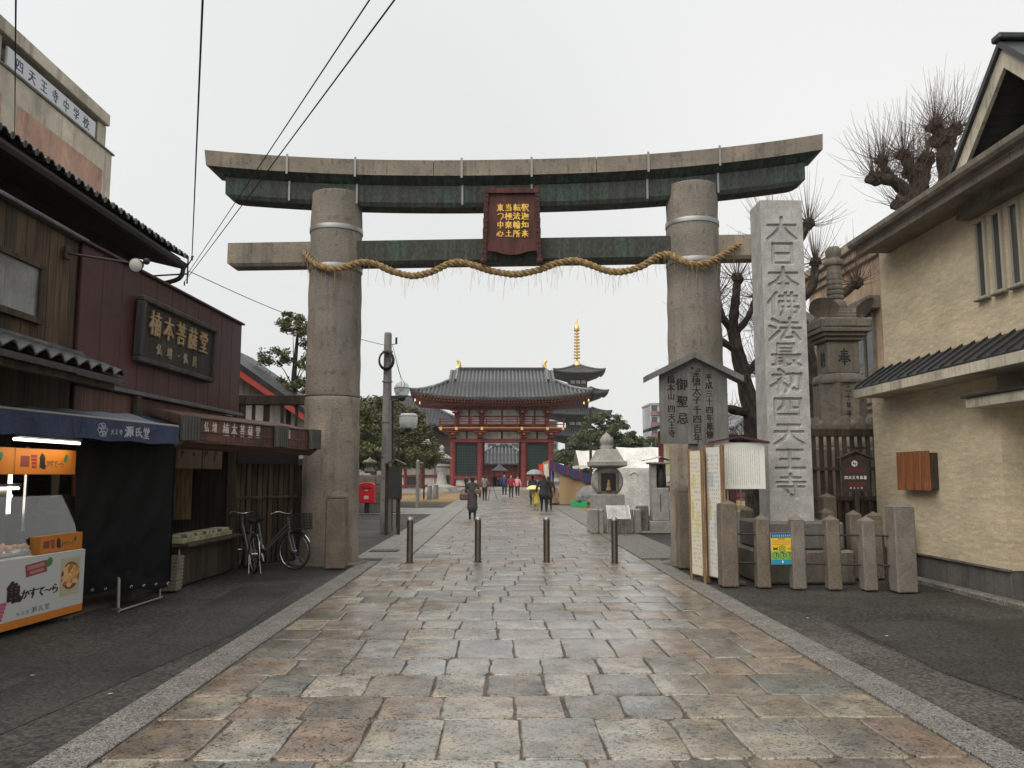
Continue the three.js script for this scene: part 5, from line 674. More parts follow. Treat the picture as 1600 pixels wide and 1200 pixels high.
{ // wares on the counter
  const r = rng(6); for (let i = 0; i < 9; i++) { const z = -12.55 - i * 0.235, x = -4.83 + 0.008 * i, t = thing('incense_box_tray', 'pale green tray of small paper boxes on the shop counter', 'tray', [x, 0.645, z], 'trays of wares on the counter'); const tint = [[0.36, 0.36, 0.2], [0.3, 0.3, 0.16], [0.42, 0.38, 0.24]][i % 3]; part('tray', cbox(0.3, 0.07, 0.21, 0.006, i % 3), mat(tint, 0.8), t, [x, 0.685, z]); for (let k = 0; k < 4; k++) part('packet', cbox(0.24, 0.05, 0.03, 0.003), mat([[0.5, 0.48, 0.34], [0.12, 0.15, 0.1], [0.4, 0.33, 0.2]][floor(r() * 3)], 0.7), t, [x - 0.01, 0.745, z - 0.075 + k * 0.05], [rr(0.2, 0.5, r), 0, 0]); }
  for (let i = 0; i < 4; i++) { const z = -11.7 - i * 0.55, t = thing('hanging_charm', ['pale hanging paper scroll in the dark shop', 'red and white hanging charm in the dark shop', 'gold hanging ornament in the dark shop', 'small pink hanging charm in the dark shop'][i], 'ornament', [-6.2, 1.6, z]); part('cord', cyl([-6.2, 1.7, z], [-6.2, 2.69, z], 0.005, 0.005, 4), M.iron, t); part('body', extr([[-0.07, -0.3], [0.07, -0.3], [0.085, 0], [0, 0.06], [-0.085, 0]], 0.02, 0.004).rotateY(PI / 2), mat([[0.45, 0.38, 0.25], [0.4, 0.1, 0.08], [0.42, 0.28, 0.08], [0.4, 0.2, 0.2]][i], 0.7), t, [-6.2, 1.65, z]); }
  // short door curtain with dark marks
  const cu = thing('shop_curtain', 'short faded grey-brown door curtain with dark characters above the counter', 'curtain', [-4.85, 1.9, -12.4]);
  const tx = canvasTex(512, 96, (g, w, h) => { g.fillStyle = '#6d604f'; g.fillRect(0, 0, w, h); g.strokeStyle = '#201c18'; const rc = rng(77); for (let i = 0; i < 6; i++) for (let k = 0; k < 5; k++) { g.lineWidth = 7; g.beginPath(); g.moveTo(30 + i * 80 + rc() * 40, 15 + rc() * 60); g.lineTo(30 + i * 80 + rc() * 40, 15 + rc() * 60); g.stroke(); } });
  for (let i = 0; i < 3; i++) part('cloth_panel', grid(16, 4, (u, v) => [-4.83 + 0.025 * sin(u * 14 + i) * (1 - v * 0.7) - 0.01, 1.76 + v * 0.44, -11.45 - (i + u * 0.97) * 1.05], (u, v) => [(i + u) / 3, v]), mat('#fff', 0.9, { map: tx }), cu);
  part('rod', cyl([-4.84, 2.21, -11.3], [-4.84, 2.21, -14.7], 0.012, 0.012, 6), M.iron, cu);
  const bk = thing('wire_basket', 'tall woven rattan basket on the asphalt beside the black tarpaulin', 'basket', [-4.72, 0, -12.2]);
  part('body', flat(lathe([[0.15, 0.02], [0.155, 0.03], [0.175, 0.5], [0.165, 0.5], [0.14, 0.04], [0, 0.04]], 4, PI / 4)), M.basket, bk, [-4.72, 0, -12.2]); for (let k = 0; k < 9; k++) part('woven_band', flat(lathe([[0.162 + k * 0.0022, 0.06 + k * 0.05], [0.168 + k * 0.0022, 0.075 + k * 0.05], [0.162 + k * 0.0022, 0.09 + k * 0.05]], 4, PI / 4)), M.basket, bk, [-4.72, 0, -12.2]);
  part('handle', tube([[-4.6, 0.5, -12.1], [-4.58, 0.6, -12.08], [-4.56, 0.45, -12.06], [-4.58, 0.3, -12.08]], 0.008, 12, 5), M.pipe, bk);
}
{ // carved shop sign
  const s = thing('carved_sign', 'dark framed wooden shop sign with raised gold characters on red panels', 'sign');
  const W = 2.5, H = 0.76; part('board', cbox(W, H, 0.05, 0.006), tm([0.045, 0.042, 0.038], 0.8, T.wood, 0.7, T.woodB, 0.004, 0.7), s, [0, 0, 0.02]);
  const fm = tm([0.055, 0.056, 0.052], 0.7, T.wood, 1); for (const y of [-1, 1]) part('frame_rail', cbox(W + 0.14, 0.075, 0.12, 0.015), fm, s, [0, y * (H / 2 + 0.035), 0.05]); for (const x of [-1, 1]) part('frame_stile', cbox(0.085, H - 0.004, 0.12, 0.015), fm, s, [x * (W / 2 + 0.03), 0, 0.05]);
  const gm = mat([0.34, 0.235, 0.12], 0.55, { metalness: 0.2 }); [...'楠本菩薩堂'].forEach((c, i) => part('raised_character', letters3d(c, 0.31, 0.035, 0.12, 0, 0), gm, s, [-1.03 + i * 0.43, 0.29, 0.046]));
  [...'仏壇仏具'].forEach((c, i) => part('raised_character', letters3d(c, 0.15, 0.02, 0.11, 0, 0), mat([0.3, 0.26, 0.17], 0.6), s, [-0.75 + i * 0.33 + (i > 1 ? 0.25 : 0), -0.13, 0.046])); part('raised_dot', cbox(0.03, 0.03, 0.02, 0.006), gm, s, [-0.02 + 0.0, -0.2, 0.055]);
  place(s, -4.875, 3.63, -12.4, PI / 2 - 0.036); s.rotation.order = 'YXZ'; s.rotation.x = 0.03;
  const l = thing('arm_lamp', 'round spot lamp on a long thin arm reaching from the board wall', 'lamp', [-4.99, 4.2, -9.65]);
  part('arm', cyl([-5.02, 4.2, -9.4], [-4.3, 4.12, -9.55], 0.014, 0.014, 6), M.iron, l); part('wall_plate', cbox(0.04, 0.16, 0.1, 0.01), M.iron, l, [-5.0, 4.2, -9.4]); part('housing', lathe([[0.02, -0.09], [0.06, -0.06], [0.085, 0.02], [0.085, 0.03]], 16).rotateX(1.9).rotateZ(-0.3), M.iron, l, [-4.26, 4.1, -9.55]); part('lens', lathe([[0, 0.045], [0.05, 0.04], [0.08, 0.022]], 16).rotateX(1.9).rotateZ(-0.3), mat([0.6, 0.6, 0.57], 0.2), l, [-4.26, 4.1, -9.55]); part('knob', new THREE.SphereGeometry(0.04, 10, 8), M.iron, l, [-4.16, 4.15, -9.58]);
}
{ // long brown awning fascia
  const s = thing('fascia_sign', 'long brown shop fascia with white characters and three weathered blue-grey slabs', 'sign');
  const L = 3.72; // local x along the fascia, z outwards
  const tx = canvasTex(1400, 128, (g, w, h) => { g.clearRect(0, 0, w, h); g.strokeStyle = '#c5bcb2'; brush(g, '仏壇', 40, 26, 62, { dx: 78, dy: 0, w: 0.11, sx: 0.75 }); brush(g, '楠本菩薩堂', 230, 22, 74, { dx: 92, dy: 0, w: 0.11, sx: 0.8 }); brush(g, '具', 1010, 26, 62, { w: 0.11, sx: 0.75 }); });
  for (const [x0, x1] of [[0, 2.58], [2.584, L]]) B('fascia_board', s, M.brownFascia, [x0, x1], [2.14, 2.45], [-0.03, 0], 0.006);
  B('top_flashing', s, M.lead, [-0.05, L], [2.452, 2.47], [-0.05, 0.02]); B('moulding', s, M.brownFascia, [0, L], [2.255, 2.275], [0.001, 0.012], 0.003);
  part('drip_board', extr([[0, 0.05], [0.14, -0.05], [0.14, -0.08], [0, 0.02]], L + 0.2).rotateY(-PI / 2).rotateY(PI).translate(-0.05, 0, 0), M.brownFascia, s, [0, 2.09, 0.0]);
  face('lettering', s, mat('#fff', 0.6, { map: tx, transparent: true, alphaTest: 0.5 }), 3.418, 0.3125, [2.0, 2.32, 0.004]);
  for (const x of [-0.18, 2.3, 3.5]) { const o = part('slab', cbox(0.36, 0.36, 0.06, 0.008), M.slabBlue, s, [x + 0.18, 2.3, 0.045]); for (let k = 0; k < 5; k++) part('slab_batten', cbox(0.05, 0.35, 0.02, 0.004), M.slabBlue, o, [x + 0.045 + k * 0.067, 2.3, 0.085]); }
  part('canopy_cloth', grid(20, 4, (u, v) => [u * L, 2.47 + 0.12 * v, -0.05 - v * 0.5]), M.brownFascia, s); for (const x of [0.1, 1.9, 3.6]) part('bracket', cyl([x, 2.3, -0.03], [x, 2.5, -0.7], 0.016, 0.016, 6), M.iron, s);
  place(s, -4.32, 0, -11.5, Math.atan2(3.6, 0.93));
}
{ // blue awning
  const a = thing('blue_awning', 'faded navy blue shop awning with white crest and lettering', 'awning');
  const L = 5.4; // local x runs from the far end (0) towards the camera (+), z outwards
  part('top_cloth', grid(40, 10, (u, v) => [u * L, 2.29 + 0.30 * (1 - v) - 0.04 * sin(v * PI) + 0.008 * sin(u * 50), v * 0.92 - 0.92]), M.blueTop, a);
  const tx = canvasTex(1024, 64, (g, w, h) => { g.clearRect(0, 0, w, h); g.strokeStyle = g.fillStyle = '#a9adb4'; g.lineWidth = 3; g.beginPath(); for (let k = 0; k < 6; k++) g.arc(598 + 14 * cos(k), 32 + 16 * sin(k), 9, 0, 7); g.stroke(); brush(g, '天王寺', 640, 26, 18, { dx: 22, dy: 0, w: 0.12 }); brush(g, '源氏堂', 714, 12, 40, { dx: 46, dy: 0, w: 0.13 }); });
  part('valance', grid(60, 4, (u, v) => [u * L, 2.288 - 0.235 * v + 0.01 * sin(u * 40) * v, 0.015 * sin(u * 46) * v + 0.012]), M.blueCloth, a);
  part('valance_print', grid(60, 4, (u, v) => [u * 3.9, 2.27 - 0.2 * v + 0.01 * sin(u * 3.9 / L * 40) * v, 0.015 * sin(u * 3.9 / L * 46) * (0.08 + 0.85 * v) + 0.019], (u, v) => [1 - u, 1 - v]), mat('#fff', 0.8, { map: tx, transparent: true, alphaTest: 0.5 }), a);
  part('front_bar', cyl([0, 2.3, -0.005], [L, 2.3, -0.005], 0.018, 0.018, 8), M.pipe, a); part('end_flap', extr([[0, 0], [-0.92, 0.3], [-0.92, 0.0], [0, -0.22]], 0.006).rotateY(-PI / 2), M.blueCloth, a, [-0.004, 2.288, 0]);
  for (const x of [0.25, 2.6, 5.0]) part('folding_arm', cyl([x, 2.27, -0.02], [x, 2.4, -0.9], 0.015, 0.015, 6), M.pipe, a);
  mirrorX(a); place(a, -4.29, 0, -11.1, Math.atan2(3.1, 0.5));
}
{ // black tarpaulin hung below the awning
  const t = thing('black_tarp', 'creased black tarpaulin sheet hanging below the blue awning', 'tarpaulin', [-4.8, 0.2, -10.8]);
  const A = [-5.22, -10.35], C = [-4.36, -11.18];
  part('sheet', grid(70, 70, (u, v) => { const n = 0.05 * (fb(u, v, 5, 3, 3, 3) - 0.5) + 0.012 * sin(u * 23 + 3 * sin(v * 5)) * (1 - 0.6 * v) + 0.02 * (fb(u, v, 3, 7, 13, 2) - 0.5); return [lerp(A[0], C[0], u) + n * 0.7, 0.21 + 1.87 * v - 0.03 * sin(u * 9) * (1 - v), lerp(A[1], C[1], u) + n * 0.7]; }, (u, v) => [u * 1.2, v * 1.9]), M.tarp, t);
  part('return_sheet', grid(30, 40, (u, v) => { const n = 0.04 * (fb(u, v, 4, 4, 33, 3) - 0.5) + 0.015 * sin(u * 17); return [C[0] - u * 0.62, 0.23 + 1.8 * v, C[1] - 0.06 - u * 0.35 + n]; }, (u, v) => [u, v * 1.8]), M.tarp, t);
  for (let k = 0; k < 7; k++) part('eyelet', new THREE.TorusGeometry(0.014, 0.005, 6, 10), M.chrome, t, [lerp(A[0], C[0], 0.2 + k * 0.13) + 0.03, 0.25, lerp(A[1], C[1], 0.2 + k * 0.13) + 0.03]);
  const f = thing('pipe_frame', 'pale metal pipe frame resting on the asphalt below the tarpaulin', 'frame', [-4.6, 0, -10.9]);
  part('floor_bar', cyl([-4.62, 0.02, -10.35], [-4.56, 0.02, -11.5], 0.014, 0.014, 6), M.pipe, f); for (const [x, z] of [[-4.62, -10.35], [-4.7, -10.5], [-4.57, -11.45]]) part('upright', cyl([x, 0.0, z], [x - 0.02, 0.4, z - 0.02], 0.013, 0.013, 6), M.pipe, f); part('floor_bar', cyl([-4.75, 0.02, -10.45], [-4.58, 0.05, -10.3], 0.012, 0.012, 6), M.pipe, f);
}
{ // food stall: local x along the front (0 at the far end, + towards the camera), z outwards
  const s = thing('food_stall', 'white and orange snack stall counter with glass display case', 'food stall');
  const L = 3, W = 0.8;
  const art = canvasTex(1024, 384, (g, w, h) => {
    g.fillStyle = '#c3c4c2'; g.fillRect(0, 0, w, h); g.fillStyle = '#d07a24'; g.fillRect(0, h - 44, w, 44);
    const X = 330; // the art sits near the far end of the counter
    g.fillStyle = '#8a3b3b'; g.save(); g.translate(X + 200, 70); g.rotate(-0.12); g.fillRect(-62, -34, 124, 70); g.fillStyle = '#b77b78'; g.fillRect(-50, -24, 100, 22); g.fillRect(-40, 8, 84, 18); g.restore(); g.fillStyle = '#3e7a3e'; g.beginPath(); g.ellipse(X + 276, 46, 20, 28, 0.4, 0, 7); g.fill();
    g.strokeStyle = '#b98b80'; g.lineJoin = 'round'; brush(g, '亀', X + 38, 130, 110, { w: 0.2, sx: 0.75 }); g.strokeStyle = '#17130f'; brush(g, '亀', X + 38, 130, 110, { w: 0.14, sx: 0.75 }); brush(g, 'かすてーら', X + 122, 182, 52, { dx: 44, dy: 0, w: 0.16, sx: 0.9 }); g.strokeStyle = '#55504a'; brush(g, '天王寺', X + 100, 300, 22, { dx: 26, dy: 0, w: 0.09 }); brush(g, '源氏堂', X + 186, 290, 32, { dx: 38, dy: 0, w: 0.09 });
    g.fillStyle = '#b9b394'; g.fillRect(X + 350, 40, 130, 230); const r = rng(15); g.fillStyle = '#7c3a1c'; g.beginPath(); g.ellipse(X + 416, 150, 60, 84, 0, 0, 7); g.fill(); for (let i = 0; i < 46; i++) { const a = r() * 7, q = sqrt(r()); g.fillStyle = ['#c98d4f', '#d9a868', '#b5733a', '#e0b780'][floor(r() * 4)]; g.beginPath(); g.ellipse(X + 416 + cos(a) * q * 48, 146 + sin(a) * q * 68, 14, 17, r() * 3, 0, 7); g.fill(); }
    g.fillStyle = '#b0566a'; for (let k = 0; k < 5; k++) g.fillRect(X - 50 + k * 5, 230 + k * 20, 62 - k * 10 + 34, 18); g.fillRect(X - 20, 200, 22, 140);
  });
  const band = canvasTex(512, 128, (g, w, h) => { g.fillStyle = '#c9761f'; g.fillRect(0, 0, w, h); g.fillStyle = '#7d3a34'; g.fillRect(40, 36, 70, 56); g.strokeStyle = '#1c1712'; brush(g, '亀', 190, 26, 74, { w: 0.17, sx: 0.7 }); g.strokeStyle = '#6d4423'; brush(g, 'かすてーら', 250, 56, 36, { dx: 30, dy: 0, w: 0.15 }); g.fillStyle = '#2f6a43'; g.beginPath(); g.ellipse(420, 44, 16, 24, 0.4, 0, 7); g.fill(); g.fillStyle = '#8a2f2c'; for (let k = 0; k < 4; k++) g.fillRect(120 + k * 4, 30 + k * 18, 50 - k * 4, 14); });
  B('counter_body', s, M.white, [0, L], [0.05, 0.78], [-W, -0.012], 0.01); part('counter_art', grid(1, 1, (u, v) => [u * 2.7, 0.06 + v * 0.715, 0], (u, v) => [0.82 - u * 0.9, v]), mat('#fff', 0.45, { map: art }), s);
  B('orange_ledge', s, M.orange, [0.02, 0.9], [0.782, 0.98], [-0.1, -0.03], 0.006); part('ledge_print', grid(1, 1, (u, v) => [0.03 + u * 0.8, 0.79 + v * 0.18, -0.027], (u, v) => [1 - u, v]), mat('#fff', 0.5, { map: band }), s);
  // glass case
  const gh = 1.42; part('front_glass', extr([[-0.045, 0.78], [-0.2, gh], [-0.205, gh], [-0.05, 0.78]], 2.9).rotateY(-PI / 2).translate(2.95, 0, 0), M.clearGlass, s); 
  B('top_glass', s, M.clearGlass, [0.05, 2.95], [gh + 0.001, gh + 0.006], [-0.6, -0.2]); part('end_glass', extr([[-0.06, 0.79], [-0.2, gh], [-0.6, gh], [-0.6, 0.79]], 0.005).rotateY(-PI / 2).translate(0.05, 0, 0), M.clearGlass, s);
  const tray = B('food_tray', s, M.pipe, [0.65, 2.9], [0.80, 0.83], [-0.5, -0.12], 0.004); const r = rng(16); for (let i = 0; i < 60; i++) part('cake_ball', new THREE.IcosahedronGeometry(0.026, 1), mat([[0.5, 0.27, 0.1], [0.56, 0.33, 0.14], [0.42, 0.2, 0.08]][i % 3], 0.8), tray, [rr(0.7, 1.7, r), 0.85 + rr(0, 0.035, r), rr(-0.42, -0.18, r)]);
  // header band and posts
  B('header_board', s, M.orange, [0.05, L], [1.66, 1.95], [-0.19, -0.15], 0.004); part('header_print', grid(1, 1, (u, v) => [0.06 + u * 1.1, 1.665 + v * 0.28, -0.146], (u, v) => [1 - u, v]), mat('#fff', 0.5, { map: band }), s); part('header_print', grid(1, 1, (u, v) => [1.2 + u * 1.1, 1.665 + v * 0.28, -0.146], (u, v) => [1 - u, v]), mat('#fff', 0.5, { map: band }), s);
  B('corner_post', s, M.pipe, [0.02, 0.05], [0.98, 2.0], [-0.79, -0.76]); B('back_shelf', s, M.board0, [0.4, L], [0.78, 1.2], [-1.5, -1.2], 0.01); B('back_screen', s, M.tan, [0.8, 1.25], [1.0, 1.65], [-1.1, -1.07], 0.01); B('inner_wall', s, M.interior, [-0.1, 3.2], [0, 2.3], [-1.75, -1.7]); B('poster', s, M.white, [1.0, 1.3], [1.1, 1.6], [-1.66, -1.64]);
  mirrorX(s); place(s, -4.98, 0, -10.18, Math.atan2(1.42, 0.12));
  // fluorescent tubes: glowing meshes with area lights of the same size just below
  const lampM = mat([0.9, 0.9, 0.86], 0.5, { emissive: new THREE.Color(1, 0.97, 0.88), emissiveIntensity: 2.2 });
  [['bare fluorescent tube lamp below the blue awning', [-5.02, 2.03, -9.35], 1.25], ['fluorescent strip lamp inside the snack stall', [-5.75, 1.5, -9.6], 0.9]].forEach(([label, p, len], i) => {
    const l = thing('tube_lamp', label, 'lamp', p); part('tube', cyl([p[0], p[1], p[2] - len / 2], [p[0] + (i ? 0 : -0.05), p[1] + (i ? 0 : 0.0), p[2] + len / 2], 0.016, 0.016, 10), lampM, l); part('holder', cbox(0.05, 0.03, len + 0.06, 0.005), M.pipe, l, [p[0], p[1] + 0.04, p[2]]);
    const a = new THREE.RectAreaLight(0xfff4dd, 10, 0.05, len); a.position.set(0, -0.025, 0); a.rotation.x = -PI / 2; l.add(a);
  });
}
// ---------- bicycles ----------
function bicycle(label) {
  const b = thing('bicycle', label, 'bicycle', [0, 0, 0], 'bicycles parked by the slatted wall'); // local x forward
  for (const x of [-0.52, 0.52]) { const w = part('wheel', new THREE.TorusGeometry(0.31, 0.017, 8, 36), M.rubber, b, [x, 0.33, 0]); part('rim', new THREE.TorusGeometry(0.29, 0.011, 6, 36), M.chrome, w, [x, 0.33, 0]); const sp = []; for (let k = 0; k < 18; k++) { const a = k / 18 * 2 * PI; sp.push(cyl([cos(a + 0.4) * 0.02, sin(a + 0.4) * 0.02, 0.02 * (k % 2 ? 1 : -1)], [cos(a) * 0.29, sin(a) * 0.29, 0], 0.0016, 0.0016, 3, false)); } part('spokes', merge(sp), M.chrome, w, [x, 0.33, 0]); part('hub', cyl([0, 0, -0.05], [0, 0, 0.05], 0.022, 0.022, 8), M.chrome, w, [x, 0.33, 0]);
    part('mudguard', tube(Array.from({ length: 9 }, (_, k) => { const a = lerp(x < 0 ? 0.3 : 0.5, x < 0 ? 3.3 : 2.6, k / 8); return [x + cos(a) * 0.35, 0.33 + sin(a) * 0.35, 0]; }), 0.014, 20, 5), M.chrome, b); }
  const fm = mat([0.25, 0.26, 0.28], 0.3, { metalness: 0.6 }); const T2 = (a, c, r) => cyl(a, c, r, r, 8);
  part('frame', merge([T2([-0.12, 0.3, 0], [0.4, 0.74, 0], 0.018), T2([-0.1, 0.36, 0], [0.39, 0.82, 0], 0.014), T2([-0.12, 0.28, 0], [-0.24, 0.8, 0], 0.016), T2([-0.12, 0.3, 0.03], [-0.52, 0.33, 0.03], 0.009), T2([-0.12, 0.3, -0.03], [-0.52, 0.33, -0.03], 0.009), T2([-0.2, 0.62, 0.03], [-0.52, 0.33, 0.03], 0.008), T2([-0.2, 0.62, -0.03], [-0.52, 0.33, -0.03], 0.008)]), fm, b);
  part('fork', merge([T2([0.37, 0.92, 0], [0.42, 0.66, 0], 0.019), T2([0.42, 0.66, 0.045], [0.52, 0.33, 0.045], 0.01), T2([0.42, 0.66, -0.045], [0.52, 0.33, -0.045], 0.01)]), fm, b);
  part('handlebar', tube([[0.2, 0.98, -0.27], [0.3, 1.02, -0.2], [0.37, 0.98, -0.05], [0.37, 0.98, 0.05], [0.3, 1.02, 0.2], [0.2, 0.98, 0.27]], 0.012, 24, 6), M.chrome, b);
  part('saddle', (() => { const g = new THREE.SphereGeometry(1, 14, 8); const p = g.attributes.position; for (let i = 0; i < p.count; i++) { const x = p.getX(i); p.setXYZ(i, x * 0.14, p.getY(i) * 0.045, p.getZ(i) * (0.035 + 0.06 * (0.5 - 0.5 * x))); } g.computeVertexNormals(); return g; })(), M.rubber, b, [-0.26, 0.87, 0]);
  const ba = []; for (let k = 0; k < 6; k++) { const y = 0.72 + k * 0.05; ba.push(bxg([0.48, 0.76], [y, y + 0.008], [-0.17, -0.165]), bxg([0.48, 0.76], [y, y + 0.008], [0.165, 0.17]), bxg([0.755, 0.76], [y, y + 0.008], [-0.165, 0.165]), bxg([0.48, 0.485], [y, y + 0.008], [-0.165, 0.165])); } for (let k = 0; k < 8; k++) ba.push(bxg([0.762, 0.768], [0.72, 0.99], [-0.16 + k * 0.045, -0.153 + k * 0.045]), bxg([0.5 + k * 0.033, 0.506 + k * 0.033], [0.72, 0.99], [-0.178, -0.172]), bxg([0.5 + k * 0.033, 0.506 + k * 0.033], [0.72, 0.99], [0.172, 0.178])); ba.push(bxg([0.48, 0.76], [0.712, 0.718], [-0.17, 0.17]));
  part('basket', merge(ba), M.iron, b); part('crank', merge([T2([-0.12, 0.28, 0.06], [-0.05, 0.14, 0.07], 0.01), T2([-0.12, 0.28, -0.06], [-0.19, 0.42, -0.07], 0.01), cyl([-0.12, 0.28, 0.04], [-0.12, 0.28, 0.05], 0.085, 0.085, 20)]), M.chrome, b); part('pedal', cbox(0.09, 0.02, 0.07, 0.005), M.rubber, b, [-0.05, 0.14, 0.11]); part('pedal', cbox(0.09, 0.02, 0.07, 0.005), M.rubber, b, [-0.19, 0.42, -0.11]);
  part('stand', merge([T2([-0.5, 0.33, 0.08], [-0.6, 0.01, 0.1], 0.008), T2([-0.5, 0.33, -0.08], [-0.6, 0.01, -0.1], 0.008)]), M.chrome, b); return b;
}
place(bicycle('dark bicycle with front basket parked beside the brighter framed one'), -4.42, 0, -14.75, 2.1);
place(bicycle('bicycle with pale silver frame parked by the gateway pillar'), -4.1, 0, -15.0, -0.35);
{ // upright lamp and a few wares inside the stall, and small things on the asphalt
  const l = thing('tube_lamp', 'upright fluorescent tube lamp at the back of the snack stall', 'lamp', [-5.85, 1.55, -10.05]);
  part('tube', cyl([-5.85, 1.2, -10.05], [-5.85, 1.9, -10.05], 0.018, 0.018, 10), mat([0.9, 0.9, 0.86], 0.5, { emissive: new THREE.Color(1, 0.97, 0.88), emissiveIntensity: 2.2 }), l); part('holder', cbox(0.03, 0.76, 0.05, 0.005), M.pipe, l, [-5.885, 1.55, -10.05]);
  const a = new THREE.RectAreaLight(0xfff4dd, 10, 0.04, 0.7); a.position.set(0.025, 0, 0); a.rotation.y = -PI / 2; l.add(a);
  const r = rng(91); [['stack of pale paper packets on the stall back shelf', [0.55, 0.5, 0.4]], ['stack of red cartons on the stall back shelf', [0.4, 0.08, 0.06]], ['stack of brown cartons on the stall back shelf', [0.25, 0.15, 0.08]]].forEach(([label, c], i) => { const z = -9.0 - i * 0.36, t = thing('carton_stack', label, 'boxes', [-6.28, 1.2, z]); for (let k = 0; k < 3; k++) part('carton', cbox(0.24, 0.1, 0.26, 0.006), mat(c.map((v) => v * (0.8 + 0.15 * k)), 0.8), t, [-6.28 + rr(-0.02, 0.02, r), 1.255 + k * 0.105, z + rr(-0.02, 0.02, r)], [0, rr(-0.15, 0.15, r), 0]); });
  const m = thing('manhole_cover', 'dark iron utility cover set in the pavement past the stone gateway', 'manhole cover', [-2.55, 0.004, -18.6]); part('frame', cbox(0.62, 0.012, 0.5, 0.004), M.iron, m, [-2.55, 0.006, -18.6]); part('lid', cbox(0.52, 0.012, 0.4, 0.004), mat([0.07, 0.065, 0.06], 0.6), m, [-2.55, 0.0135, -18.6]);
  const lit = [[-2.98, -6.6], [4.02, -8.8], [5.4, -8.1], [-3.9, -7.2], [3.6, -9.9], [4.7, -6.9]]; lit.forEach(([x, z], i) => { const t = thing('paper_scrap', 'tiny white paper scrap lying on the dark asphalt', 'litter', [x, 0, z], 'paper scraps on the asphalt'); part('scrap', extr([[-0.018, -0.01], [0.014, -0.014], [0.02, 0.008], [-0.006, 0.015]], 0.002).rotateX(-PI / 2).rotateY(i), M.white, t, [x, -0.007, z]); });
}

// ================= beyond the gateway =================
Object.assign(M, {
  vermil: tm([0.245, 0.034, 0.03], 0.7, T.grime, 0.25), plaster: tm([0.70, 0.68, 0.62], 0.85, T.grime, 0.2),
  roofTile: tm([0.04, 0.042, 0.046], 0.5, T.tileG, 0.35), roofRib: tm([0.30, 0.31, 0.325], 0.45, T.tileG, 0.35), lattice: tm([0.012, 0.026, 0.024], 0.7, T.grime, 0.3), latticeBar: mat([0.03, 0.06, 0.055], 0.7), rafterEnd: mat([0.62, 0.42, 0.20], 0.7), ochre: mat([0.52, 0.23, 0.045], 0.65),  // roofRib paler, roofTile darker: sky reflection on ribs and valley shade put into colour
  pagWood: tm([0.055, 0.035, 0.034], 0.85, T.grime, 0.2), pagTile: tm([0.045, 0.048, 0.055], 0.5, T.tileG, 0.3), pagRib: tm([0.15, 0.158, 0.172], 0.5, T.tileG, 0.3),
  leafA: mat([0.10, 0.112, 0.04], 0.75), leafB: mat([0.06, 0.078, 0.03], 0.75), leafC: mat([0.14, 0.14, 0.055], 0.75),
  tent: tm([0.86, 0.85, 0.81], 0.8, T.fabric, 0.6, T.crease, 0.005, 0.4), concrete: tm([0.27, 0.265, 0.25], 0.85, T.torii, 0.4),
});
// hipped tile roof between an eave rectangle (a, b) at y0 and a top rectangle (ta, tb) at y1; concave slopes and lifted corners
function hipRoof(P, a, b, ta, tb, y0, y1, lift, step, mT, mR, t, nm = 'roof', pw = 1.3) {
  const shell = [], ribs = [], y = (s) => y0 + (y1 - y0) * pow(s, pw), cl = (e, s) => lift * pow(e, 3) * (1 - s) * (1 - s);
  for (let k = 0; k < 4; k++) {
    const [A, Bq, tA, tB] = k % 2 ? [b, a, tb, ta] : [a, b, ta, tb], rot = (x, yy, z) => { const c = [1, 0, -1, 0][k], s = [0, 1, 0, -1][k]; return [x * c + z * s, yy, -x * s + z * c]; };
    const pt = (x, s, h = 0) => { const half = lerp(A, tA, s); return rot(x, y(s) + cl(min(1, abs(x) / half), s) + h, lerp(Bq, tB, s)); };
    shell.push(grid(24, 8, (u, v) => pt((u * 2 - 1) * lerp(A, tA, v), v)), grid(24, 1, (u, v) => { const q = pt((u * 2 - 1) * A, 0); return [q[0], q[1] - 0.22 * v, q[2]]; }));
    const n = floor(A / step); for (let i = -n; i <= n; i++) { const x = i * step, sm = tA >= abs(x) ? 1 : clamp((A - abs(x)) / (A - tA), 0, 1); if (sm < 0.06) continue; const w = step * 0.25; const m = 5; const L = [], C = [], Rr = []; for (let j = 0; j <= m; j++) { const s = sm * j / m; L.push(pt(x - w, s)); C.push(pt(x, s, w * 1.7)); Rr.push(pt(x + w, s)); } const tr = []; for (let j = 0; j < m; j++) tr.push([L[j], C[j], C[j + 1]], [L[j], C[j + 1], L[j + 1]], [C[j], Rr[j], Rr[j + 1]], [C[j], Rr[j + 1], C[j + 1]]); tr.push([L[0], Rr[0], C[0]]); ribs.push(soup(tr)); }
    const h = []; for (let j = 0; j <= 8; j++) { const s = j / 8; h.push(pt(lerp(A, tA, s), s, 0.1)); } ribs.push(mUV(tube(h, 0.14 * step / 0.33, 10, 6)));
  }
  const o = part(nm, mUV(merge(shell.map((g) => { const q = clean(g); return q; }))), mT, t, P);
  stuff(part('tile_ridges', mUV(merge(ribs.map((g) => { if (!g.attributes.uv) g.setAttribute('uv', new THREE.BufferAttribute(new Float32Array(g.attributes.position.count * 2), 2)); return g; }))), mR, o, P)); return o;
}
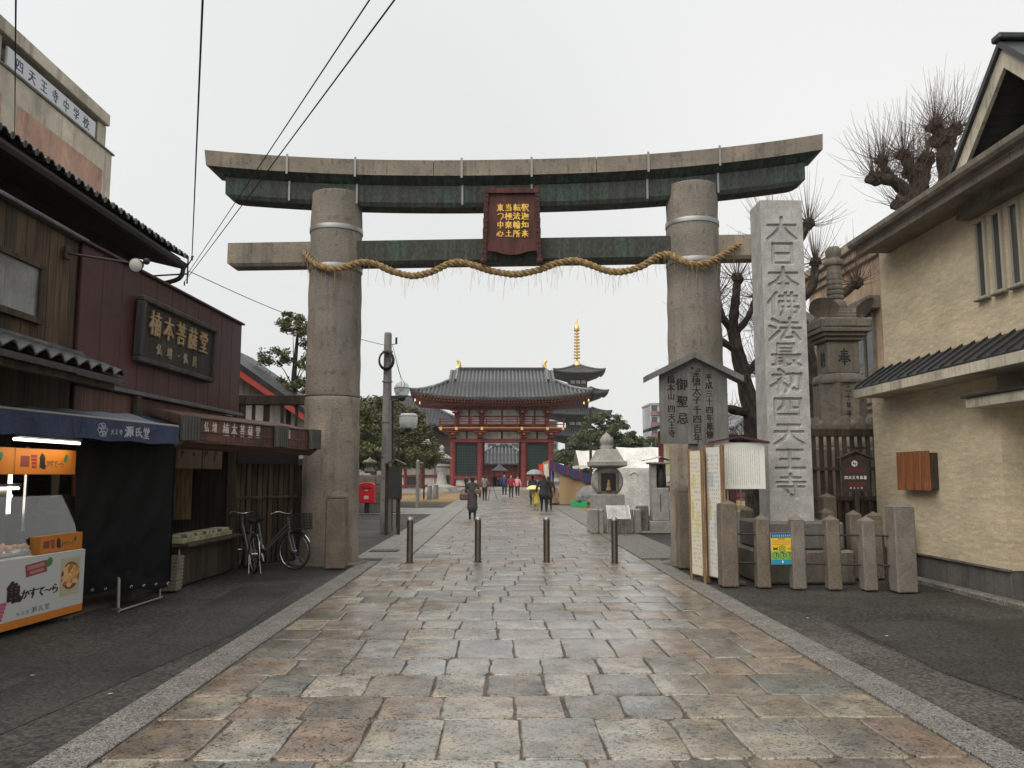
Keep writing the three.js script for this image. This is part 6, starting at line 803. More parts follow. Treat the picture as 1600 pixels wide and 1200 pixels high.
{ // the two storey red gate
  const t = thing('temple_gate', 'two-storey vermilion temple gate with grey tiled hip-and-gable roof and gold ornaments', 'gate', [0.17, 0, -97]), cx = 0.17, z0 = -92.5, zb = -101;
  const P = [cx, 0, -97];
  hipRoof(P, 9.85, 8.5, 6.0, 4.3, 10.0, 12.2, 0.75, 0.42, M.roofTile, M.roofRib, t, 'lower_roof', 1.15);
  { // upper gabled slopes
    const sh = [], rb = []; for (const s of [1, -1]) { const f = (x, v, h = 0) => [x, 12.15 + 1.85 * pow(v, 1.1) + h, s * lerp(4.35, 0, v)]; sh.push(grid(2, 6, (u, v) => f((u * 2 - 1) * 6.05, v))); for (let i = -14; i <= 14; i++) { const x = i * 0.42, w = 0.105, tr = []; for (let j = 0; j < 4; j++) { const a = j / 4, b = a + 0.25; tr.push([f(x - w, a), f(x, a, 0.13), f(x, b, 0.13)], [f(x - w, a), f(x, b, 0.13), f(x - w, b)], [f(x, a, 0.13), f(x + w, a), f(x + w, b)], [f(x, a, 0.13), f(x + w, b), f(x, b, 0.13)]); } rb.push(soup(tr)); }
      for (const x of [-5.2, 5.2]) rb.push(tube([f(x, 0, 0.15), f(x, 0.5, 0.15), f(x, 1, 0.15)], 0.18, 6, 6)); }
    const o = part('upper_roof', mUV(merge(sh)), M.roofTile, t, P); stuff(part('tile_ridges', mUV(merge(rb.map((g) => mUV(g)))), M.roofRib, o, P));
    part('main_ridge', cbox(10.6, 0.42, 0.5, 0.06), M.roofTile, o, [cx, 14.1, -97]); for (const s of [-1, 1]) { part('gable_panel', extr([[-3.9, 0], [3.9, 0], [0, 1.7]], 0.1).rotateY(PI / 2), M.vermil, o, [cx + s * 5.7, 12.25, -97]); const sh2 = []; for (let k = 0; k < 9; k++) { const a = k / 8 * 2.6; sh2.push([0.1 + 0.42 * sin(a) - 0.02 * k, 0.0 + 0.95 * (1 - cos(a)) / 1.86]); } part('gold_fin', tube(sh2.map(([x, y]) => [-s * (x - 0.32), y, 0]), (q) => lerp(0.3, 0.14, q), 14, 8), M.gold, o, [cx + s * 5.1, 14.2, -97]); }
  }
  // eave rafters with pale ends, bracket arms
  const ends = [], raf = []; for (const [yy, zz, A] of [[9.76, 8.25, 9.4], [9.58, 7.3, 8.8]]) for (let i = -26; i <= 26; i++) { const x = i * A / 26, up = 0.75 * pow(abs(x) / 9.85, 3); for (const [px, pz, rx] of [[x, zz, 0]]) { ends.push(bxg([cx + px - 0.06, cx + px + 0.06], [yy + up - 0.08, yy + up + 0.04], [-97 + pz, -97 + pz + 0.03])); raf.push(bxg([cx + px - 0.07, cx + px + 0.07], [yy + up - 0.09, yy + up + 0.05], [-97 + pz - 2.6, -97 + pz - 0.005])); } }
  stuff(part('rafter_ends', merge(ends), M.rafterEnd, t)); stuff(part('rafters', merge(raf), M.vermil, t));
  part('eave_soffit', grid(20, 6, (u, v) => { const x = (u * 2 - 1) * lerp(9.7, 5.4, v); return [cx + x, lerp(9.78, 9.45, v) + 0.75 * pow(abs(x) / 9.85, 3) * (1 - v), lerp(-88.6, -92.4, v)]; }), M.vermil, t); for (const s of [-1, 1]) part('side_soffit', grid(6, 10, (u, v) => [cx + s * lerp(9.75, 5.4, u), lerp(9.8, 9.45, u) + 0.7 * pow(abs(v * 2 - 1), 3) * (1 - u), lerp(-88.7 - 3.7 * u, -105.3 + 3.7 * u, v)]), M.vermil, t);
  for (const [lx, ly, d] of [[5.2, 9.0, 0.15], [5.4, 9.2, 0.9], [6.0, 9.25, 1.9]]) B('eave_beam', t, M.vermil, [cx - lx - d, cx + lx + d], [ly, ly + 0.24], [z0 + 0.3 + d, z0 + 0.5 + d], 0.02);
  const cols = [-5.42, -2.42, 2.42, 5.42];
  for (const x of cols) { part('column', cyl([cx + x, 0.4, z0], [cx + x, 6.3, z0], 0.36, 0.34, 16), M.vermil, t); part('upper_column', cyl([cx + x * 0.93, 7.0, z0 + 0.2], [cx + x * 0.93, 9, z0 + 0.2], 0.26, 0.25, 12), M.vermil, t); part('column', cyl([cx + x, 0.4, zb], [cx + x, 6.3, zb], 0.36, 0.34, 12), M.vermil, t);
    for (const [yy, ww, k] of [[5.95, 0.7, 0], [6.2, 1.1, 0], [6.45, 1.5, 0], [8.3, 0.5, 1], [8.6, 0.95, 1], [8.88, 1.4, 1]]) { const q = x * (k ? 0.93 : 1); const br = part('bracket_arm', cbox(ww, 0.2, 0.3 + ww * 0.5, 0.05), M.vermil, t, [cx + q, yy, z0 + 0.5 + ww * 0.25]); if (yy === 8.6 || yy === 6.2) part('gold_cap', cbox(0.2, 0.26, 0.03, 0.01), M.ochre, br, [cx + q, yy + 0.1, z0 + 1.2]); } }
  B('lintel', t, M.vermil, [cx - 5.8, cx + 5.8], [5.3, 5.72], [z0 - 0.2, z0 + 0.4], 0.03); B('sill_beam', t, M.vermil, [cx - 5.8, cx - 2.1], [1.22, 1.62], [z0 - 0.2, z0 + 0.32], 0.03); B('sill_beam', t, M.vermil, [cx + 2.1, cx + 5.8], [1.22, 1.62], [z0 - 0.2, z0 + 0.32], 0.03); B('ground_sill', t, M.vermil, [cx - 5.8, cx - 2.1], [0.2, 0.5], [z0 - 0.2, z0 + 0.38], 0.03); B('ground_sill', t, M.vermil, [cx + 2.1, cx + 5.8], [0.2, 0.5], [z0 - 0.2, z0 + 0.38], 0.03);
  for (const s of [-1, 1]) { B('white_panel', t, M.plaster, [min(s * 2.7, s * 5.1) + cx, max(s * 2.7, s * 5.1) + cx], [0.5, 1.22], [z0 - 0.1, z0 + 0.1]); const l = B('lattice_window', t, M.lattice, [min(s * 2.75, s * 5.08) + cx, max(s * 2.75, s * 5.08) + cx], [1.62, 5.3], [z0 - 0.2, z0 - 0.1]); for (let k = 0; k < 9; k++) part('lattice_bar', cbox(0.05, 3.68, 0.06), M.latticeBar, l, [cx + s * (2.9 + k * 0.255), 3.46, z0 - 0.05]); for (let k = 0; k < 12; k++) part('lattice_bar', cbox(2.33, 0.05, 0.05), M.latticeBar, l, [cx + s * 3.915, 1.78 + k * 0.305, z0 - 0.06]); }
  for (const [x0, x1] of [[-5.1, -2.75], [-2.1, 2.1], [2.75, 5.1]]) for (let k = 0; k < 2; k++) { const m = (x0 + x1) / 2; B('white_panel', t, M.plaster, k ? [cx + m + 0.12, cx + x1] : [cx + x0, cx + m - 0.12], [5.74, 6.5], [z0 - 0.1, z0 + 0.05]); for (const [ya, yb] of [[7.35, 8.1], [8.28, 8.95]]) B('white_panel', t, M.plaster, k ? [cx + (m + 0.12) * 0.93, cx + x1 * 0.93] : [cx + x0 * 0.93, cx + (m - 0.12) * 0.93], [ya, yb], [z0 + 0.1, z0 + 0.22]); }
  B('upper_wall', t, M.vermil, [cx - 5.1, cx + 5.1], [6.95, 9.44], [-100.5, z0 + 0.08]); B('side_wall', t, M.plaster, [cx - 5.6, cx - 5.3], [0.4, 6.4], [zb, z0 - 0.3]); B('side_wall', t, M.plaster, [cx + 5.3, cx + 5.6], [0.4, 6.4], [zb, z0 - 0.3]); for (const s of [-1, 1]) B('passage_wall', t, M.vermil, [cx + s * 2.5 - 0.1, cx + s * 2.5 + 0.1], [0.4, 5.5], [zb, z0 - 0.3]); B('passage_ceiling', t, M.vermil, [cx - 5.4, cx + 5.4], [5.73, 5.9], [zb, z0 - 0.25]); B('lower_core', t, M.vermil, [cx - 5.3, cx + 5.3], [5.9, 6.94], [zb, z0 - 0.12]);
  // balcony
  B('balcony_floor', t, M.vermil, [cx - 6.85, cx + 6.85], [6.62, 6.8], [-101.8, z0 + 1.5], 0.02); B('balcony_edge', t, M.ochre, [cx - 7.0, cx + 7.0], [6.801, 6.93], [z0 + 1.3, z0 + 1.62], 0.02); for (const y of [7.2, 7.5, 7.78]) B('balcony_rail', t, M.vermil, [cx - 6.95, cx + 6.95], [y, y + 0.1], [z0 + 1.35, z0 + 1.46], 0.02); for (let k = 0; k <= 8; k++) B('rail_post', t, M.vermil, [cx - 6.8 + k * 1.7 - 0.07, cx - 6.8 + k * 1.7 + 0.07], [6.931, 7.95], [z0 + 1.33, z0 + 1.48], 0.01); for (const x of [-6.7, -5, -2.2, 2.2, 5, 6.7]) B('gold_fitting', t, M.gold, [cx + x - 0.14, cx + x + 0.14], [6.6, 6.95], [z0 + 1.63, z0 + 1.66]); for (const s of [-1, 1]) for (const [k, y] of [[0, 8.9], [1, 8.6]]) part('eave_bell', lathe([[0, 0.36], [0.08, 0.32], [0.11, 0.1], [0.15, 0], [0, 0]], 10), M.gold, t, [cx + s * (9.3 - k * 0.5), y + 0.6, -88.6]);
  B('stone_platform', t, M.graniteP, [cx - 8, cx + 8], [0, 0.35], [-103, z0 + 1.8], 0.04); B('stone_step', t, M.graniteP, [cx - 3, cx + 3], [0, 0.17], [z0 + 1.81, z0 + 2.2], 0.03);
}
// plain temple building with hip roof, columns and white panels
function hall(label, P, a, b, wallH, rise, ov, mats, cols) {
  const t = thing('temple_hall', label, 'temple hall', P), [wood, tile, rib] = mats; hipRoof(P, a + ov, b + ov, a * 0.35, b * 0.12, wallH, wallH + rise, 0.5, 0.55, tile, rib, t); part('soffit', grid(4, 4, (u, v) => [(u * 2 - 1) * (a + ov * 0.9), wallH - 0.12, (v * 2 - 1) * (b + ov * 0.9)]), wood, t, P);
  part('core_wall', cbox(a * 2 - 0.2, wallH, b * 2 - 0.2).clone().translate(0, wallH / 2, 0), mats[3] ?? M.plaster, t, P); for (let i = 0; i <= cols; i++) part('column', cyl([0, 0, 0], [0, wallH, 0], 0.2, 0.2, 10), wood, t, [P[0] - a + 2 * a * i / cols, 0, P[2] + b]); for (const y of [0.3, wallH * 0.5, wallH * 0.86]) part('wall_beam', cbox(a * 2 + 0.2, 0.3, 0.3, 0.02), wood, t, [P[0], y, P[2] + b - 0.02]); for (let i = 0; i < cols; i += 2) part('dark_panel', cbox(2 * a / cols - 0.5, wallH * 0.4, 0.1), M.lattice, t, [P[0] - a + 2 * a * (i + 0.5) / cols, wallH * 0.27, P[2] + b - 0.05]); part('ridge', cbox(a * 0.75, 0.5, 0.6, 0.06), tile, t, [P[0], wallH + rise + 0.15, P[2]]); return t;
}
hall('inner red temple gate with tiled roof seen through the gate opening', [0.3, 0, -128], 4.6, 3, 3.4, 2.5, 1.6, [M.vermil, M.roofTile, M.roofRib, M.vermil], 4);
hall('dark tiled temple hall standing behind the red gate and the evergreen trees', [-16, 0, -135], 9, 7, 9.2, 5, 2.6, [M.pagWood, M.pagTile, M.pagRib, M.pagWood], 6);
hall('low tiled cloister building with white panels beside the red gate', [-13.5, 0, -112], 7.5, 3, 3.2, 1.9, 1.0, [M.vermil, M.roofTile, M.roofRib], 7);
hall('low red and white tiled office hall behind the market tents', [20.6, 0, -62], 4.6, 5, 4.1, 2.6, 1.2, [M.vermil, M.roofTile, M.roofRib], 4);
{ // five storey pagoda
  const P = [17.9, 0, -192], t = thing('five_storey_pagoda', 'dark five-storey pagoda with tall golden spire behind the red gate', 'pagoda', P);
  [[25.0, 5.9], [20.1, 6.5], [15.4, 7.1], [10.6, 7.7], [5.8, 8.3]].forEach(([y, w], i) => { hipRoof(P, w, w, i ? w * 0.42 : 0.5, i ? w * 0.42 : 0.5, y, y + (i ? 1.7 : 2.3), 0.6, 0.5, M.pagTile, M.pagRib, t); part('storey_wall', cbox(w * 0.72, 4.4, w * 0.72).clone().translate(0, y - 2.5, 0), M.pagWood, t, P); part('bracket_tier', flat(lathe([[w * 0.55, y - 1.5], [w * 1.28, y - 0.15], [0, y - 0.15]], 4, PI / 4)), M.pagWood, t, P); for (let k = -1; k <= 1; k++) part('white_panel', cbox(w * 0.16, 0.7, 0.1), M.plaster, t, [P[0] + k * w * 0.21, y - 1.9, P[2] + w * 0.36 + 0.06]); part('balcony', cbox(w * 0.95, 0.3, w * 0.95), M.pagWood, t, [P[0], y - 4.2, P[2]]); });
  const pr = [[1.0, 27.2], [1.0, 27.5], [0.75, 27.8], [0.6, 28.2], [0.25, 28.4]]; for (let k = 0; k < 9; k++) { const y = 28.9 + k * 0.72, r = 0.8 - k * 0.02; pr.push([0.2, y - 0.02], [r, y], [r, y + 0.22], [0.2, y + 0.24]); } pr.push([0.18, 35.2], [0.7, 35.4], [0.62, 36.4], [0.2, 37], [0.14, 37.2], [0.28, 37.5], [0.12, 37.8], [0.22, 38.1], [0, 38.6]); part('golden_spire', lathe(pr, 16), M.gold, t, P);
}
// ---------- trees with leaves ----------
function leafTree(name, label, base, trunk, clumps, n, leaf, mats, seed, group) {
  const t = thing(name, label, 'tree', base, group), r = rng(seed), tr = trunk.map(([x, y, z]) => [base[0] + x, y, base[2] + z]); part('trunk', tube(tr, (s) => lerp(trunk[0][3], trunk.at(-1)[3], s), 18, 8), M.bark, t);
  for (const [x, y, z, rx] of clumps) { const b = tr[max(1, floor(tr.length * 0.6))], e = [base[0] + x, y, base[2] + z]; part('branch', tube([b, [lerp(b[0], e[0], 0.5), lerp(b[1], e[1], 0.6), lerp(b[2], e[2], 0.5)], e], (s) => lerp(0.6, 0.12, s) * trunk.at(-1)[3], 6, 5), M.bark, t); }
  const sets = mats.map(() => [[], []]); const vol = clumps.map((c) => c[3] * c[4] * c[3]), tot = vol.reduce((a, b) => a + b, 0);
  clumps.forEach(([x, y, z, rx, ry], ci) => { const k = floor(n * vol[ci] / tot); const sub = []; for (let i = 0; i < 26; i++) { const a = rr(0, 2 * PI, r), u = rr(-0.8, 1, r), q = rr(0.55, 1.02, r), h = sqrt(1 - u * u); sub.push([x + cos(a) * h * rx * q, y + u * ry * q, z + sin(a) * h * rx * q, rr(0.16, 0.34, r) * rx]); }
    for (let i = 0; i < k; i++) { const s = sub[floor(r() * sub.length)], a = rr(0, 2 * PI, r), u = rr(-1, 1, r), h = sqrt(1 - u * u), q = pow(r(), 0.5) * s[3]; const c = V(base[0] + s[0] + cos(a) * h * q * 1.15, s[1] + u * q * 0.75, base[2] + s[2] + sin(a) * h * q * 1.15); const d = V(rr(-1, 1, r), rr(-0.6, 0.9, r), rr(-1, 1, r)).normalize(), e = V(rr(-1, 1, r), rr(-1, 1, r), rr(-1, 1, r)).cross(d).normalize(), f = leaf * rr(0.6, 1.2, r); const S = sets[floor(r() * mats.length)]; const p = [c.clone().addScaledVector(d, -f), c.clone().addScaledVector(e, f * 0.45), c.clone().addScaledVector(d, f), c.clone().addScaledVector(e, -f * 0.45)]; for (const m of [0, 1, 2, 0, 2, 3]) S[0].push(p[m].x, p[m].y, p[m].z); } });
  sets.forEach((S, i) => { const g = new THREE.BufferGeometry(); g.setAttribute('position', new THREE.Float32BufferAttribute(S[0], 3)); g.computeVertexNormals(); stuff(part('crown', g, mats[i], t)); }); return t;
}
const LM = [M.leafA, M.leafB, M.leafC];
leafTree('loose_tree', 'loose layered evergreen tree rising above the temple roof by the gateway', [-7.9, 0, -32], [[0, 0, 0, 0.28], [0.1, 2.5, 0, 0.22], [-0.1, 5, 0, 0.13], [0, 7.2, 0, 0.05]], [[-0.2, 7.5, 0, 0.75, 0.45], [0.7, 6.9, 0.2, 0.7, 0.4], [-0.9, 6.2, 0, 0.75, 0.35], [0.6, 6.0, 0.3, 0.6, 0.35], [-1.0, 5.1, 0.2, 0.7, 0.4], [0.3, 4.8, 0, 1.0, 0.5], [1.4, 6.1, 0, 0.5, 0.35], [1.6, 5.3, 0, 0.6, 0.4]], 9000, 0.075, LM, 51, 'evergreen trees left of the paved way');
leafTree('dense_tree', 'broad evergreen tree with olive foliage behind the red postbox', [-8.3, 0, -45], [[0, 0, 0, 0.35], [0, 3, 0, 0.25], [0, 5, 0, 0.1]], [[0, 5.0, 0, 1.7, 1.3], [1.6, 4.4, 0.4, 1.4, 1.3], [-1.6, 4.6, 0, 1.6, 1.2], [0.8, 3.3, 0.6, 1.7, 1.1], [1.9, 2.9, 0.4, 1.2, 0.9], [-1, 3, 0.4, 1.7, 1.1], [2.3, 5.3, 0.3, 0.9, 0.7]], 26000, 0.11, LM, 52, 'evergreen trees left of the paved way');
leafTree('dense_tree', 'evergreen tree with thin crown behind the utility pole and street lamps', [-6.9, 0, -52], [[0, 0, 0, 0.3], [0.1, 2.5, 0, 0.2], [0.3, 5, 0, 0.09]], [[0, 5.6, 0, 1.1, 0.8], [1.3, 5.2, 0, 1.0, 0.7], [0.6, 4.2, 0.4, 1.4, 0.8], [-0.9, 4.0, 0.2, 1.3, 0.9], [2.0, 4.3, 0.2, 1.0, 0.6], [1.5, 3.0, 0.2, 1.6, 0.9], [-0.5, 2.7, 0.3, 1.3, 0.8]], 17000, 0.11, LM, 53, 'evergreen trees left of the paved way');
leafTree('dense_tree', 'rounded evergreen shrub-like tree near the pale stone lantern', [-10.9, 0, -72], [[0, 0, 0, 0.35], [0, 2, 0, 0.25], [0.2, 4, 0, 0.12]], [[0, 4.4, 0, 1.9, 1.4], [2.2, 3.7, 0, 1.6, 1.2], [-2.3, 4, 0, 2, 1.5], [1.2, 2.8, 0.3, 1.8, 1.0], [3.4, 2.9, 0, 1.2, 0.9]], 15000, 0.15, LM, 54, 'evergreen trees left of the paved way');
leafTree('dense_tree', 'dark dense evergreen tree behind the stone wall and the red postbox', [-13, 0, -48], [[0, 0, 0, 0.35], [0, 2.6, 0, 0.25], [0, 4, 0, 0.12]], [[0, 3.8, 0, 2.3, 1.5], [2.6, 3.0, 0.4, 2.0, 1.4], [4.2, 2.2, 0.6, 1.7, 1.2], [-2, 3.2, 0, 2, 1.4]], 15000, 0.13, [M.leafB, M.leafA], 55, 'evergreen trees left of the paved way');
const RMt = [M.leafB, M.leafA, M.leafB];
leafTree('camphor_tree', 'large dark rounded evergreen tree behind the market tents and stone lantern', [10.2, 0, -82], [[0, 0, 0, 0.5], [0, 2.5, 0, 0.4], [0, 4.5, 0, 0.2]], [[0, 6.2, 0, 2.0, 1.6], [2.0, 5.4, 0, 1.8, 1.5], [-2.0, 4.8, 0.3, 1.9, 1.4], [3.4, 4.0, 0.2, 1.6, 1.3], [0.6, 4.2, 1, 2.4, 1.6], [-3.0, 3.4, 0.5, 1.6, 1.1], [2.4, 2.9, 0.8, 2.2, 1.3], [-1, 3, 1, 2.2, 1.3]], 34000, 0.15, RMt, 56);
leafTree('camphor_tree', 'smaller dark evergreen tree beyond the tents beside the notice board roof', [20, 0, -108], [[0, 0, 0, 0.4], [0, 2.5, 0, 0.3], [0, 4, 0, 0.15]], [[0, 5.2, 0, 2.2, 1.6], [-2.6, 4.3, 0, 1.9, 1.4], [2.6, 4.2, 0, 2, 1.4], [0, 3.2, 0.6, 2.6, 1.4]], 12000, 0.2, RMt, 57);

// ---------- street furniture on the left ----------
{
  const p = thing('utility_pole', 'tall grey concrete utility pole with a coiled black cable', 'utility pole', [-3.36, 0, -24.5]); const [x, , z] = [-3.36, 0, -24.5];
  part('pole', cyl([x + 0.02, 0, z], [x, 5.85, z], 0.17, 0.11, 14), M.concrete, p); part('pole_cap', lathe([[0.11, 0], [0.1, 0.04], [0, 0.06]], 14), M.concrete, p, [x, 5.85, z]);
  for (let k = 0; k < 3; k++) part('cable_coil', new THREE.TorusGeometry(0.28 - k * 0.02, 0.025, 6, 24).scale(0.8, 1, 1), M.rubber, p, [x - 0.01, 5.03, z + 0.17 + k * 0.045]); part('insulator', cyl([x + 0.25, 5.55, z], [x + 0.25, 5.75, z], 0.035, 0.03, 8), M.iron, p); part('insulator_arm', cyl([x, 5.5, z], [x + 0.26, 5.56, z], 0.012, 0.012, 5), M.iron, p);
  part('sign_bracket', extr([[0, 0], [0.6, 0.12], [0.6, 0.15], [0, 0.13]], 0.06), M.iron, p, [x + 0.05, 3.86, z]); for (const y of [5.3, 4.4, 3.2, 2.2]) part('band', lathe([[0.15, 0], [0.155, 0], [0.155, 0.04], [0.15, 0.04]], 14), M.strap, p, [x, y, z]);
  for (let k = 0; k < 2; k++) part('loose_cable', tube([[x + 0.15, 5.5, z + 0.1], [x + 0.3 + k * 0.1, 4.9 - k * 0.3, z + 0.1], [x + 0.42 + k * 0.1, 4.3, z + 0.05], [x + 0.2, 3.95, z]], 0.006, 16, 4), M.iron, p);
  const lampG = (label, lx, ly, lz, sq, post) => { const l = thing('street_lamp', label, 'street lamp', [lx, 0, lz], 'globe street lamps along the way'); const gm = new THREE.MeshPhysicalMaterial({ color: 0xdfe3e2, roughness: 0.2, transmission: 0.55, thickness: 0, side: THREE.DoubleSide }); part('globe', sq ? lathe([[0.1, 0], [0.27, 0.06], [0.3, 0.2], [0.3, 0.42], [0.24, 0.5], [0, 0.52]], 16) : new THREE.SphereGeometry(0.24, 20, 14), gm, l, [lx, sq ? ly - 0.25 : ly, lz]); part('collar', lathe([[0.05, -0.16], [0.11, -0.1], [0.13, 0]], 12), M.iron, l, [lx, ly - 0.2, lz]); part('bulb', new THREE.SphereGeometry(0.07, 8, 6), M.plaster, l, [lx, ly, lz]); if (sq !== 2) part('top_rim', new THREE.TorusGeometry(sq ? 0.29 : 0.235, 0.014, 6, 20).rotateX(PI / 2), M.iron, l, [lx, ly + (sq ? 0.16 : 0.03), lz]); part('post', cyl([lx - post, 0, lz], [lx - post, ly - 0.34, lz], 0.06, 0.04, 8), M.iron, l); part('arm', cyl([lx - post, ly - 0.36, lz], [lx, ly - 0.3, lz], 0.03, 0.03, 6), M.iron, l); return l; };
  lampG('clear round globe street lamp beside the utility pole', -2.98, 4.24, -25, 0, 0.28); lampG('frosted square-shouldered globe street lamp beside the utility pole', -3.02, 3.42, -27.2, 1, 0.3); lampG('small round globe lamp before the evergreen trees', -5.6, 3.0, -45, 0, 0.25); lampG('square-shouldered globe lamp near the sand yard', -5.2, 3.9, -58, 1, 0.1); lampG('distant small globe lamp near the low cloister', -6.0, 3.0, -78, 0, 0.1);
  const w = thing('wooden_notice_case', 'narrow dark wooden notice case with little roof beside the utility pole', 'notice case', [-3.0, 0, -23.6]); for (const dx of [-0.2, 0.14]) B('post', w, M.woodBrown, [-3 + dx - 0.045, -3 + dx + 0.045], [0, dx < 0 ? 1.98 : 1.0], [-23.65, -23.55], 0.008); B('case', w, M.woodBrown, [-3.15, -2.78], [0.98, 1.9], [-23.68, -23.5], 0.01); B('case_glass', w, M.glass, [-3.1, -2.83], [1.05, 1.82], [-23.5, -23.49]); part('roof', boardRoof(0.42, 0.12, 0.08, 0.03, 0.36), M.lead, w, [-2.97, 2.1, -23.78]);
  const m = thing('postbox', 'red metal postbox on a dark post before a stone wall', 'postbox', [-5.72, 0, -36]); const pz = -36, px = -5.72; part('body', (() => { const s = []; s.push([-0.33, 0], [0.33, 0], [0.33, 0.72]); for (let k = 0; k <= 8; k++) s.push([0.33 * cos(k / 8 * PI), 0.72 + 0.12 * sin(k / 8 * PI)]); return extr(s, 0.42, 0.02); })(), mat([0.52, 0.012, 0.02], 0.4), m, [px, 0.5, pz - 0.2]); part('slot', cbox(0.4, 0.05, 0.02), M.black, m, [px, 1.12, pz + 0.245]); part('emblem', cbox(0.14, 0.05, 0.006), M.white, m, [px, 1.02, pz + 0.245]); part('label', cbox(0.2, 0.14, 0.006), mat([0.6, 0.45, 0.42], 0.6), m, [px + 0.0, 0.72, pz + 0.245]); part('post', cyl([px, 0, pz], [px, 0.5, pz], 0.11, 0.1, 12), M.iron, m); part('base', cbox(0.5, 0.05, 0.4, 0.01), M.concrete, m, [px, 0.02, pz]);
  const sw = thing('stone_wall', 'low weathered block stone wall with stepped pillar behind the postbox', 'wall', [-8, 0, -37.5]); const r = rng(60); for (let row = 0; row < 4; row++) { let xx = -13; while (xx < -5.2) { const L = rr(0.8, 1.5, r), x1 = min(xx + L, -5.15); B('stone_block', sw, [M.mossy, M.granite, M.plinth][floor(r() * 3)], [xx + 0.01, x1 - 0.01], [row * 0.42, row * 0.42 + 0.412], [-38, -37.4 + rr(-0.02, 0.03, r)], 0.02, floor(r() * 4)); xx = x1; } } B('pillar', sw, M.granite, [-5.15, -4.6], [0, 1.75], [-38.1, -37.3], 0.04); part('pillar_lantern', lathe([[0.2, 1.75], [0.3, 1.85], [0.2, 1.95], [0.12, 2.1], [0.34, 2.2], [0.3, 2.3], [0.08, 2.4], [0, 2.5]], 10), M.mossy, sw, [-5.9, 0, -37.7]);
  const st = ['wooden stake beside the sand yard, taller and leaning', 'short round wooden post by the sand yard', 'thin bare pole standing by the sand yard']; [[-4.35, -44, 2.4, 0.1], [-4.9, -58, 0.95, 0.18], [-4.55, -59, 1.0, 0.2]].forEach(([a, b, h, q], i) => { const o = thing('wooden_post', st[i], 'post', [a, 0, b]); part('shaft', cyl([a, 0, b], [a, h, b], q, q * 0.9, 12), M.concrete, o); part('top', lathe([[q * 0.9, 0], [q * 0.7, 0.05], [0, 0.08]], 12), M.graniteP, o, [a, h, b]); });
  // pale stone lantern by the gate
  const L = thing('stone_lantern', 'tall pale stone lantern on stepped base beside the red gate', 'stone lantern', [-5.9, 0, -84]), Q = [-5.9, 0, -84]; part('steps', flat(lathe([[2.1, 0], [2.1, 0.25], [1.7, 0.25], [1.7, 0.5], [1.2, 0.6], [0.8, 0.75], [0, 0.75]], 8, PI / 8)), M.graniteP, L, Q); part('stem', lathe([[0.62, 0.75], [0.5, 1.0], [0.42, 1.6], [0.5, 2.2], [0.75, 2.45], [0, 2.45]], 16), M.graniteP, L, Q); part('platform', flat(lathe([[0.6, 2.45], [0.95, 2.6], [0.95, 2.75], [0.5, 2.8]], 6)), M.graniteP, L, Q); part('firebox', flat(lathe([[0.5, 2.75], [0.5, 3.3], [0, 3.3]], 6)), M.plinth, L, Q); part('roof', flat(lathe([[1.15, 3.3], [1.15, 3.42], [0.6, 3.75], [0.2, 3.9], [0, 3.9]], 6)), M.graniteP, L, Q); part('finial', lathe([[0.2, 3.9], [0.35, 4.0], [0.3, 4.1], [0.12, 4.15], [0.3, 4.35], [0.22, 4.55], [0, 4.75]], 14), M.graniteP, L, Q);
  // roof of the hall behind the shops, seen over the fascia
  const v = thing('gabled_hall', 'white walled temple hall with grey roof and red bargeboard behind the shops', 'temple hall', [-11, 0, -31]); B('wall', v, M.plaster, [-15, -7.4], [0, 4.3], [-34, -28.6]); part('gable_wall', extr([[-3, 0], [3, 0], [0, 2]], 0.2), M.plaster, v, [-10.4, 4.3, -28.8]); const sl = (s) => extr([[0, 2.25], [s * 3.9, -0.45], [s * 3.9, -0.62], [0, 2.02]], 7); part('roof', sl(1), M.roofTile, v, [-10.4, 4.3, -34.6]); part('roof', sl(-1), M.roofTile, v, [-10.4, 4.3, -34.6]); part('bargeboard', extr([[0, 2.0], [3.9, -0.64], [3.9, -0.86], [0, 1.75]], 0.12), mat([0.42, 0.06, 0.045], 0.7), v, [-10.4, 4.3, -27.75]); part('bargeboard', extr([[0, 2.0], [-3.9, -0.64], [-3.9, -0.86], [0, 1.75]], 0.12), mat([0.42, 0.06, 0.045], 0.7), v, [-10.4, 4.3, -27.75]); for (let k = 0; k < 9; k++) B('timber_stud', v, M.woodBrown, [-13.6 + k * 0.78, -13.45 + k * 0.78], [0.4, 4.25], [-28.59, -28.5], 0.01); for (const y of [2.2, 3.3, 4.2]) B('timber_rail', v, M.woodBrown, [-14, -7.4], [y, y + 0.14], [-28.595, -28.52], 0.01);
  const gf = thing('timber_gate_frame', 'dark timber gate beam with upright bars beside the gateway pillar', 'gate', [-4.6, 0, -17.4]); B('beam', gf, M.woodBrown, [-6.2, -3.5], [3.12, 3.32], [-17.5, -17.3], 0.01); for (let k = 0; k < 9; k++) B('upright_bar', gf, M.woodBrown, [-6.1 + k * 0.3, -6.04 + k * 0.3], [2.0, 3.119], [-17.44, -17.36], 0.006); B('lower_beam', gf, M.woodBrown, [-6.2, -3.5], [1.85, 1.999], [-17.48, -17.32], 0.01); B('post', gf, M.woodBrown, [-6.3, -6.12], [0, 3.4], [-17.5, -17.3], 0.01); B('yellow_tag', gf, M.ochre, [-4.85, -4.68], [2.5, 2.62], [-17.3, -17.29]); B('board_wall', gf, M.darkWall, [-6.2, -3.8], [0, 1.849], [-17.46, -17.4]); part('paper_lantern', flat(lathe([[0, 0.1], [0.16, 0], [0, -0.02]], 6)), M.white, gf, [-4.85, 1.62, -16.9]);
}
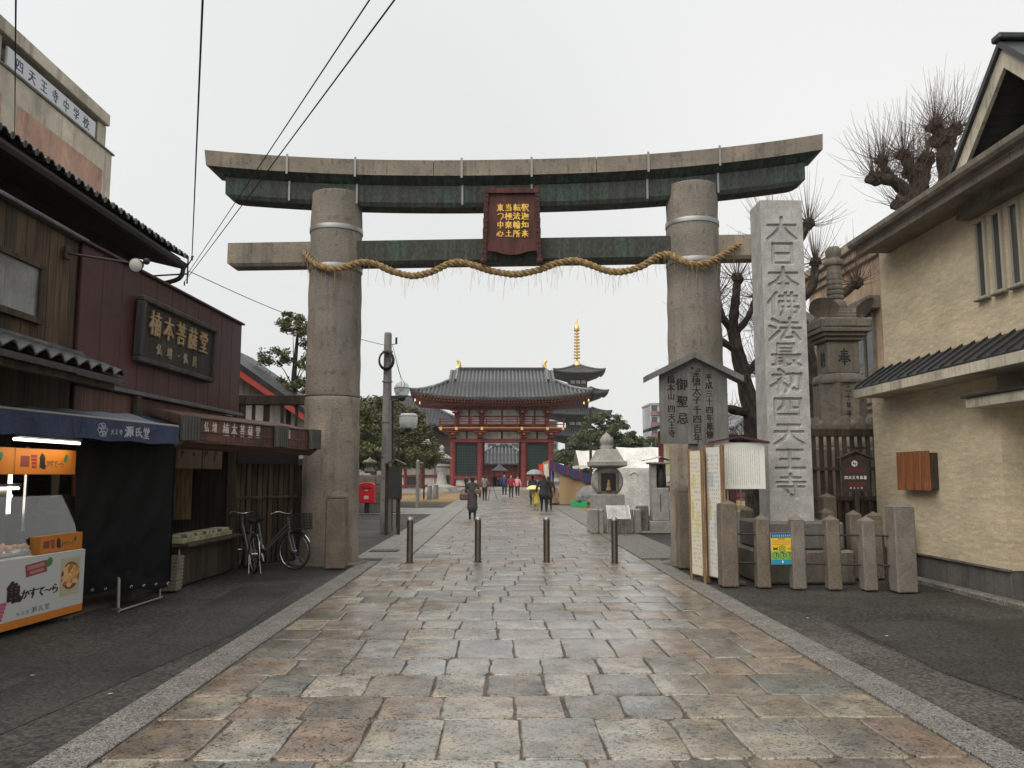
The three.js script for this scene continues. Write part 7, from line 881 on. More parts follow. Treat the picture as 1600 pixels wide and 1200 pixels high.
// ---------- right side beyond the gateway ----------
{
  const Q = [3.2, 0, -25], L = thing('round_stone_lantern', 'grey granite lantern with round drum firebox and pyramid roof', 'stone lantern', Q);
  part('plinth', cbox(0.92, 1.1, 0.9, 0.02).clone().translate(0, 0.55, 0), M.graniteP, L, Q);
  { const N = 40, th = [], z0 = 0.27, R = 0.46; const pr = [[0, -z0 - 0.06], [R * 0.8, -z0 - 0.05], [R, -z0 + 0.04], [R, z0 - 0.04], [R * 0.86, z0 + 0.05], [0, z0 + 0.06]]; part('drum', lathe(pr, N).rotateX(PI / 2), M.graniteP, L, [Q[0], 1.48, Q[2]]); B('drum_face', L, M.granite, [Q[0] - 0.31, Q[0] + 0.31], [1.16, 1.77], [Q[2] + 0.3, Q[2] + 0.345], 0.01); B('fire_opening', L, M.black, [Q[0] - 0.22, Q[0] + 0.22], [1.2, 1.72], [Q[2] + 0.346, Q[2] + 0.352]); part('small_statue', lathe([[0.09, 0], [0.07, 0.06], [0.05, 0.1], [0.05, 0.2], [0.03, 0.24], [0.035, 0.28], [0, 0.31]], 10), M.woodPale, L, [Q[0], 1.22, Q[2] + 0.39]); for (const s of [-1, 1]) B('opening_frame', L, M.granite, [Q[0] + s * 0.245 - 0.025, Q[0] + s * 0.245 + 0.025], [1.18, 1.74], [Q[2] + 0.353, Q[2] + 0.38], 0.006); }
  part('roof', flat(lathe([[0.72, 1.92], [0.76, 1.95], [0.76, 2.06], [0.64, 2.1], [0.4, 2.42], [0.28, 2.44], [0, 2.44]], 4, PI / 4)), M.graniteP, L, Q); part('roof_underside', flat(lathe([[0.42, 1.86], [0.72, 1.921], [0, 1.921]], 4, PI / 4)), M.granite, L, Q); part('finial', lathe([[0.19, 2.44], [0.19, 2.54], [0.15, 2.56], [0.2, 2.63], [0.2, 2.74], [0.1, 2.86], [0.02, 2.93], [0, 2.98]], 20), M.graniteP, L, Q);
  const f = thing('lantern_fence', 'small fence of rounded stone slabs around the drum lantern', 'fence', [3.2, 0, -24.2]); for (let k = 0; k < 8; k++) { const z = -24.1 - k * 0.16; B('slab_post', f, M.graniteP, [2.62, 2.76], [0, 0.66], [z - 0.065, z + 0.065], 0.03); } for (const [x, w] of [[2.7, 0.24], [3.72, 0.2], [3.95, 0.2]]) B('slab_post', f, M.graniteP, [x - w / 2, x + w / 2], [0, 0.7], [-24.12, -23.98], 0.03, 1); for (const x of [2.9, 3.12, 3.34, 3.52]) part('round_post', merge([cbox(0.13, 0.6, 0.13, 0.02).clone().translate(0, 0.3, 0), new THREE.SphereGeometry(0.075, 10, 6).translate(0, 0.63, 0)]), M.graniteP, f, [x, 0, -24.06]);
  const i = thing('lectern_sign', 'slanted white information panel on thin legs before the drum lantern', 'sign', [3.33, 0, -23.6]); part('panel', cbox(0.62, 0.5, 0.02, 0.004), M.white, i, [3.33, 0.62, -23.6], [-0.75, 0, 0]); part('panel_rim', merge([cbox(0.02, 0.52, 0.03).clone().translate(-0.32, 0, 0), cbox(0.02, 0.52, 0.03).clone().translate(0.32, 0, 0)]), M.chrome, i, [3.33, 0.62, -23.6], [-0.75, 0, 0]); for (const s of [-1, 1]) part('leg', cyl([3.33 + s * 0.28, 0, -23.65], [3.33 + s * 0.28, 0.62, -23.62], 0.015, 0.015, 6), M.chrome, i);
  const k = thing('marker_stone', 'short square stone marker with carved characters beside the drum lantern', 'stone', [4.12, 0, -24.3]); part('block', cbox(0.34, 0.78, 0.3, 0.03).clone().translate(0, 0.39, 0), M.granite, k, [4.12, 0, -24.3]); part('carving', letters3d('奉納王', 0.16, 0.005, 0.1, 0, -0.2), M.mossy, k, [4.04, 0.66, -24.148]); B('base', k, M.graniteP, [3.85, 4.4], [0, 0.06], [-24.6, -24.0], 0.01);
  const n = thing('roofed_stone_shrine', 'slender grey stone pillar shrine with small curved roof and dark bronze figure', 'shrine', [4.62, 0, -24.2]); B('base', n, M.graniteP, [4.3, 4.92], [0, 0.35], [-24.5, -23.9], 0.02); B('shaft', n, M.graniteG, [4.37, 4.85], [0.351, 1.3], [-24.45, -23.95], 0.02); B('back_slab', n, M.graniteG, [4.37, 4.5], [1.301, 1.98], [-24.45, -23.97], 0.01); B('back_slab', n, M.graniteG, [4.5, 4.84], [1.301, 1.98], [-24.45, -24.3], 0.01); part('roof', grid(10, 4, (u, v) => { const x = u * 2 - 1; return [4.62 + x * 0.46, 2.02 + 0.16 * (1 - abs(x)) + 0.05 * x * x + 0.03 * sin(v * PI), -24.6 + v * 0.8]; }), M.graniteP, n); B('roof_slab', n, M.graniteP, [4.3, 4.94], [1.981, 2.03], [-24.55, -23.85], 0.01); part('figure', lathe([[0.12, 1.3], [0.15, 1.4], [0.14, 1.65], [0.09, 1.8], [0.08, 1.9], [0, 1.96]], 12), M.iron, n, [4.66, 0, -24.1]); part('incised_line', cbox(0.02, 0.5, 0.006), M.black, n, [4.6, 0.85, -23.947]);
  const b = thing('black_mailbox', 'small black roofed box on a thin black post beside the gateway pillar', 'mailbox', [5.12, 0, -24.4]); part('post', cyl([5.12, 0, -24.4], [5.12, 1.0, -24.4], 0.045, 0.045, 8), M.iron, b); B('box', b, M.iron, [4.98, 5.2], [0.9, 1.4], [-24.5, -24.3], 0.02); part('roof', boardRoof(0.22, 0.08, 0.07, 0.03, 0.3), M.iron, b, [5.1, 1.53, -24.55]);
  // notice board with red frame, tents, food stall
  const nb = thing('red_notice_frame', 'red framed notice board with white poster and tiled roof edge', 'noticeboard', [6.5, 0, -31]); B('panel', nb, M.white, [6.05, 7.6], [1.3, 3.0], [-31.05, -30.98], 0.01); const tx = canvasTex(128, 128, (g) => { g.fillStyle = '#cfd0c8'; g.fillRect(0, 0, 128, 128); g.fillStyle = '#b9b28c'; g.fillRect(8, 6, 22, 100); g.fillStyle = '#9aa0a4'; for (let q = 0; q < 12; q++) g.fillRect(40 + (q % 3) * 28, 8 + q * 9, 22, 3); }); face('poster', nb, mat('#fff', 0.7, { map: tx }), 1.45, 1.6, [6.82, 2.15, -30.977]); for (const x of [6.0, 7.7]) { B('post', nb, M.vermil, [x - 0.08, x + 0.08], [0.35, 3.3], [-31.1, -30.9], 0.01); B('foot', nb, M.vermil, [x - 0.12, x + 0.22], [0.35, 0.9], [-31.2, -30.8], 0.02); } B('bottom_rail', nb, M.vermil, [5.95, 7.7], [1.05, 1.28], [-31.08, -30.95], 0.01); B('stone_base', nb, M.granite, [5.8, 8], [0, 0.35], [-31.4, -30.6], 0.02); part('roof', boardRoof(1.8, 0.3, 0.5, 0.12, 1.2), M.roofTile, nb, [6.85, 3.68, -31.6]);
  const tent = (label, x0, x1, z0, z1, h, rise, side) => { const t = thing('market_tent', label, 'tent', [(x0 + x1) / 2, 0, (z0 + z1) / 2], 'white market tents'); const m = (z0 + z1) / 2, mx = (x0 + x1) / 2; part('roof_cloth', side ? grid(12, 12, (u, v) => [lerp(x0, x1, u), h + rise * (1 - max(abs(u * 2 - 1), abs(v * 2 - 1))), lerp(z0, z1, v)]) : grid(16, 10, (u, v) => [lerp(x0, x1, u), h + rise * (1 - abs(v * 2 - 1)) - 0.05 * sin(u * PI * 4) ** 2, lerp(z0, z1, v)]), M.tent, t); for (const x of [x0 + 0.05, x1 - 0.05]) for (const z of [z0 + 0.05, z1 - 0.05]) part('pole', cyl([x, 0, z], [x, h, z], 0.025, 0.025, 6), M.pipe, t); part('valance', grid(40, 2, (u, v) => [lerp(x0, x1, u), h - v * (0.22 + 0.05 * sin(u * 44)), z1 + 0.02]), M.tent, t); part('side_valance', grid(40, 2, (u, v) => [x0 - 0.02, h - v * (0.22 + 0.05 * sin(u * 44)), lerp(z0, z1, u)]), M.tent, t); if (side) { part('side_wall', grid(24, 10, (u, v) => [lerp(x0, x1, u), 0.05 + v * (h - 0.1), z1 + 0.03 * sin(u * 19)]), M.tent, t); part('side_wall', grid(24, 10, (u, v) => [x0 + 0.03 * sin(u * 21), 0.05 + v * (h - 0.1), lerp(z0, z1, u)]), M.tent, t); } return t; };
  tent('white peaked tent with closed side walls behind the drum lantern', 4.75, 7.2, -36, -33.4, 1.95, 0.75, true); tent('long white market tent roof behind the food stall', 5.4, 10.0, -62, -57, 2.35, 1.1, false); tent('white market tent roof beyond the long tent', 5.9, 13, -44.9, -40, 2.15, 0.95, false);
  const s = thing('festival_stall', 'food stall with blue and red canopy, tan side sheet and grey covered goods', 'food stall', [4.2, 0, -50]); part('canopy', grid(20, 6, (u, v) => [lerp(2.75, 5.6, v), 2.5 - 1.0 * v - 0.03 * sin(u * 22), lerp(-54, -46.4, u)]), mat([0.36, 0.13, 0.06], 0.8), s); const stripe = canvasTex(256, 32, (g) => { for (let q = 0; q < 16; q++) { g.fillStyle = q % 4 === 1 ? '#6a2430' : q % 4 === 3 ? '#3a2f5a' : '#22355e'; g.fillRect(q * 16, 0, 16, 32); } }); const vm = mat('#fff', 0.85, { map: stripe }); part('front_valance', grid(20, 2, (u, v) => [lerp(2.75, 5.6, u), 2.49 - 1.0 * u - v * (0.5 + 0.06 * sin(u * 30)), -46.38], (u, v) => [u, v]), vm, s); part('side_valance', grid(30, 2, (u, v) => [2.73, 2.5 - v * 0.4, lerp(-54, -46.4, u)], (u, v) => [u, v]), mat([0.45, 0.16, 0.09], 0.8), s); part('side_sheet', grid(16, 10, (u, v) => [lerp(3.3, 5.5, u), 0.05 + (1.95 - 0.75 * u) * v, -46.6 + 0.06 * sin(u * 12)]), mat([0.30, 0.21, 0.11], 0.85), s); for (const [x, z] of [[2.85, -53.8], [2.85, -46.5], [5.5, -46.5], [5.5, -53.8]]) part('pole', cyl([x, 0, z], [x, x > 4 ? 1.5 : 2.42, z], 0.025, 0.025, 6), M.pipe, s); B('counter', s, M.woodPale, [2.9, 3.25], [0.1, 0.95], [-53.3, -46.9], 0.01); ['#b9bfc6', '#d8d2c4', '#2a4a86', '#1f2b4a', '#c7c9bb'].forEach((c, q) => part('banner', grid(3, 6, (u, v) => [2.68 - 0.02 * sin(v * 5), 1.5 + v * 0.85, -53.5 + q * 1.2 + u * 1.0]), mat(c, 0.85), s)); ['#c8432e', '#d8d2c4', '#2a4a86', '#c7c9bb'].forEach((c, q) => part('banner', grid(3, 6, (u, v) => [2.2 + q * 0.3 + u * 0.27, 1.5 + v * 0.8, -47.6]), mat(c, 0.85), s));
  const cg = thing('covered_goods', 'heap of goods under a crumpled grey plastic sheet by the food stall', 'covered goods', [4.85, 0, -44.6]); part('sheet', (() => { const g = new THREE.IcosahedronGeometry(1, 4), p = g.attributes.position; for (let q = 0; q < p.count; q++) { const x = p.getX(q), y = p.getY(q), z = p.getZ(q), n = 0.82 + 0.4 * fb(x * 0.5 + 0.5, z * 0.5 + 0.5 + y * 0.3, 5, 5, 88, 3); p.setXYZ(q, x * 0.78 * n, max(-0.02, 0.35 + y * 0.72 * n), z * 0.5 * n); } g.computeVertexNormals(); return g; })(), mat([0.16, 0.16, 0.16], 0.5), cg, [4.85, 0.08, -44.6]); part('pallet', cbox(1.4, 0.1, 0.9, 0.01), M.woodPale, cg, [4.85, 0.05, -44.6]);
  const gc = thing('green_crate', 'bright green plastic crate at the foot of the covered goods', 'crate', [4.0, 0, -43.9]); part('crate_wall', merge([bxg([3.75, 4.55], [0, 0.3], [-43.86, -43.83], 0.006), bxg([3.75, 4.55], [0, 0.3], [-44.3, -44.27], 0.006), bxg([3.75, 3.78], [0, 0.42], [-44.27, -43.86], 0.006), bxg([4.52, 4.55], [0, 0.3], [-44.27, -43.86], 0.006)]), mat([0.015, 0.36, 0.12], 0.5), gc); B('crate_floor', gc, mat([0.015, 0.30, 0.1], 0.5), [3.78, 4.52], [0.02, 0.05], [-44.27, -43.86]); part('rope_heap', new THREE.TorusGeometry(0.2, 0.06, 6, 14).rotateX(1.4), M.iron, gc, [4.15, 0.26, -44.05]);
  const dp = thing('lamp_post', 'tall thin dark post standing beside the drum lantern', 'post', [5.0, 0, -46]); part('shaft', cyl([5.0, 0, -46], [5.0, 5.3, -46], 0.09, 0.07, 8), M.iron, dp); part('fitting', cbox(0.3, 0.05, 0.05), M.steel, dp, [5.0, 4.2, -45.9]); part('cap', lathe([[0.09, 0], [0.05, 0.06], [0, 0.08]], 8), M.iron, dp, [5.0, 5.3, -46]);
}
// apartment blocks far away
function flats(label, x, z, w, h, d, mt, acc, cols, rows) {
  const t = thing('apartment_block', label, 'building', [x, 0, z]); part('block', cbox(w, h, d).clone().translate(0, h / 2, 0), mt, t, [x, 0, z]); for (let j = 0; j < rows; j++) { part('balcony_band', cbox(w * 0.98, 1.1, 0.4), acc, t, [x, h - 2.2 - j * 3, z + d / 2 + 0.25]); for (let i = 0; i < cols; i++) part('window', cbox(w / cols * 0.7, 1.5, 0.1), M.glass, t, [x - w / 2 + w / cols * (i + 0.5), h - 0.9 - j * 3, z + d / 2 + 0.06]); } part('roof_edge', cbox(w + 0.4, 0.5, d + 0.4), mt, t, [x, h + 0.26, z]); return t;
}
const flatM = tm([0.55, 0.56, 0.58], 0.8, T.grime, 0.05), flatR = tm([0.42, 0.22, 0.19], 0.8, T.grime, 0.05);
flats('distant pale apartment block with red balconies beyond the temple roofs', 43, -225, 6.5, 20.3, 12, flatM, flatR, 3, 6);
flats('distant red and white apartment block behind the bare tree', 62, -225, 9, 17.5, 12, flatR, flatM, 4, 5); flats('distant grey apartment block seen through the gate passage', 1, -235, 30, 16.5, 12, flatM, M.concrete, 9, 5); flats('distant pale block beyond the evergreen trees left of the gate', -24.6, -180, 3, 16.5, 8, flatM, flatM, 2, 4);

// ================= people =================
function nets(f, lo, hi, h) { // surface of f = 0 (inside negative) on a grid
  const n = [0, 1, 2].map((k) => Math.ceil((hi[k] - lo[k]) / h) + 1), [nx, ny, nz] = n, val = new Float32Array(nx * ny * nz), id = (i, j, k) => (k * ny + j) * nx + i;
  for (let k = 0; k < nz; k++) for (let j = 0; j < ny; j++) for (let i = 0; i < nx; i++) val[id(i, j, k)] = f(lo[0] + i * h, lo[1] + j * h, lo[2] + k * h);
  const vid = new Int32Array(nx * ny * nz).fill(-1), P = [], ix = [];
  for (let k = 0; k < nz - 1; k++) for (let j = 0; j < ny - 1; j++) for (let i = 0; i < nx - 1; i++) {
    let c = 0, x = 0, y = 0, z = 0;
    for (let e = 0; e < 12; e++) { const ax = e >> 2, b = e & 1, d = (e >> 1) & 1, o = [0, 0, 0]; o[(ax + 1) % 3] = b; o[(ax + 2) % 3] = d; const q = o.slice(); q[ax] = 1; const v0 = val[id(i + o[0], j + o[1], k + o[2])], v1 = val[id(i + q[0], j + q[1], k + q[2])]; if ((v0 < 0) !== (v1 < 0)) { const t = v0 / (v0 - v1); x += o[0] + (q[0] - o[0]) * t; y += o[1] + (q[1] - o[1]) * t; z += o[2] + (q[2] - o[2]) * t; c++; } }
    if (c) { vid[id(i, j, k)] = P.length / 3; P.push(lo[0] + (i + x / c) * h, lo[1] + (j + y / c) * h, lo[2] + (k + z / c) * h); }
  }
  for (let k = 1; k < nz - 1; k++) for (let j = 1; j < ny - 1; j++) for (let i = 1; i < nx - 1; i++) for (let ax = 0; ax < 3; ax++) {
    const q = [i, j, k]; q[ax]++; const a = val[id(i, j, k)] < 0, b = val[id(...q)] < 0; if (a === b) continue; const u = (ax + 1) % 3, v = (ax + 2) % 3, c = (du, dv) => { const o = [i, j, k]; o[u] -= du; o[v] -= dv; return vid[id(...o)]; }; const A = c(0, 0), B_ = c(1, 0), C = c(1, 1), D = c(0, 1); if (a) ix.push(A, B_, C, A, C, D); else ix.push(A, C, B_, A, D, C);
  }
  const g = new THREE.BufferGeometry(); g.setAttribute('position', new THREE.Float32BufferAttribute(P, 3)); g.setIndex(ix); g.computeVertexNormals(); return g;
}
const capD = (x, y, z, a, b, ra, rb) => { const bx = b[0] - a[0], by = b[1] - a[1], bz = b[2] - a[2], px = x - a[0], py = y - a[1], pz = z - a[2], t = clamp((px * bx + py * by + pz * bz) / (bx * bx + by * by + bz * bz + 1e-9), 0, 1); return hypot(px - bx * t, py - by * t, pz - bz * t) - lerp(ra, rb, t); };
const smin = (a, b, k) => { const h = max(k - abs(a - b), 0) / k; return min(a, b) - h * h * k / 4; };
const skinC = [0.42, 0.25, 0.17];
const paint = (g, fn) => { const p = g.attributes.position, c = new Float32Array(p.count * 3); for (let i = 0; i < p.count; i++) c.set(fn(p.getX(i), p.getY(i), p.getZ(i)), i * 3); g.setAttribute('color', new THREE.BufferAttribute(c, 3)); return g; };
// one head (faces +z, chin near y = 0) and one right hand (hangs down from the wrist), shared by everybody
const headG = paint(nets((x, y, z) => { let d = hypot(x / 0.92, y - 0.145, (z + 0.005) / 1.12) - 0.088; d = smin(d, capD(x, y, z, [0, 0.1, 0.03], [0, 0.035, 0.052], 0.062, 0.036), 0.05); d = smin(d, capD(x, y, z, [0, 0.12, 0.088], [0, 0.085, 0.104], 0.008, 0.013), 0.014); d = smin(d, capD(x, y, z, [0, 0.06, -0.01], [0, -0.04, -0.02], 0.05, 0.052), 0.03); for (const s of [-1, 1]) { d = smin(d, hypot((x - s * 0.083) * 2, y - 0.115, z + 0.005) - 0.027, 0.01); d = max(d, -(hypot(x - s * 0.033, (y - 0.122) * 1.4, z - 0.104) - 0.014)); d = smin(d, hypot(x - s * 0.033, y - 0.122, z - 0.083) - 0.012, 0.004); } d = smin(d, capD(x, y, z, [-0.022, 0.057, 0.083], [0.022, 0.057, 0.083], 0.008, 0.008), 0.012); return d; }, [-0.13, -0.05, -0.15], [0.13, 0.26, 0.15], 0.009), (x, y, z) => (z > 0.07 && abs(y - 0.122) < 0.011 && abs(abs(x) - 0.033) < 0.016 ? [0.03, 0.02, 0.02] : z > 0.08 && abs(y - 0.057) < 0.008 && abs(x) < 0.026 ? [0.32, 0.12, 0.1] : skinC));
const handG = paint(nets((x, y, z) => { let d = capD(x, y, z, [0, 0.01, 0], [0, -0.05, 0.0], 0.026, 0.03); d = smin(d, capD(x, y, z, [0, -0.03, 0.02], [0, -0.08, 0.028], 0.018, 0.02), 0.02); [[0.03, 0.075], [0.011, 0.088], [-0.009, 0.082], [-0.028, 0.064]].forEach(([o, l]) => { d = min(d, capD(x, y, z, [0.004, -0.075, o], [0.012, -0.075 - l * 0.55, o * 1.05], 0.0095, 0.009), capD(x, y, z, [0.012, -0.075 - l * 0.55, o * 1.05], [-0.004, -0.075 - l, o], 0.009, 0.008)); }); d = min(d, capD(x, y, z, [0, -0.025, 0.03], [-0.004, -0.06, 0.055], 0.012, 0.0105), capD(x, y, z, [-0.004, -0.06, 0.055], [-0.012, -0.09, 0.058], 0.0105, 0.009)); return d; }, [-0.06, -0.19, -0.06], [0.06, 0.05, 0.09], 0.006), () => skinC);
const bodyM = new THREE.MeshStandardMaterial({ vertexColors: true, roughness: 0.85, side: THREE.DoubleSide });
function person(label, x, z, turn, H, o, group) {
  const t = thing('person', label, 'person', [0, 0, 0], group), k = H / 1.7, st = o.stride ?? 0.16, coat = o.coat, leg = o.leg ?? [0.012, 0.012, 0.014], w = o.w ?? 1, shoe = o.shoe ?? [0.02, 0.018, 0.016], bones = [], add = (a, b, ra, rb, c) => bones.push([a, b, ra, rb, c]);
  const L = o.arms ?? [[0.28, 1.12, 0.0, 0.29, 0.9, 0.1], [-0.28, 1.12, 0.0, -0.29, 0.9, 0.1]];
  add([0, 0.98, 0], [0, 1.2, 0.01], 0.15 * w, 0.155 * w, coat); add([0, 1.2, 0.01], [0, 1.4, 0], 0.155 * w, 0.12 * w, coat); add([-0.15 * w, 1.39, 0], [0.15 * w, 1.39, 0], 0.075, 0.075, coat); add([0, 1.4, 0], [0, 1.5, 0.01], 0.065, 0.055, o.scarf ?? coat);
  for (const s of [0, 1]) { const sg = s ? -1 : 1, f = sg * st, [ex, ey, ez, hx, hy, hz] = L[s]; add([sg * 0.1, 0.92, 0], [sg * 0.1, 0.5, f * 0.55 + 0.03], 0.1 * w, 0.07, leg); add([sg * 0.1, 0.5, f * 0.55 + 0.03], [sg * 0.1, 0.09, f], 0.07, 0.045, leg); add([sg * 0.1, 0.05, f - 0.03], [sg * 0.11, 0.035, f + 0.15], 0.046, 0.036, shoe); add([sg * 0.19 * w, 1.38, 0], [ex, ey, ez], 0.068, 0.052, coat); add([ex, ey, ez], [hx, hy, hz], 0.052, 0.037, coat); }
  if (o.skirt) add([0, 0.95, 0], [0, o.skirt, 0.01], 0.165 * w, 0.215 * w, coat);
  const f = (X, Y, Z) => { let d = 9; for (const [a, b, ra, rb] of bones) d = smin(d, capD(X, Y, Z, a, b, ra, rb), 0.035); return d; };
  const near = (X, Y, Z) => { let m = 9, c = coat; for (const [a, b, ra, rb, q] of bones) { const d = capD(X, Y, Z, a, b, ra, rb); if (d < m) { m = d; c = q; } } return c; };
  const list = [paint(nets(f, [-0.5, -0.02, -0.42], [0.5, 1.6, 0.48], 0.026), near)], hd = headG.clone(); if (o.tilt) hd.rotateX(o.tilt); list.push(hd.translate(0, 1.47, 0.015));
  for (const s of [0, 1]) { const hn = handG.clone(); if (s) hn.scale(-1, 1, 1); const [ex, ey, ez, hx, hy, hz] = L[s]; hn.applyQuaternion(new THREE.Quaternion().setFromUnitVectors(V(0, -1, 0), V(hx - ex, hy - ey, hz - ez).normalize())); list.push(hn.translate(hx, hy, hz)); }
  part('body', mergeGeometries(list), bodyM, t);
  const hl = o.hair ?? 0.1; part(o.hood ? 'hood' : 'hair', nets((X, Y, Z) => { let d = hypot(X / 0.98, Y - 0.155, (Z + 0.014) / 1.12) - 0.098; d = max(d, Z * 0.75 + (0.115 - Y) - 0.0, -(Y - 0.02)); d = min(d, capD(X, Y, Z, [0, 0.14, -0.05], [0, 0.14 - hl, -0.062], 0.075, 0.055)); return d; }, [-0.15, -0.2, -0.2], [0.15, 0.3, 0.15], 0.014).translate(0, 1.47, 0.015), mat(o.hood ?? [0.014, 0.011, 0.01], 0.7), t);
  if (o.collar) part('collar', new THREE.TorusGeometry(0.085, 0.035, 8, 16).rotateX(PI / 2), mat(o.collar, 0.9), t, [0, 1.46, 0.01]);
  t.scale.setScalar(k); return place(t, x, 0, z, turn);
}
function umbrella(label, x, y, z, c, R, transp) { const t = thing('umbrella', label, 'umbrella', [x, y, z]); const m = transp ? mat([0.6, 0.62, 0.63], 0.35) : mat(c, 0.6), tr = []; const n = 8, P = (i, s) => { const a = i / n * 2 * PI; return [x + cos(a) * R * sin(s * 1.25) / sin(1.25), y + R * 0.55 * (cos(s * 1.25) - cos(1.25)) / (1 - cos(1.25)), z + sin(a) * R * sin(s * 1.25) / sin(1.25)]; }; for (let i = 0; i < n; i++) { for (let j = 0; j < 5; j++) { const a = P(i, j / 5), b = P(i + 1, j / 5), c2 = P(i + 1, (j + 1) / 5), d = P(i, (j + 1) / 5); tr.push([a, b, c2], [a, c2, d]); } } part('canopy', mUV(soup(tr)), m, t); for (let i = 0; i < n; i++) part('rib', cyl([x, y + R * 0.5, z], P(i, 0.99).map((v, q) => v - (q === 1 ? 0.012 : 0)), 0.005, 0.005, 4), M.chrome, t); part('shaft', cyl([x, y - 0.55, z], [x, y + R * 0.6, z], 0.009, 0.009, 6), M.chrome, t); part('handle', tube([[x, y - 0.5, z], [x, y - 0.6, z], [x + 0.04, y - 0.64, z], [x + 0.07, y - 0.6, z]], 0.014, 10, 6), M.black, t); return t; }
function bag(label, x, y, z, w, h, d, c) { const t = thing('handbag', label, 'bag', [x, y, z]); part('body', cbox(w, h, d, 0.04), mat(c, 0.7), t, [x, y, z]); part('strap', tube([[x - w * 0.3, y + h / 2, z], [x - w * 0.2, y + h * 0.95, z], [x + w * 0.2, y + h * 0.95, z], [x + w * 0.3, y + h / 2, z]], 0.012, 14, 5), mat(c, 0.7), t); part('flap', cbox(w * 0.9, h * 0.35, d + 0.012, 0.02), mat(c.map((v) => v * 0.8), 0.7), t, [x, y + h * 0.2, z]); return t; }
const wk = 'people walking on the stone path';
person('person in long dark grey coat and black leggings carrying bags along the path', -1.05, -31.5, PI, 1.6, { coat: [0.055, 0.053, 0.052], skirt: 0.5, stride: 0.12, hair: 0.18, collar: [0.09, 0.075, 0.06], arms: [[0.27, 1.13, 0.06, 0.2, 1.05, 0.24], [-0.3, 1.13, 0.0, -0.3, 0.95, 0.08]] }, wk);
bag('dark brown shoulder bag carried by the person in the long grey coat', -1.36, 0.86, -31.45, 0.34, 0.26, 0.16, [0.13, 0.075, 0.06]); bag('small black bag with mustard cloth at the grey coat wearer', -0.85, 1.05, -31.36, 0.26, 0.16, 0.12, [0.16, 0.12, 0.035]);
person('person in pale grey jacket standing beside a tripod', -1.05, -56.0, PI - 0.2, 1.62, { coat: [0.2, 0.185, 0.175], hair: 0.06, stride: 0.05, arms: [[0.25, 1.15, 0.1, 0.16, 1.25, 0.28], [-0.25, 1.15, 0.1, -0.14, 1.25, 0.28]] });
{ const t = thing('tripod', 'thin dark camera tripod on the stone path', 'tripod', [-0.6, 0, -55.6]); for (let k = 0; k < 3; k++) part('leg', cyl([-0.6, 1.25, -55.6], [-0.6 + cos(k * 2.1) * 0.42, 0, -55.6 + sin(k * 2.1) * 0.42], 0.022, 0.016, 6), M.iron, t); part('head', cbox(0.12, 0.14, 0.12, 0.02), M.iron, t, [-0.6, 1.32, -55.6]); part('camera', cbox(0.17, 0.12, 0.12, 0.015), M.black, t, [-0.6, 1.45, -55.6]); }
person('person in navy blue jacket and black trousers walking on the path', 0.33, -66.5, 0.05, 1.72, { coat: [0.022, 0.036, 0.11], w: 1.08, shoe: [0.5, 0.5, 0.5] }, wk);
person('person in red jacket and dark leggings walking on the path', 0.82, -63.5, 0, 1.66, { coat: [0.28, 0.012, 0.025], w: 1.05, hood: [0.28, 0.012, 0.025], stride: 0.1 }, wk);
person('person in pink jacket and black trousers walking on the path', 1.32, -64.5, -0.05, 1.6, { coat: [0.62, 0.26, 0.3], hair: 0.16, shoe: [0.6, 0.6, 0.6], stride: 0.12 }, wk);
person('person in black coat with a shoulder strap walking on the path', 2.02, -38.8, PI, 1.66, { coat: [0.016, 0.018, 0.018], w: 1.2, skirt: 0.82, stride: 0.1, arms: [[0.32, 1.13, 0.02, 0.36, 0.92, 0.12], [-0.32, 1.13, 0.02, -0.33, 0.92, 0.12]] }, wk);
person('person in dark coat walking just past the one in the black coat', 2.36, -40.6, PI, 1.6, { coat: [0.028, 0.026, 0.028], w: 1.05, skirt: 0.75, stride: 0.1, hair: 0.14 }, wk);
person('person in brown-grey coat under a grey umbrella', 1.84, -47.5, PI, 1.62, { coat: [0.055, 0.045, 0.04], skirt: 0.6, stride: 0.06, arms: [[0.22, 1.15, 0.1, 0.12, 1.3, 0.2], [-0.28, 1.12, 0.02, -0.3, 0.92, 0.1]] }, wk); umbrella('grey umbrella held over the person in the brown-grey coat', 1.95, 1.72, -47.3, [0.25, 0.26, 0.27], 0.5, false);
person('small child in a yellow raincoat walking beside the adults', 1.72, -40.2, PI, 1.0, { coat: [0.55, 0.44, 0.06], w: 1.2, skirt: 0.62, hood: [0.55, 0.44, 0.06], leg: [0.3, 0.25, 0.1], stride: 0.08 }, wk); umbrella('small pale yellow umbrella held over the child', 1.58, 1.0, -40.1, [0.72, 0.66, 0.28], 0.34, false);
person('person in grey clothing standing far off near the pale stone lantern', -4.3, -95.5, 1.2, 1.6, { coat: [0.12, 0.14, 0.16], stride: 0.05 }); person('person in black clothing standing far off near the cloister', -3.6, -88, 0.8, 1.6, { coat: [0.02, 0.02, 0.022], stride: 0.05 }); person('person in black clothing standing inside the gate passage', -0.7, -100, 0, 1.7, { coat: [0.018, 0.018, 0.022], stride: 0.05 }); person('person in pale clothing standing beside the gate column', -1.75, -90.2, 0, 1.6, { coat: [0.35, 0.33, 0.31], stride: 0.05 });
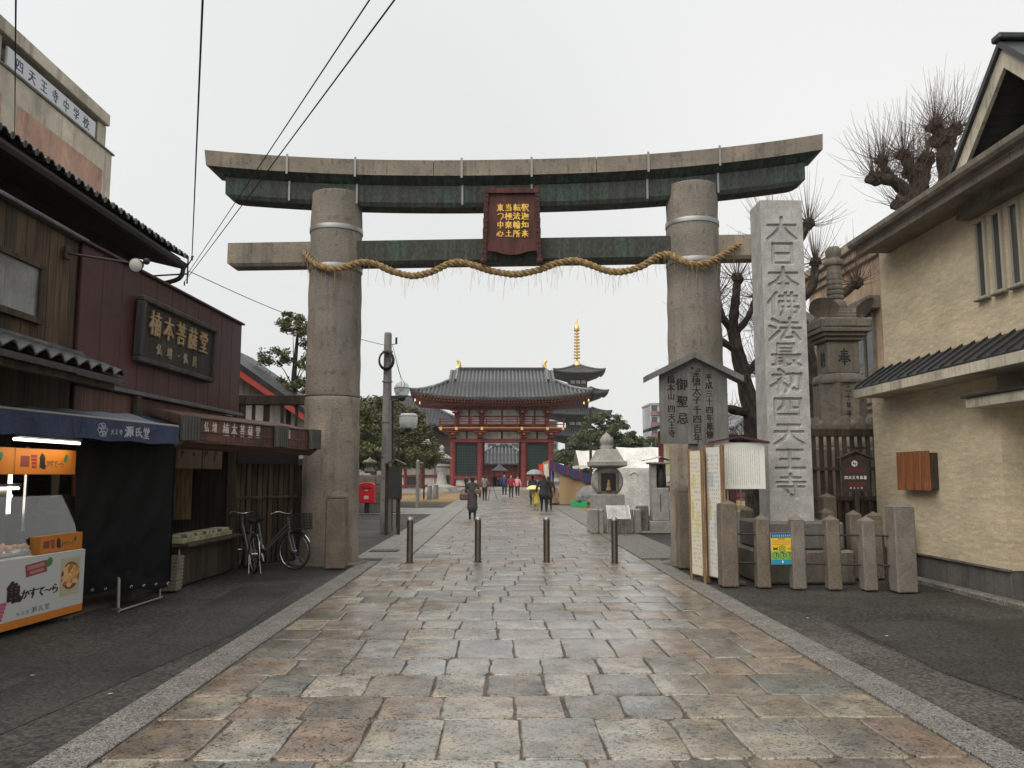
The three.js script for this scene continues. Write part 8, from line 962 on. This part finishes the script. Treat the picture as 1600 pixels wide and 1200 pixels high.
{ const P = [-0.1, 0, -108], t = thing('incense_burner', 'round roofed bronze incense burner seen through the gate passage', 'incense burner', P); part('bowl', lathe([[0.5, 0], [0.6, 0.15], [0.4, 0.3], [0.9, 0.7], [1.0, 1.1], [0.85, 1.12], [0, 1.0]], 20), M.iron, t, P); part('roof', flat(lathe([[1.3, 2.3], [1.0, 2.45], [0.45, 2.8], [0.1, 3.2], [0, 3.3]], 6)), M.roofRib, t, P); for (let k = 0; k < 4; k++) part('roof_post', cyl([0, 1, 0], [0, 2.4, 0], 0.06, 0.06, 6), M.iron, t, [P[0] + cos(k * PI / 2 + 0.78) * 0.9, 0, P[2] + sin(k * PI / 2 + 0.78) * 0.9]); }

// ================= overhead cables =================
{
  const cable = (label, pts, r) => { const t = thing('overhead_cable', label, 'cable', pts.at(-1)); part('wire', tube(pts, r, 40, 5), M.rubber, t); part('clamp', cyl(pts.at(-1), pts.at(-1).map((v, i) => v + (i === 1 ? -0.08 : 0)), r * 2.2, r * 2.2, 6), M.iron, t); };
  const mid = (a0, b, sag) => { const a = a0.map((v, i) => v + (v - b[i]) * 0.7); return Array.from({ length: 9 }, (_, k) => { const s = k / 8; return [lerp(a[0], b[0], s), lerp(a[1], b[1], s) - sag * 4 * s * (1 - s), lerp(a[2], b[2], s)]; }); };
  cable('thin black cable running from the tiled house corner over the street', mid([1.7, 4.35, 0.2], [-6.1, 5.55, -15.9], 0.04), 0.0055);
  cable('second thin black cable just below the first over the street', mid([1.86, 4.3, 0.2], [-6.15, 5.40, -15.9], 0.06), 0.006);
  cable('thick black cable hanging steeply above the tiled house corner', mid([0.07, 4.87, 0.2], [-5.95, 5.85, -15.7], 0.03), 0.009);
  cable('thin cable rising over the shop roofs to the school block', mid([0.04, 3.03, 0.2], [-13.98, 10.5, -23.2], 0.05), 0.006);
  cable('thin cable from the tiled house corner to the utility pole', [[-6.1, 5.62, -15.9], [-5.4, 5.47, -18.1], [-4.7, 5.4, -20.3], [-4.0, 5.41, -22.5], [-3.4, 5.5, -24.5]], 0.008);
}

renderer.render(scene, camera);
